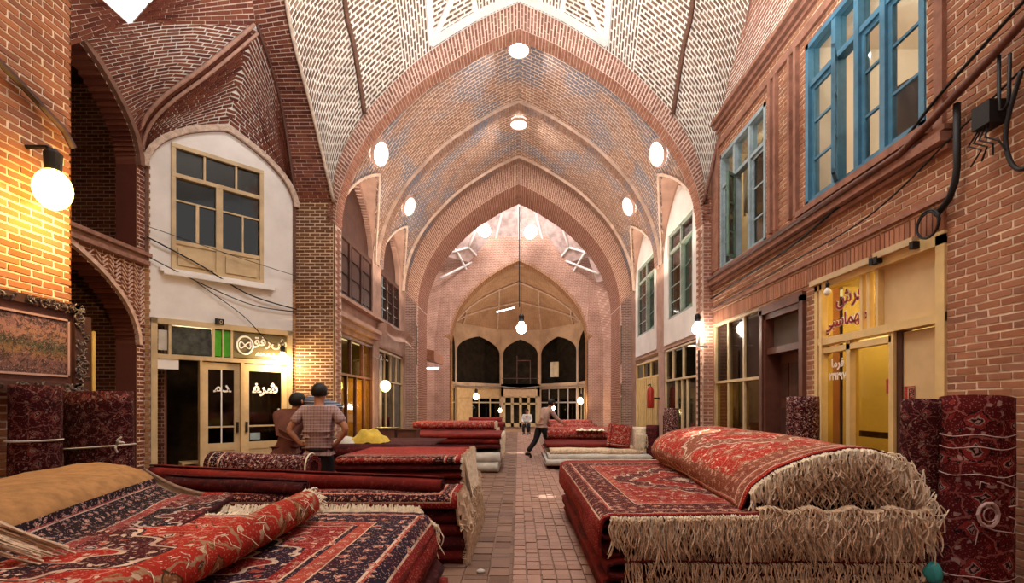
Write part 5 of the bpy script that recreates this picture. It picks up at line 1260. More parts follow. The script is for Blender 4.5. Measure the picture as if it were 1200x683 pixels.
# end hall ground floor: doors and fittings
A, d, L = ap[2]
mb = MB(); mb.box(0, L, 0, .15, 2.1, 2.9); mb.box(0, L, 1.2, 1.3, 0, 2.2)
e = empty('door_2', (A.x, A.y, 0), 0, 'pale double doors with transom lights in the centre of the end wall', 'door', kind='structure')
m = MB(); m.box(0, L, .0, .12, 2.05, 2.9); m.build('lintel', plain('end_plaster', (.62, .42, .28), .9, .2), e); m = MB(); m.box(0, L, .9, 1, 0, 2.1); m.build('interior', M_DARK, e)
m = MB()
for k in range(5): u = .2+k*(L-.4)/4; m.box(u-.09, u+.09, .02, .1, 0, 2.05)
m.box(.1, L-.1, .02, .1, 1.50, 1.62); m.box(.1, L-.1, .02, .1, 0, .25); m.box(.1, L-.1, .02, .1, 1.98, 2.06); m.build('frame', M_CREAM, e)
for k, nm in ((1, 'door_3'), (3, 'window_17'), (0, 'window_18'), (4, 'window_19')):
    A, d, L = ap[k]; rz = math.atan2(d.y, d.x)
    e = empty(nm, (A.x, A.y, 0), rz, {1: 'yellow lit shop under the left end gallery', 3: 'glazed shop under the right end gallery', 0: 'narrow shop at the left flank of the end hall', 4: 'narrow shop at the right flank of the end hall'}[k], 'shopfront', kind='structure')
    if k == 1: m = MB(); m.box(0, L, 0, .12, 1.9, 2.6); m.box(0, L*.35, 0, .12, 0, 1.95); m.build('lintel', plain('end_ochre', (.62, .42, .22), .9, .2), e)
    m = MB(); m.box(0, L, 1.1, 1.2, 0, 2.8); m.box(0, L, 0, 1.2, 2.62, 2.7); m.build('interior', M_OLIVE, e)
    m = MB(); n_ = 4
    for j in range(n_+1): m.box(L*j/n_-.04, L*j/n_+.04, .02, .08, 0, 2.6)
    m.box(0, L, .02, .08, 1.6, 1.68); m.box(0, L, .02, .08, 2.52, 2.6); m.build('frame', M_CREAM if k != 3 else M_GREYP, e)
    pane(e, .05, L-.05, .1, 2.5, .05, G_DARK)
# bits in the dark galleries
e = empty('gallery_sheet', tuple(P(645, 440, 33)), R(-30), 'pale sheet hanging in the right end gallery', 'cloth'); m = MB(); m.grid(lambda u, v: Vector((u*.6, .05*math.sin(u*9), v*1.0-.1)), 8, 3); m.build('sheet', M_CURT, e, smooth=True)
m = MB(); m.box(-3.9, 3.8, 31.9, 31.95, 2.9, 2.95)
gr = empty('gallery_railing', (-1.15, 33.4, 2.9), 0, 'thin railing across the central end gallery', 'railing'); m = MB(); m.box(0, 2.5, 0, .03, .35, .39); m.box(1.0, 1.05, 0, .03, 0, 1.9); m.box(1.9, 1.95, 0, .03, 0, 1.6); m.box(1.0, 1.95, 0, .03, 1.55, 1.6); m.build('rail', M_REDW, gr)
mb = MB()
for k in range(5):
    A, d, L = ap[k]; n_ = Vector((d.y, -d.x, 0))
    mb.tube([A+n_*.08+Vector((0, 0, 2.72)), A+d*L*.5+n_*.1+Vector((0, 0, 2.60)), A+d*L+n_*.08+Vector((0, 0, 2.72))], .035, 6)
tag(mb.build('conduit', M_GREYP), 'pale sagging pipe under the end galleries', 'pipe')
# ================================================================ CARPETS
def nz(p, f, s=0): return noise.noise(Vector((p[0]*f+s, p[1]*f+s*2.3, p[2]*f-s)))
def sheet_mesh(prof, org, ad, bd, ld, L, th, nl=24, amp=.006, fr=3.0, seed=0, du=.04, u0=0, v0=0, msplit=None, curve=None):
    """thick cloth: 2-D profile (a,b) swept along ld. mats: 0 outer, 1 inner, 2 edge"""
    org, ad, bd, ld = Vector(org), Vector(ad), Vector(bd), Vector(ld).normalized()
    pl = sum(math.dist(a, b) for a, b in zip(prof, prof[1:])); n = max(6, min(160, int(pl/du)))
    pr = [(q.x, q.y) for q in resample([(a, b, 0) for a, b in prof], n)]
    nn = []
    for i in range(n+1):
        a, b = pr[max(0, i-1)], pr[min(n, i+1)]; d = Vector((b[0]-a[0], b[1]-a[1])); d.normalize(); nn.append((-d.y, d.x))
    mb = MB()
    def pt(i, j, s):
        v = j/nl; a, b = pr[i]; ex = curve(i/n, v) if curve else (0, 0, 0)
        base = org+ad*(a+nn[i][0]*th/2*s+ex[0])+bd*(b+nn[i][1]*th/2*s+ex[1])+ld*(L*v+ex[2])
        k = nz(base, fr, seed)*amp+nz(base, fr*3.5, seed+5)*amp*.35
        return base+(ad*nn[i][0]+bd*nn[i][1])*k
    N1 = n+1; vs = [pt(i, j, 1) for j in range(nl+1) for i in range(N1)]+[pt(i, j, -1) for j in range(nl+1) for i in range(N1)]
    uv = [(u0+i/n*pl, v0+j/nl*L) for j in range(nl+1) for i in range(N1)]*2; o = (nl+1)*N1
    def fs(off): return [(off+j*N1+i, off+j*N1+i+1, off+(j+1)*N1+i+1, off+(j+1)*N1+i) for j in range(nl) for i in range(n)]
    top = fs(0)
    if msplit:
        lo = [f for f in top if uv[f[0]][0]-u0 < msplit]; hi = [f for f in top if uv[f[0]][0]-u0 >= msplit]
        mb.poly(vs, lo, 1, uv); nb = len(mb.v)-len(vs)
        for f in hi:
            mb.f.append(tuple(nb+i for i in f)); mb.m.append(0); mb.uv += [uv[i] for i in f]
    else: mb.poly(vs, top, 0, uv); nb = len(mb.v)-len(vs)
    def add(fl, m):
        for f in fl: mb.f.append(tuple(nb+i for i in f)); mb.m.append(m); mb.uv.extend(uv[i] for i in f)
    add([tuple(reversed(f)) for f in fs(o)], 1)
    add([(i, i+o, i+1+o, i+1) for i in range(n)]+[(nl*N1+i, nl*N1+i+1, nl*N1+i+1+o, nl*N1+i+o) for i in range(n)], 2)
    add([(j*N1, (j+1)*N1, (j+1)*N1+o, j*N1+o) for j in range(nl)]+[(j*N1+n, j*N1+n+o, (j+1)*N1+n+o, (j+1)*N1+n) for j in range(nl)], 2)
    mb.edge = [(pt(i, 0, 0), i/n) for i in range(N1)]; mb.edge1 = [(pt(i, nl, 0), i/n) for i in range(N1)]
    return mb
def fold_prof(x0, x1, z0, z1, r=None):
    """U fold, open at x1, rounded at x0; goes bottom right -> left -> top right"""
    r = r or (z1-z0)/2; c = (z0+z1)/2
    return [(x1, z0), (x0+r*1.2, z0)]+[(x0+r-r*math.cos(t), c+(z1-z0)/2*math.sin(t)) for t in [(-.5+k/8)*math.pi for k in range(9)]]+[(x0+r*1.2, z1), (x1, z1)]
def strand(mb, p, out, L, r=.0045, seg=4, sway=.012, rr=rnd, side=None, down=Vector((0, 0, -1)), stand=.02):
    p = Vector(p); out = Vector(out).normalized(); side = side or out.cross(Vector((0, 0, 1))); ph = rr.uniform(0, 6)
    pts = [p, p+out*stand+down*.006]; L *= rr.uniform(.7, 1.15); ax, ay = rr.uniform(-1, 1)*sway*2, rr.uniform(-.3, 1)*sway
    for k in range(1, seg+1):
        t = k/seg; pts.append(pts[1]+down*L*t+side*(ax*t+sway*.7*math.sin(ph+t*5))+out*(ay*t+sway*.5*math.sin(ph*2+t*4)))
    rs = [r]*(len(pts)-1)+[r*.6]
    mb.tube(pts, rs, 3, 0, False)
def fringe(name, pts, out, L, dens, parent, mt, r=.0045, seg=4, sway=.012, seed=1, down=Vector((0, 0, -1)), stand=.02):
    rr = random.Random(seed); mb = MB(); pts = [Vector(p) for p in pts]; tot = sum((b-a).length for a, b in zip(pts, pts[1:])); n = int(tot*dens)
    q = resample(pts, max(2, n)); sd = (pts[-1]-pts[0]).normalized()
    for k, p in enumerate(q):
        if rr.random() < .06: continue
        strand(mb, p+sd*rr.uniform(-.004, .004)+Vector((0, 0, rr.uniform(-.006, .006))), out, L*(1+.25*math.sin(k*.11+seed)), r*rr.uniform(.8, 1.3), seg, sway, rr, sd, down, stand*rr.uniform(.5, 1.6))
    o = mb.build(name, mt, parent); o['kind'] = 'stuff'; return o
X_, Y_, Z_ = Vector((1, 0, 0)), Vector((0, 1, 0)), Vector((0, 0, 1))
RUG_A = rug('rug_red_medallion', 2.3, 3.2, field=(.26, .014, .010), dark=(.07, .012, .012), bw=.5, seed=1)
RUG_B = rug('rug_bright_red', 2.2, 3.1, field=(.44, .028, .016), dark=(.26, .085, .045), seed=3, bw=.38, pink=(.5, .13, .07), cream=(.74, .55, .42))
RUG_C = rug('rug_navy_border', 2.4, 2.5, field=(.24, .014, .012), dark=(.016, .010, .022), seed=5, bw=.62)
RUG_D = rug('rug_crimson', 3.0, 2.6, field=(.36, .02, .012), seed=8, bw=.6, pink=(.45, .09, .05), med=True)
RUG_E = rug('rug_dark_maroon', 2.0, 2.4, field=(.085, .008, .010), dark=(.012, .008, .012), seed=11, bw=.5, pink=(.25, .04, .035), cream=(.5, .38, .32), mscale=1.4)
RUG_F = rug('rug_small_pattern', 1.6, 2.2, field=(.28, .02, .018), seed=14, bw=.3, pink=(.42, .07, .05), mscale=2, med=False)
RUG_U = rug('rug_dark_red_lines', 9, 9, field=(.085, .006, .006), dark=(.012, .005, .006), seed=23, bw=.1, med=False, mscale=.9, cream=(.34, .20, .17), pink=(.20, .02, .018))
RUG_L = rug('rug_dark_bands', 9, 9, field=(.045, .006, .007), dark=(.016, .006, .007), seed=27, bw=.1, med=False, mscale=1.7, cream=(.24, .15, .12), pink=(.16, .03, .025))
RUG_R = rug('rug_rolled_red', 9, 9, field=(.34, .022, .012), dark=(.06, .03, .012), seed=29, bw=.1, med=False, mscale=.8, cream=(.5, .36, .24), pink=(.24, .10, .04))
RUG_G = rug('rug_loose_red', 9, 9, field=(.36, .022, .014), dark=(.10, .012, .012), seed=33, bw=.1, med=False, mscale=1.5, cream=(.66, .5, .42), pink=(.48, .12, .08))
RUG_N = rug('rug_dark_floral', 9, 9, field=(.05, .008, .012), dark=(.01, .006, .01), seed=17, bw=.2, med=False, mscale=2.2, cream=(.62, .5, .42), pink=(.2, .03, .03))

# ---- right front pile: six folded carpets, fold towards the aisle
ORD = ['bottom', 'second', 'third', 'fourth', 'fifth', 'sixth']
NP = 6; TH = .105
for k in range(NP-1):
    z0 = .02+k*.128; x0 = .60-.03*math.sin(k*1.9)+(.03 if k < 2 else 0); y0 = 3.50+.03*math.sin(k*2.3)
    mb = sheet_mesh(fold_prof(x0, 2.85, z0+.02, z0+.108), (0, y0, 0), X_, Z_, Y_, 3.32, .026, 20, .014, 2.2, k, .06)
    o = mb.build('folded_carpet', [M_SIDE, M_SIDED, M_SIDED], smooth=True)
    tag(o, 'folded red carpet, %s from the floor in the fringed pile right of the aisle' % ORD[k], 'carpet', 'folded carpets in the right front pile')
    ed = mb.edge; up = [p for p, t in ed if t > .52]; lo = [p for p, t in ed if t < .46]
    fringe('fringe', up, -Y_, .17, 95, o, M_FRINGE, seed=k, sway=.016); fringe('fringe', lo, -Y_, .12, 70, o, M_FRINGE, seed=k+20, sway=.016)
top_prof = [(.585, .42), (.575, .55), (.585, .66), (.61, .70), (.66, .715), (1.0, .72), (1.8, .722), (2.9, .715)]
def pull(i, v): return (0, .01*math.sin(v*9)*i, 0)
mb = sheet_mesh(top_prof, (0, 3.47, 0), X_, Z_, Y_, 3.40, .022, 34, .010, 2.5, 9, .04, u0=-.20, curve=lambda i, v: (-.02*math.sin(v*7+1)*max(0, 1-i*8), 0, 0))
o = mb.build('carpet', [RUG_A, M_SIDED, M_SIDE], smooth=True); tag(o, 'flat red carpet with patterned border on top of the right front pile', 'carpet')
fringe('fringe', [p for p, t in mb.edge if t > .12], -Y_, .20, 150, o, M_FRINGW, seed=40, sway=.02, seg=5)
fringe('fringe', [p-Vector((0, 0, .012)) for p, t in mb.edge if t > .12], -Y_, .26, 110, o, M_FRINGE, seed=41, sway=.03, seg=5, stand=.035)
fringe('back_fringe', [p for p, t in mb.edge1 if t > .12], Y_, .06, 70, o, M_FRINGW, seed=44, sway=.012)
# ---- the humped stack on top of it
HF = [(1.63, .742), (1.69, .88), (1.84, 1.00), (2.10, 1.11), (2.43, 1.17), (2.68, 1.13), (2.86, .95), (2.93, .78)]
HB = [(1.70, .742), (1.58, .88), (1.63, 1.03), (1.82, 1.14), (2.30, 1.20), (2.80, 1.14), (3.00, .98), (3.06, .78)]
def hump(k):
    s_ = 1-.115*k; f = lambda pts: [(2.38+(x-2.38)*s_, .745+(z-.745)*s_) for x, z in cat(pts, 6)]
    return [(q.x, q.y) for q in resample([(a, b, 0) for a, b in f(HB)], 60)], [(q.x, q.y) for q in resample([(a, b, 0) for a, b in f(HF)], 60)]
HL = ['outermost bright red carpet with white border bands, draped over the humped stack on the right', 'second carpet from outside in the humped right stack, thick cream fringe', 'third carpet from outside in the humped right stack', 'fourth carpet from outside in the humped right stack', 'innermost folded carpet of the humped right stack']
for k in range(5):
    ysh = 3.60+.02*k
    hb_, hf_ = hump(k); cf = Curve([(a, 0, b) for a, b in hf_], n=60); cb2 = Curve([(a, 0, b) for a, b in hb_], n=60)
    mb = sheet_mesh(hb_, (0, ysh, 0), X_, Z_, (.06, 1, 0), 2.9, .035, 26, .020 if k else .022, 2.2, 20+k, .04, u0=.1, curve=lambda i, v: ((cf(i)-cb2(i)).x*(1-v)**1.6, (cf(i)-cb2(i)).z*(1-v)**1.6, 0))
    o = mb.build('humped_carpet', [RUG_B if k == 0 else M_SIDE, M_SIDED, M_SIDED], smooth=True)
    tag(o, HL[k], 'carpet', 'carpets of the humped stack')
    e_ = [p for p, t in mb.edge if t > .07]
    if k == 0:
        fringe('fringe', e_, -Y_, .15, 190, o, M_FRINGW, seed=60, sway=.014, seg=5, r=.0055, stand=.03)
        # long loops hanging from the right corner
        rr = random.Random(4); m = MB()
        for j in range(95):
            t_ = rr.random(); p = Vector((2.66+.28*t_+rr.uniform(-.03, .03), 3.57+rr.uniform(-.02, .25), 1.13-.33*t_**1.5+rr.uniform(-.03, .02))); L = rr.uniform(.10, .26); g_ = lambda a: rr.uniform(-a, a)
            m.tube(cat([p, p+Vector((.03+g_(.02), -.03, .012)), p+Vector((.06+g_(.02), -.05, -L*.4)), p+Vector((.05+g_(.04), -.04+g_(.02), -L)), p+Vector((.08+g_(.04), -.05, -L*.9)), p+Vector((.09+g_(.04), -.04, -L*rr.uniform(.2, .7)))], 2), .0048, 4)
        m.build('fringe_loops', M_FRINGW, o)['kind'] = 'stuff'
    else: fringe('fringe', e_, -Y_, .14, 120, o, M_FRINGE, seed=60+k, sway=.03, seg=5, stand=.05, r=.005)
mb_ = [Vector((1.68+1.2*k/20, 3.50, .765+.02*math.sin(k*1.3))) for k in range(21)]
fringe('fringe', mb_, -Y_, .27, 190, o, M_FRINGE, seed=95, sway=.045, seg=5, stand=.045, r=.0052)
# filler inside the hump so no void shows
mb = sheet_mesh([(1.95, .78), (2.1, .86), (2.36, .90), (2.6, .86), (2.8, .78)], (0, 3.68, 0), X_, Z_, Y_, 2.7, .05, 12, .01, 2, 31)
o = mb.build('folded_carpet', [M_SIDED]*3, smooth=True); tag(o, 'small folded carpet at the core of the humped right stack', 'carpet')
fringe('fringe', [p for p, t in mb.edge], -Y_, .14, 120, o, M_FRINGE, seed=90, sway=.03, seg=5, stand=.06)
# badge-like small ring on the red field
m = MB(); m.tube([(1.705, 4.25+.035*math.cos(a), .93+.035*math.sin(a)) for a in [2*math.pi*k/16 for k in range(17)]], .006, 5); m.tube([(1.70, 4.235, .93), (1.70, 4.265, .93)], .006, 5)
tag(m.build('ring_badge', M_FRINGW), 'small round pale badge on the aisle side of the humped stack', 'badge')

# ---- rolled and upright carpets
def roll_prof(r, turns=3.2, th=.03, sq=1.0):
    pts = []; n = int(turns*22); r0 = max(.02, r-turns*th)
    for k in range(n+1):
        t = k/n; a = 2*math.pi*turns*t+.6; rr_ = r0+(r-r0)*t; pts.append((rr_*math.cos(a), rr_*math.sin(a)*sq))
    return pts[::-1]
def roll(name, p0, p1, r, mats, lab, grp=None, sq=1.0, seed=0, bdir=None, amp=.008, turns=3.0, u0=2.0, cat='carpet'):
    p0, p1 = Vector(p0), Vector(p1); ld = (p1-p0); L = ld.length; ld.normalize()
    b = Vector(bdir) if bdir else (Z_ if abs(ld.z) < .8 else Y_); a = b.cross(ld).normalized(); b = ld.cross(a)
    mb = sheet_mesh(roll_prof(r, turns, .022, sq), p0, a, b, ld, L, .016, max(8, int(L/.12)), amp, 2.5, seed, .05, u0=u0)
    o = mb.build(name, mats, smooth=True); tag(o, lab, cat, grp); o_ = o
    core = MB(); core.tube([p0+ld*.015, p1-ld*.015], r*.55, 12); core.build('core', mats[1], o)
    return o
def tie(o, p, rx, ry, mt, knot=None, ad=X_, bd=Y_, tilt=0):
    m = MB(); P_ = [Vector(p)+ad*rx*math.cos(a)+bd*ry*math.sin(a)+Z_*tilt*math.cos(a) for a in [2*math.pi*k/28 for k in range(29)]]
    m.tube(P_, .008, 5)
    if knot is not None:
        k = Vector(knot)
        for q in ((.06, -.02, .07), (.09, -.03, .02), (.03, -.03, -.07), (.05, -.02, .04)): m.tube([k, k+Vector(q)*.6+Vector((0, -.02, .01)), k+Vector(q)], .009, 5)
    m.build('tie_string', mt, o)
o = roll('rolled_carpet', (3.41, 3.72, .0), (3.54, 3.84, 1.55), .235, [RUG_U, M_SIDED, M_SIDE], 'large dark red rolled carpet standing at the right edge, pale line pattern', seed=3, u0=2.3, sq=.9)
m = MB()
for k, (z, rr_) in enumerate(((.25, .25), (.98, .245), (1.18, .245), (1.27, .245))):
    c = Vector((3.41+.13*z/1.55, 3.72+.12*z/1.55, z)); m.tube([c+Vector((rr_*math.cos(a), rr_*.9*math.sin(a), .01*math.sin(5*a))) for a in [math.pi*(.95+1.1*j/20) for j in range(21)]], .0035, 4)
c = Vector((3.33, 3.50, .72)); m.tube([c+Vector((.075*math.cos(a), .01*abs(math.cos(a)), .085*math.sin(a))) for a in [2*math.pi*j/10 for j in range(11)]], .012, 5)
m.tube([c+Vector((.045*math.cos(a), .0, .05*math.sin(a))) for a in [2*math.pi*j/10 for j in range(11)]], .005, 4)
for pts in ([(3.36, .93), (3.30, .95), (3.29, .9)], [(3.42, .95), (3.50, .92), (3.56, .90), (3.56, .78), (3.50, .77)], [(3.5, .70), (3.55, .68), (3.54, .58), (3.4, .60), (3.3, .64)], [(3.24, .66), (3.28, .60), (3.26, .5)]):
    m.tube([(x, 3.535-.0*(1-abs(x-3.42)) - (.0), z) for x, z in pts], .0045, 4)
m.build('pale_motif_lines', plain('pale_pink_line', (.52, .36, .33), .8, .2), o)['kind'] = 'stuff'
roll('rolled_carpet', (3.20, 3.98, .0), (3.27, 4.02, 1.54), .15, [RUG_L, M_SIDED, M_SIDE], 'narrower dark rolled carpet standing behind the large one at the right edge', seed=5)
roll('rolled_carpet', (3.62, 6.30, .0), (3.62, 6.32, 1.60), .19, [RUG_N, M_SIDED, M_SIDE], 'dark blue-red rolled carpet standing beside the dark wooden doorway', seed=7)
o = roll('rolled_carpet', (-4.08, 4.16, 0), (-4.08, 4.18, 1.66), .17, [RUG_L, M_SIDED, M_SIDED], 'narrow dark rolled carpet standing at the far left against the brick pier', seed=9)
tie(o, (-4.08, 4.17, 1.20), .178, .178, M_WHITEC)
o = roll('rolled_carpet', (-3.98, 4.72, 0), (-4.03, 4.74, 1.62), .30, [RUG_L, M_SIDED, M_SIDE], 'wide maroon rolled carpet tied with white string beside the left pier', seed=12, sq=.62, u0=2.2, bdir=(0, 1, 0))
tie(o, (-4.015, 4.73, 1.10), .315, .20, M_WHITEC, knot=(-3.72, 4.58, 1.13), tilt=.02)

# ---- left front pile
for k in range(5):
    z0 = .02+k*.128; x1 = -.47-.035*k
    pr = [(-a, b) for a, b in fold_prof(-x1, 3.7, z0+.02, z0+.108)][::-1]
    mb = sheet_mesh(pr, (0, 1.3+.03*math.sin(k*2), 0), X_, Z_, Y_, 2.25, .026, 14, .016, 2.2, 50+k, .07)
    o = mb.build('folded_carpet', [M_SIDE if k != 2 else M_SIDED, M_SIDED, M_SIDED], smooth=True)
    tag(o, 'folded red carpet, %s from the floor in the left front pile' % ORD[k], 'carpet', 'folded carpets in the left front pile')
pr = [(-3.9, .70), (-3.0, .71), (-2.0, .712), (-1.2, .715), (-.74, .71), (-.66, .69), (-.61, .60), (-.58, .48)]
mb = sheet_mesh(pr, (0, 1.15, 0), X_, Z_, Y_, 2.42, .024, 24, .010, 2.5, 60, .04, u0=-.95)
o = mb.build('carpet', [RUG_C, M_SIDED, M_SIDE], smooth=True); tag(o, 'dark red carpet with navy border band beside the aisle, top of the left front pile', 'carpet')
e1 = [p for p, t in mb.edge1]
fringe('fringe', [p for p, t in mb.edge1 if .40 < t < .93], Vector((0, .6, .8)), .10, 300, o, M_FRINGW, seed=100, sway=.02, down=Vector((0, .5, -.6)), stand=.05, r=.005)
fringe('corner_fringe', [Vector((-.72, 3.56, .71)), Vector((-.60, 3.52, .64))], Vector((.5, .4, 0)), .17, 420, o, M_FRINGW, seed=101, sway=.025, r=.005)
# carpet to the left of it, its right edge rolled up
pr = [(-4.1, .80), (-3.0, .775), (-2.0, .765), (-1.55, .765), (-1.42, .77)]+[(-1.33+.078*math.cos(a), .845+.078*math.sin(a)) for a in [(-.62+k*.13)*math.pi for k in range(0, 15)]]
mb = sheet_mesh(pr, (0, 1.1, 0), X_, Z_, (-.03, 1, 0), 2.15, .024, 24, .014, 2.3, 63, .035, u0=.0)
o = mb.build('carpet', [RUG_D, RUG_R, M_SIDE], smooth=True); tag(o, 'crimson carpet with a rolled edge lying across the left front pile', 'carpet')
fringe('fringe', [p for p, t in mb.edge1 if t > .25], Vector((0, 1, .3)), .06, 110, o, M_FRINGW, seed=103, sway=.012, stand=.05, down=Vector((.1, .5, -.5)), r=.004)
m = MB(); rr = random.Random(8)
for k in range(34):
    y = rr.uniform(1.5, 3.1); p = Vector((-1.28+rr.uniform(-.05, .05)-.03*(y-1.1), y, .925)); pts = [p]
    for j in range(5): pts.append(pts[-1]+Vector((rr.uniform(-.025, .03), rr.uniform(-.04, .04), rr.uniform(-.006, .004)-.008*j)))
    m.tube(pts, .0016, 4)
m.build('loose_threads', M_FRINGW, o)['kind'] = 'stuff'
# thick folded carpet showing its tan back
pr = [(-1.35, .82), (-1.0, .95), (-.62, 1.02), (-.25, 1.02), (-.10, .985), (-.03, .93), (-.01, .86), (.12, .80), (.35, .785), (.60, .785)]
mb = sheet_mesh(pr, (-2.40, 2.0, 0), X_, Z_, (-.22, 1, 0), 1.86, .045, 22, .022, 2.6, 70, .04, msplit=1.34, u0=-1.28, curve=lambda i, v: (0, -.05*(1-v), 0))
o = mb.build('carpet', [RUG_E, M_TAN, M_SIDED], smooth=True); tag(o, 'thick carpet folded over to show its tan back, on the left front pile', 'carpet')
mb2 = sheet_mesh([(-1.3, .78), (-.9, .84), (-.5, .90), (-.2, .90), (-.12, .86), (-.14, .80), (-.3, .79), (-1.2, .78)], (-2.40, 2.02, 0), X_, Z_, (-.22, 1, 0), 1.75, .04, 16, .012, 2.6, 72, .05)
mb2.build('folded_layer', [M_SIDED]*3, o, smooth=True)
fl_ = MB(); c0 = Vector((-2.80, 3.83, .98))
fl_.grid(lambda u, v: c0+Vector((-.10+.34*v+.12*u*v, .02+.03*math.sin(u*5)+.03*u, -.03-.20*v*(1-.35*u)+.10*(u-.5)*(1-v)-.03*math.sin(v*3))), 8, 10)
fl_.build('woven_end', M_FRINGW, o, smooth=True)
m = MB(); rr = random.Random(5); q0 = Vector((-2.42, 2.08, .97))
for k in range(46):
    a = rr.uniform(-.02, .04); p = q0+Vector((a, rr.uniform(-.06, .12), rr.uniform(-.03, .02))); s = rr.uniform(.6, 1)
    m.tube([p, p+Vector((.06, .05, .0))*s, p+Vector((.16, .12, -.09))*s+Vector((rr.uniform(-.015, .015), 0, rr.uniform(-.015, .015))), p+Vector((.26, .20, -.17))*s], .005, 4)
m.build('fringe', M_FRINGE, o)['kind'] = 'stuff'
roll('rolled_carpet', (-2.62, 1.55, .86), (-2.50, 2.25, .88), .075, [RUG_N, M_SIDED, M_SIDE], 'dark roll end poking into view at the lower left edge', seed=14)

# ---- left middle pile
def ystack(n, x0, x1, yf, depth, z0, h, lab, cat_='carpet', grp=None, fr=True, mats=None, jit=.03, seed=0, ordn=ORD, top=None, frm=None):
    """carpets folded with the fold towards the camera, fringed ends at x1 (aisle)"""
    res = []
    for k in range(n):
        za = z0+k*h; r_ = random.Random(seed*31+k)
        pr = fold_prof(yf+r_.uniform(-jit, jit), yf+depth, za+.012, za+h-.012)
        L = x1-x0
        mb = sheet_mesh([(a, b) for a, b in pr], (x1+r_.uniform(-jit, jit), 0, 0), Y_, Z_, -X_, L, min(.024, h*.28), 18, min(.014, h*.12), 2.0, seed+k, .07)
        mt = (top or (mats or [M_SIDE, M_SIDED, M_SIDED])[0]) if k == n-1 else (mats or [M_SIDE, M_SIDED, M_SIDED])[k % 2]
        o = mb.build('folded_carpet', [mt, M_SIDED, M_SIDED], smooth=True)
        tag(o, lab % ordn[k] if '%s' in lab else lab, cat_, grp); res.append(o)
        if fr:
            fringe('fringe', [p for p, t in mb.edge], X_, h*1.2+.05, 60, o, frm or M_FRINGE, seed=seed+k, sway=.014, seg=3, stand=.03)
    return res
ystack(5, -3.7, -.52, 4.55, 1.9, .02, .125, 'folded red carpet, %s from the floor in the long pile behind the left front one', grp='folded carpets in the left middle pile', seed=130)
ystack(4, -1.87, -.60, 5.02, 1.25, .665, .075, 'dark red folded carpet, %s layer of the raised stack beside the aisle on the left', grp='raised stack on the left middle pile', seed=140, jit=.012, mats=[M_SIDED, M_SIDE], frm=M_FRINGW, top=RUG_F)
mb = sheet_mesh([(4.50, .56), (4.48, .62), (4.51, .665), (4.6, .68), (5.0, .685), (5.05, .69)], (-.56, 0, 0), Y_, Z_, -X_, 3.0, .02, 40, .012, 2.5, 150, .03)
o = mb.build('carpet', [RUG_F, M_SIDED, M_SIDE], smooth=True); tag(o, 'bright red carpet covering the low front step of the left middle pile', 'carpet')
# broad cream woven end hanging over the aisle side
for (y0, y1, z1, z0_, lab, sd) in ((5.0, 6.2, .97, .58, 'wavy cream woven carpet end draped over the aisle side of the raised left stack', 1), (4.5, 5.0, .68, .42, 'tan woven carpet end hanging at the near aisle corner of the left middle pile', 2)):
    m = MB(); f_ = lambda u, v: Vector((-.56+.05*v+.035*math.sin(u*17+sd*2)*(.3+v)+.02*math.sin(u*41), y0+(y1-y0)*u, z1-(z1-z0_)*v*(1+.12*math.sin(u*13))+(.015 if v < .05 else 0)))
    m.grid(f_, 40, 8); m.grid(lambda u, v: f_(u, v)+Vector((-.015, 0, 0)), 40, 8); o = m.build('woven_end', M_FRINGE if sd == 2 else M_FRINGW, smooth=True); tag(o, lab, 'textile')
    fringe('fringe', [f_(k/20, 1) for k in range(21)], X_, .08, 90, o, M_FRINGE, seed=160+sd, sway=.02, seg=3)
roll('rolled_carpet', (-3.75, 5.05, .80), (-.72, 4.66, .735), .085, [M_SIDE, M_SIDED, M_SIDED], 'long thin maroon roll lying along the left middle pile', seed=16, turns=2.2)
roll('rolled_carpet', (-3.35, 4.72, .76), (-1.95, 4.52, .735), .075, [M_SIDED, M_SIDED, M_SIDED], 'shorter dark roll in front of the long maroon roll', seed=17, turns=2.2)
o = roll('rolled_carpet', (-3.28, 5.30, .86), (-2.16, 5.22, .83), .150, [RUG_N, M_SIDED, M_SIDE], 'fat dark roll with white flowers on the left middle pile in front of the men', seed=18)
tie(o, (-2.19, 5.22, .83), .156, .156, M_FRINGW, ad=Y_, bd=Z_)
fz = roll('rolled_carpet', (-3.05, 5.75, .755), (-2.55, 5.75, .755), .10, [RUG_N, M_SIDED, M_SIDE], 'small dark floral roll behind the fat one', seed=19)
# orange brush on the red step
br = empty('brush', (-1.55, 4.80, .735), R(4), 'orange wooden brush lying on the red carpet step', 'brush'); m = MB(); m.tube([(-.22, 0, 0), (-.15, 0, .01), (0, 0, .012), (.12, 0, .008), (.16, 0, .004)], [.012, .035, .04, .028, .012], 8); m.build('handle', plain('orange_wood', (.55, .16, .05), .5, .2), br, smooth=True); m = MB(); m.tube([(.15, 0, .004), (.30, 0, .006)], .013, 6); m.build('tip', M_BLACK, br)

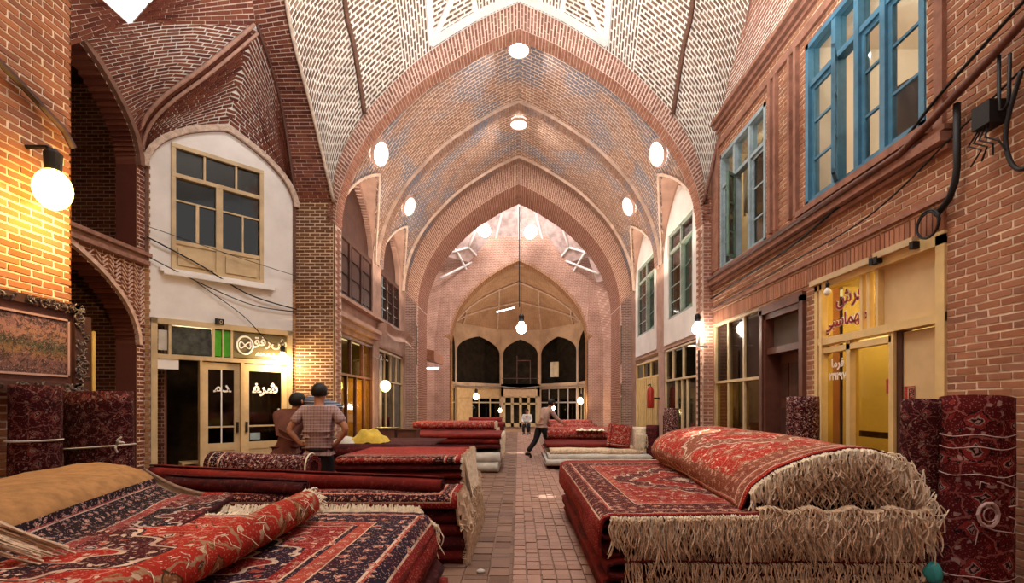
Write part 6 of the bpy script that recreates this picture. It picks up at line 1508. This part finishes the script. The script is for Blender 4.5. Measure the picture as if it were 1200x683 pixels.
# ---- behind it: maroon pile with yellow bundle, chests
ystack(4, -3.0, -1.15, 6.75, 1.3, .02, .235, 'maroon folded carpet, %s from the floor behind the standing man', grp='maroon pile behind the men', seed=170, mats=[M_SIDED, M_SIDE], fr=False, ordn=['bottom', 'second', 'third', 'topmost'])
m = MB(); m.grid(lambda u, v: Vector((-2.40+.52*u, 6.9+.45*v, .955+.20*math.sin(math.pi*min(1, u*1.05))**.6*math.sin(math.pi*v)**.5+.02*math.sin(u*14+v*9))), 18, 14); tag(m.build('cloth_bundle', M_YELC, smooth=True), 'crumpled yellow cloth bundle on the maroon pile behind the man', 'bundle')
m = MB(); m.grid(lambda u, v: Vector((-2.62+.34*u, 6.85+.3*v, .955+.10*math.sin(math.pi*u)**.5*math.sin(math.pi*v)**.5)), 10, 8); tag(m.build('cloth_bundle', M_WHITEC, smooth=True), 'small off-white cloth beside the yellow bundle', 'bundle')
for k, (x, y, w_, h_) in enumerate(((-2.6, 9.6, .38, 1.05), (-2.18, 9.6, .36, 1.02))):
    e = empty('chest', (x, y, 0), 0, ['tall dark red chest, left of the pair before the left shops', 'tall dark red chest, right of the pair before the left shops'][k], 'chest'); m = MB(); m.box(-w_/2, w_/2, 0, .4, 0, h_-.03); m.build('body', M_REDW, e); m = MB(); m.box(-w_/2-.015, w_/2+.015, -.015, .41, h_-.03, h_); m.build('lid', M_BROWNW, e)
# ---- left far pile
ystack(2, -2.7, -1.12, 10.85, 1.8, .02, .25, 'dark folded carpet, %s layer at the foot of the far left pile', grp='foot of the far left pile', seed=180, mats=[M_SIDED, M_SIDED], frm=M_FRINGW, ordn=['bottom', 'second'])
for k in range(2):
    z0 = .04+k*.2; mb = sheet_mesh(fold_prof(10.72+.05*k, 12.3, z0, z0+.19), (-.44+.03*k, 0, 0), Y_, Z_, -X_, .68, .03, 10, .01, 2, 185+k); o = mb.build('wrapped_bundle', [M_WHITEC]*3, smooth=True); tag(o, ['lower white wrapped bundle at the aisle foot of the far left pile', 'upper white wrapped bundle at the aisle foot of the far left pile'][k], 'bundle')
ystack(3, -2.8, -.40, 10.9, 1.7, .52, .11, 'red folded carpet, %s layer of the upper far left pile', grp='upper far left pile', seed=190, mats=[M_SIDED, M_SIDE], frm=M_FRINGW, top=M_SIDE, ordn=['lowest', 'middle', 'top'])
ystack(3, -2.6, -.55, 12.4, 1.3, .55, .17, 'crumpled red carpet, %s of the heap behind the far left pile', grp='heap behind the far left pile', seed=200, mats=[RUG_G, M_SIDED], ordn=['lowest', 'middle', 'top'], jit=.12)
m = MB(); m.box(-2.6, -.55, 12.5, 13.7, 0, .54); tag(m.build('low_platform', M_BROWNW), 'dark low platform under the far left heap', 'platform')
# ---- right far piles
ystack(1, .66, 3.3, 11.55, 1.6, .02, .10, 'dark folded carpet at the very bottom of the far right pile', seed=210, mats=[M_SIDED], fr=False)
for k in range(3):
    z0 = .11+k*.115; mb = sheet_mesh(fold_prof(11.35+.08*k, 13.0, z0, z0+.11), (.62+.05*k, 0, 0), Y_, Z_, X_, 2.75-.3*k, .03, 16, .018, 2, 215+k); o = mb.build('wrapped_bundle', [M_WHITEC if k < 2 else M_FRINGE]*3, smooth=True); tag(o, ['lowest white wrapped carpet of the far right pile', 'middle white wrapped carpet of the far right pile', 'topmost pale carpet back of the far right pile'][k], 'bundle')
ystack(1, .66, 2.5, 11.9, 1.2, .455, .10, 'red carpet folded over the white bundles of the far right pile', seed=221, mats=[M_SIDE], fr=False)
ystack(3, .75, 2.75, 13.4, 1.6, .02, .27, 'red folded carpet, %s of the heap farther along the right', grp='heap farther along the right', seed=230, mats=[RUG_G, M_SIDE], jit=.08, fr=False, top=RUG_G, ordn=['lowest', 'middle', 'top'])
m = MB(); m.grid(lambda u, v: Vector((1.55+.75*u, 13.28+.3*v, .80+.012*math.sin(u*37)+.06*math.sin(math.pi*v)*abs(math.sin(u*8)))), 20, 4); tag(m.build('fringe_heap', M_FRINGW, smooth=True), 'white fringes bunched on the heap farther along the right', 'textile')
o = roll('carpet_bundle', (2.36, 11.75, .50), (2.42, 11.75, 1.02), .28, [RUG_B, M_SIDED, M_SIDE], 'thick bright red patterned bundle standing on the far right pile', seed=21, sq=.7, turns=3.5); 
o.data.materials[0] = RUG_G
o = roll('carpet_bundle', (2.86, 11.7, .46), (2.86, 11.7, .98), .17, [M_FRINGW, M_SIDED, M_SIDE], 'pale fringed bundle beside the bright red one on the far right pile', seed=22, sq=.8)
fringe('fringe', [Vector((2.72, 11.53, .8)), Vector((3.02, 11.53, .8))], -Y_, .35, 120, o, M_FRINGW, seed=240, sway=.03)
roll('rolled_carpet', (3.12, 11.55, 0), (3.12, 11.56, 1.02), .15, [M_SIDED]*3, 'short dark maroon roll standing behind the far right pile', seed=23)
roll('rolled_carpet', (3.42, 11.15, 0), (3.42, 11.16, 1.42), .15, [RUG_N, M_SIDED, M_SIDED], 'tall dark roll standing at the shop corner right of the far pile', seed=24)
roll('rolled_carpet', (3.5, 11.6, 0), (3.5, 11.6, 1.25), .13, [M_SIDED]*3, 'medium dark roll behind the tall one at the shop corner', seed=25)
# fire extinguisher-like red cylinder by the shutter
fe = empty('fire_extinguisher', (3.75, 14.1, 1.75), 0, 'red fire extinguisher on the pier beside the yellow shutter', 'extinguisher'); m = MB(); m.lathe([(0, -.35), (.09, -.35), (.10, -.3), (.10, .15), (.06, .24), (.03, .27), (0, .27)], n=12); m.build('cylinder', plain('red_enamel', (.4, .03, .02), .35, .1), fe, smooth=True); m = MB(); m.tube([(0, 0, .27), (0, 0, .33), (-.08, -.02, .30)], .02, 6); m.build('valve', M_BLACK, fe); m = MB(); m.box(.09, .25, -.03, .03, -.1, -.05); m.build('wall_hook', M_BLACK, fe)

# ---- cabinet, planks and rag at the yellow shop
cbn = empty('cabinet', (3.72, 4.78, 0), R(-90), 'tan low cabinet with a dark red cloth on top before the yellow shop', 'cabinet')
m = MB(); m.box(-.22, .36, -.20, .22, .02, .78); m.build('body', M_TANP, cbn)
m = MB(); m.box(.06, .34, -.215, -.20, .08, .74); m.build('door', plain('ochre_board', (.42, .28, .12), .5, .2), cbn); m = MB(); m.box(.09, .11, -.235, -.215, .45, .55); m.build('handle', M_IRON, [c for c in cbn.children if c.name.startswith('door')][0])
m = MB(); m.box(-.25, .39, -.24, .23, .78, .82); m.build('cloth', M_SIDE, cbn)
for k, z in enumerate((.15, .3, .45)):
    m = MB(); m.box(-.20, .02, -.21, -.2, z, z+.08); m.build('slot', M_BLACK, cbn)
tag((lambda m: (m.hexa([(3.05, 3.3, .0), (3.12, 3.25, .0), (3.72, 4.1, .0), (3.62, 4.15, .0)], [(3.05, 3.3, .05), (3.12, 3.25, .05), (3.72, 4.1, .05), (3.62, 4.15, .05)]), m)[1])(MB()).build('plank', M_WOODL), 'worn wooden plank on the floor right of the fringed pile', 'plank')
tag((lambda m: (m.hexa([(2.95, 3.55, .05), (3.02, 3.50, .05), (3.35, 4.25, .05), (3.28, 4.3, .05)], [(2.95, 3.55, .09), (3.02, 3.50, .09), (3.35, 4.25, .09), (3.28, 4.3, .09)]), m)[1])(MB()).build('plank', M_BROWNW), 'dark plank lying beside the worn one', 'plank')
m = MB(); m.grid(lambda u, v: Vector((2.87+.055*math.cos(6.28*u)*math.sin(3.14*v)*(1+.35*math.sin(19*u)), 3.42+.05*math.sin(6.28*u)*math.sin(3.14*v), .33+.075*math.cos(3.14*v)*(1+.2*math.sin(25*u)))), 12, 8); tag(m.build('rag', plain('teal_cloth', (.05, .36, .36), .8, .3), smooth=True), 'small teal rag tucked under the right pile corner', 'rag')
m = MB(); m.box(2.80, 2.96, 3.36, 3.6, 0, .27); tag(m.build('wooden_block', M_BROWNW), 'dark block under the teal rag', 'block')
m = MB(); m.grid(lambda u, v: Vector((-.335+.04*math.cos(6.28*u)*math.sin(3.14*v), 4.35+.03*math.sin(6.28*u)*math.sin(3.14*v), .035+.02*math.cos(3.14*v))), 8, 6); tag(m.build('crumpled_paper', M_WHITEC, smooth=True), 'crumpled white paper on the aisle bricks', 'litter')

# ================================================================ PEOPLE
def skin(name, V_, E_, mt, parent, sub=2, root='pelvis', smooth=True):
    names = list(V_); idx = {n: i for i, n in enumerate(names)}
    me = bpy.data.meshes.new(name); me.from_pydata([V_[n][0] for n in names], [(idx[a], idx[b]) for a, b in E_], []); 
    o = bpy.data.objects.new(name, me); COL.objects.link(o); md = o.modifiers.new('skin', 'SKIN'); md.use_smooth_shade = True
    for n in names:
        r = V_[n][1]; sv = me.skin_vertices[0].data[idx[n]]; sv.radius = r if isinstance(r, tuple) else (r, r); sv.use_root = (n == root)
    s = o.modifiers.new('sub', 'SUBSURF'); s.levels = sub; s.render_levels = sub
    dg = bpy.context.evaluated_depsgraph_get(); m2 = bpy.data.meshes.new_from_object(o.evaluated_get(dg)); bpy.data.objects.remove(o)
    m2.materials.clear(); m2.materials.append(mt); m2.polygons.foreach_set('use_smooth', [True]*len(m2.polygons))
    r = bpy.data.objects.new(name, m2); COL.objects.link(r); r.parent = parent; return r
M_SKIN = plain('skin', (.42, .20, .12), .6, .15, 6, .1); M_LIPS = plain('lips', (.30, .10, .08), .5); M_HAIR = plain('black_hair', (.012, .008, .007), .6, .4, 40, .4)
def plaid():
    t = NT('checked_shirt'); s = t.n('ShaderNodeSeparateXYZ'); t.set(s.inputs[0], t.coord('Object'))
    a = t.math('LESS_THAN', t.math('FRACT', t.math('MULTIPLY', s.outputs[0], 26)), .22); b = t.math('LESS_THAN', t.math('FRACT', t.math('MULTIPLY', s.outputs[2], 26)), .22)
    c = t.mix(t.math('MULTIPLY', a, .6), (.30, .20, .20), (.10, .05, .06)); c = t.mix(t.math('MULTIPLY', b, .6), c, (.52, .40, .38))
    return t.finish(c, .85, t.noise(9, 3, t.coord('Object')), .5, .03)
def stripes(name, c1, c2, f):
    t = NT(name); s = t.n('ShaderNodeSeparateXYZ'); t.set(s.inputs[0], t.coord('Object')); k = t.math('FRACT', t.math('ADD', t.math('MULTIPLY', s.outputs[2], f), t.math('MULTIPLY', t.noise(4, 2, t.coord('Object')), .8)))
    return t.finish(t.ramp(k, [(0, c1), (.45, c2), (.6, c1), (.8, (.10, .11, .16))], 'CONSTANT'), .85)
def person(loc, rz, lab, J, shirt, trousers, hair=M_HAIR, scale=1, fingers=True, shoes=M_BLACK, sleeve='short', sub=2):
    root = empty('person', loc, rz, lab, 'person'); root.scale = (scale,)*3
    V_ = {k: (Vector(v), r) for k, (v, r) in J.items()}
    E = [('pelvis', 'waist'), ('waist', 'chest'), ('chest', 'neckb'), ('neckb', 'neck'), ('neck', 'jaw'), ('jaw', 'head'), ('head', 'crown'), ('jaw', 'nose')]
    for s in 'lr':
        E += [('chest', 'sh'+s), ('sh'+s, 'el'+s), ('el'+s, 'wr'+s), ('wr'+s, 'ha'+s), ('pelvis', 'hip'+s), ('hip'+s, 'kn'+s), ('kn'+s, 'an'+s), ('an'+s, 'to'+s)]
        h, w_ = V_['ha'+s][0], V_['wr'+s][0]; d = (h-w_).normalized(); fd = V_.pop('fd'+s)[0].normalized() if 'fd'+s in V_ else d; sd = V_.pop('sd'+s)[0] if 'sd'+s in V_ else Vector((0, 1, 0))
        sd = (sd-fd*sd.dot(fd)).normalized(); nrm = fd.cross(sd)
        if fingers:
            for i, (off, ln) in enumerate(((-.030, .070), (-.010, .080), (.011, .076), (.031, .060))):
                b0 = h+sd*off+fd*.03; V_['f%s%d0' % (s, i)] = (b0, .0105); V_['f%s%d1' % (s, i)] = (b0+fd*ln*.5+nrm*.006, .009); V_['f%s%d2' % (s, i)] = (b0+fd*ln+nrm*.025, .007)
                E += [('ha'+s, 'f%s%d0' % (s, i)), ('f%s%d0' % (s, i), 'f%s%d1' % (s, i)), ('f%s%d1' % (s, i), 'f%s%d2' % (s, i))]
            t0 = h-sd*.03-fd*.02; V_['t%s0' % s] = (t0-sd*.02+fd*.015, .011); V_['t%s1' % s] = (t0-sd*.042+fd*.045, .009); E += [('ha'+s, 't%s0' % s), ('t%s0' % s, 't%s1' % s)]
    skin('body', V_, E, M_SKIN, root, sub)
    g = lambda n, k=1.0, a=0: (V_[n][0], tuple(x*k+a for x in V_[n][1]) if isinstance(V_[n][1], tuple) else V_[n][1]*k+a)
    S_ = {n: g(n, 1.06, .012) for n in ('pelvis', 'waist', 'chest')}; S_['neckb'] = g('neckb', 1.0, .014); SE = [('pelvis', 'waist'), ('waist', 'chest'), ('chest', 'neckb')]
    for s in 'lr':
        S_['sh'+s] = g('sh'+s, 1.1, .012); a, b = V_['sh'+s][0], V_['el'+s][0]; SE.append(('chest', 'sh'+s))
        if sleeve == 'short': S_['m'+s] = (a.lerp(b, .72), .072); SE.append(('sh'+s, 'm'+s))
        else: S_['el'+s] = g('el'+s, 1.1, .012); S_['wr'+s] = g('wr'+s, 1.1, .014); SE += [('sh'+s, 'el'+s), ('el'+s, 'wr'+s)]
    S_.pop('pelvis'); S_['pelvis'] = (V_['pelvis'][0]+Vector((0, 0, .055)), (.168, .122)); S_['hem'] = (V_['pelvis'][0]+Vector((0, 0, .005)), (.172, .126)); SE.append(('pelvis', 'hem'))
    skin('shirt', S_, SE, shirt, root, sub)
    T = {'pelvis': (V_['pelvis'][0]-Vector((0, 0, .03)), (.150, .115)), 'waistband': (V_['pelvis'][0]+Vector((0, 0, .05)), (.158, .112))}; TE = [('pelvis', 'waistband')]
    for s in 'lr':
        for n in ('hip', 'kn', 'an'): T[n+s] = g(n+s, 1.12, .016)
        T['an'+s] = (V_['an'+s][0]+Vector((0, 0, .03)), .066); TE += [('pelvis', 'hip'+s), ('hip'+s, 'kn'+s), ('kn'+s, 'an'+s)]
    skin('trousers', T, TE, trousers, root, sub)
    for s in 'lr':
        a, b = V_['an'+s][0], V_['to'+s][0]; m = MB(); d = (b-a); d.z = 0; d.normalize(); z = a.z-.05
        m.tube([a-d*.07+Vector((0, 0, -.035)), a-d*.03+Vector((0, 0, -.02)), a+d*.07+Vector((0, 0, -.035)), b+d*.03+Vector((0, 0, 0)), b+d*.06+Vector((0, 0, -.004))], [.03, .045, .045, .038, .015], 10); m.build('shoe', shoes, root, smooth=True)
    # face and ears, hair
    hd, jw, cr_, ns = V_['head'][0], V_['jaw'][0], V_['crown'][0], V_['nose'][0]; up = (cr_-jw).normalized(); fw = (ns-jw); fw = (fw-up*fw.dot(up)).normalized(); rt = fw.cross(up)
    for sx in (-1, 1):
        ms = MB()
        c = hd+rt*sx*.086-up*.012-fw*.01; ms.tube([c+up*.03, c+rt*sx*.012+up*.01, c-up*.03+fw*.005], [.010, .016, .008], 6); ms.build('ear', M_SKIN, root, smooth=True); ms = MB()
        c = hd+fw*.078+rt*sx*.032+up*.0; ms.tube([c-fw*.004, c+fw*.006], [.011, .006], 8); ms.build('eye', M_BLACK, root)
    c = hd+fw*.078-up*.055; ms = MB(); ms.tube([c-rt*.025, c+fw*.006, c+rt*.025], [.004, .007, .004], 5); ms.build('mouth', M_LIPS, root, smooth=True)
    hm = MB()
    def hp(u, v):
        a = u*2*math.pi; th_ = v*math.pi*.62; f = math.cos(a); lim = 1.0 if f < .2 else 1-.30*(f-.2)
        th_ *= lim*(1.12 if f < -.2 else 1); r = Vector((.096, .112, .105)); return hd+up*.012-fw*.008+rt*math.sin(a)*math.sin(th_)*r.x+fw*f*math.sin(th_)*r.y+up*math.cos(th_)*r.z+Vector((0, 0, .004*math.sin(a*13)*v))
    hm.grid(hp, 24, 10); hm.build('hair', hair, root, smooth=True)
    return root
def std():
    return dict(pelvis=((0, 0, .95), (.155, .105)), waist=((0, .0, 1.08), (.135, .095)), chest=((0, .0, 1.30), (.165, .11)), neckb=((0, -.005, 1.455), .07), neck=((0, .0, 1.505), .052), jaw=((0, .025, 1.565), .058), head=((0, .012, 1.635), .082), crown=((0, 0, 1.69), .062), nose=((0, .105, 1.615), .012),
        shl=((-.185, 0, 1.405), .062), shr=((.185, 0, 1.405), .062), ell=((-.24, -.02, 1.12), .043), elr=((.24, -.02, 1.12), .043), wrl=((-.25, .05, .88), .028), wrr=((.25, .05, .88), .028), hal=((-.25, .06, .80), (.036, .018)), har=((.25, .06, .80), (.036, .018)),
        hipl=((-.09, 0, .88), .088), hipr=((.09, 0, .88), .088), knl=((-.10, .015, .49), .056), knr=((.10, .015, .49), .056), anl=((-.11, 0, .08), .038), anr=((.11, 0, .08), .038), tol=((-.125, .15, .03), .026), tor=((.125, .15, .03), .026))
J = std()
J.update(ell=((-.345, -.06, 1.17), .043), elr=((.345, -.06, 1.17), .043), wrl=((-.215, -.03, 1.0), .028), wrr=((.215, -.03, 1.0), .028), hal=((-.165, .0, .965), (.034, .018)), har=((.165, .0, .965), (.034, .018)),
    fdl=((.25, 1, -.15), .01), fdr=((-.25, 1, -.15), .01), sdl=((0, 0, -1), .01), sdr=((0, 0, -1), .01), head=((0.0, .03, 1.635), .082), crown=((0, .022, 1.69), .062))
M_TROU = plain('black_trousers', (.012, .010, .012), .85, .3, 8, .3)
man = person((-2.47, 6.12, .02), R(6), 'man seen from behind in a checked grey shirt, hands on hips, beside the left carpets', J, plaid(), M_TROU)
m = MB(); m.tube([(.163*math.cos(a), .0+.120*math.sin(a), .925+.004*math.sin(3*a)) for a in [2*math.pi*k/24 for k in range(25)]], .020, 6); m.build('belt', M_BLACK, man)
J = std(); J.update(waist=((.03, .0, 1.06), (.135, .095)), chest=((.07, .02, 1.24), (.16, .11)), neckb=((.10, .03, 1.385), .068), neck=((.115, .035, 1.43), .05), jaw=((.135, .05, 1.48), .058), head=((.14, .045, 1.55), .082), crown=((.13, .03, 1.605), .062), nose=((.20, .13, 1.53), .012),
    shl=((-.10, .0, 1.36), .06), shr=((.25, .05, 1.36), .06), ell=((-.05, .22, 1.15), .042), elr=((.40, .18, 1.28), .042), wrl=((.12, .32, 1.24), .027), wrr=((.42, .20, 1.48), .027), hal=((.19, .33, 1.28), (.034, .018)), har=((.42, .22, 1.56), (.034, .018)))
person((-3.06, 6.50, -.0), R(8), 'dark haired man in a brown shirt half hidden behind the man in the checked shirt', J, plain('brown_red_shirt', (.16, .06, .045), .85, .3, 8, .3), M_TROU)
M_STR = stripes('blue_white_stripes', (.05, .07, .13), (.55, .55, .55), 30)
for k, (x, y, z, wx, h_) in enumerate(((-2.62, 6.62, 1.50, .26, .16),)):
    m = MB(); m.grid(lambda u, v: Vector((wx*math.cos(6.283*u)*math.sin(3.14159*v)**.6, .16*math.sin(6.283*u)*math.sin(3.14159*v)**.6, h_/2*math.cos(3.14159*v)*1.1-.04*math.cos(6.283*u))), 24, 12); o = m.build('cloth_bundle', M_STR, smooth=True); o.location = (x, y, z)
    tag(o, 'blue and white striped bundle held up behind the man with hands on hips', 'bundle')
# walker far down the aisle
J = std(); J.update(waist=((.03, .05, 1.05), (.13, .095)), chest=((.06, .14, 1.24), (.16, .11)), neckb=((.08, .2, 1.37), .068), neck=((.09, .23, 1.41), .05), jaw=((.10, .28, 1.45), .058), head=((.10, .28, 1.52), .082), crown=((.10, .27, 1.58), .062), nose=((.10, .385, 1.49), .012), shl=((-.12, .14, 1.33), .06), shr=((.24, .14, 1.33), .06),
    ell=((-.25, .26, 1.12), .042), elr=((.30, .30, 1.10), .042), wrl=((-.30, .45, .98), .027), wrr=((.26, .50, .98), .027), hal=((-.30, .53, .96), (.034, .018)), har=((.26, .57, .96), (.034, .018)),
    knl=((-.10, -.12, .50), .056), anl=((-.11, -.38, .16), .038), tol=((-.12, -.30, .05), .026), knr=((.10, .16, .50), .056), anr=((.11, .16, .08), .038), tor=((.12, .30, .03), .026))
person((.62, 13.6, .02), R(-58), 'man in a pale pink shirt and black trousers striding beside the far right pile', J, plain('pale_pink_shirt', (.50, .34, .28), .85, .2), M_TROU, sleeve='long')
J = std(); J.update(pelvis=((0, 0, .5), (.155, .105)), waist=((0, .02, .63), (.135, .095)), chest=((0, .05, .85), (.165, .11)), neckb=((0, .06, 1.0), .07), neck=((0, .07, 1.05), .052), jaw=((0, .10, 1.11), .058), head=((0, .09, 1.18), .082), crown=((0, .08, 1.235), .062), nose=((0, .185, 1.16), .012), shl=((-.185, .05, .955), .062), shr=((.185, .05, .955), .062), ell=((-.24, .10, .70), .043), elr=((.24, .10, .70), .043), wrl=((-.15, .32, .62), .028), wrr=((.15, .32, .62), .028), hal=((-.12, .38, .60), (.036, .018)), har=((.12, .38, .60), (.036, .018)),
    hipl=((-.09, .05, .48), .088), hipr=((.09, .05, .48), .088), knl=((-.12, .42, .48), .056), knr=((.12, .42, .48), .056), anl=((-.12, .42, .08), .038), anr=((.12, .42, .08), .038), tol=((-.12, .56, .03), .026), tor=((.12, .56, .03), .026))
person((.42, 25.0, .0), R(170), 'small seated person in a white and black top at the far end of the aisle', J, plain('white_top', (.6, .58, .56), .8, .2), M_TROU, sleeve='long', fingers=True)
st_ = empty('stool', (.42, 25.05, 0), 0, 'low dark stool under the far seated person', 'stool'); m = MB(); m.box(-.17, .17, -.15, .15, .36, .39); m.build('seat', M_BROWNW, st_)
for x in (-.14, .14):
    for y in (-.12, .12): m = MB(); m.box(x-.02, x+.02, y-.02, y+.02, 0, .36); m.build('leg', M_BROWNW, st_)
# far stalls either side of the aisle end
for k, (x, y, w_, h_, lab) in enumerate(((-1.2, 20.5, 1.2, .75, 'far maroon carpet stall left of the aisle end'), (-1.6, 24.3, 1.6, .85, 'farthest dark red stall on the left'), (1.9, 17.5, 1.6, .8, 'far red carpet stall on the right under the middle arch'), (2.2, 22.0, 2.0, .8, 'farthest red stall on the right'))):
    e = empty('carpet_stall', (x, y, 0), 0, lab, 'stall'); m = MB(); m.box(-w_/2, w_/2, -.4, .6, 0, h_*.6); m.build('base', M_BROWNW, e)
    mb = sheet_mesh(fold_prof(-.45, .65, h_*.6, h_), (w_/2, 0, 0), Y_, Z_, -X_, w_, .03, 8, .02, 2, 300+k); mb.build('carpet_layer', [RUG_G if k > 1 else M_SIDE, M_SIDED, M_SIDED], e, smooth=True)
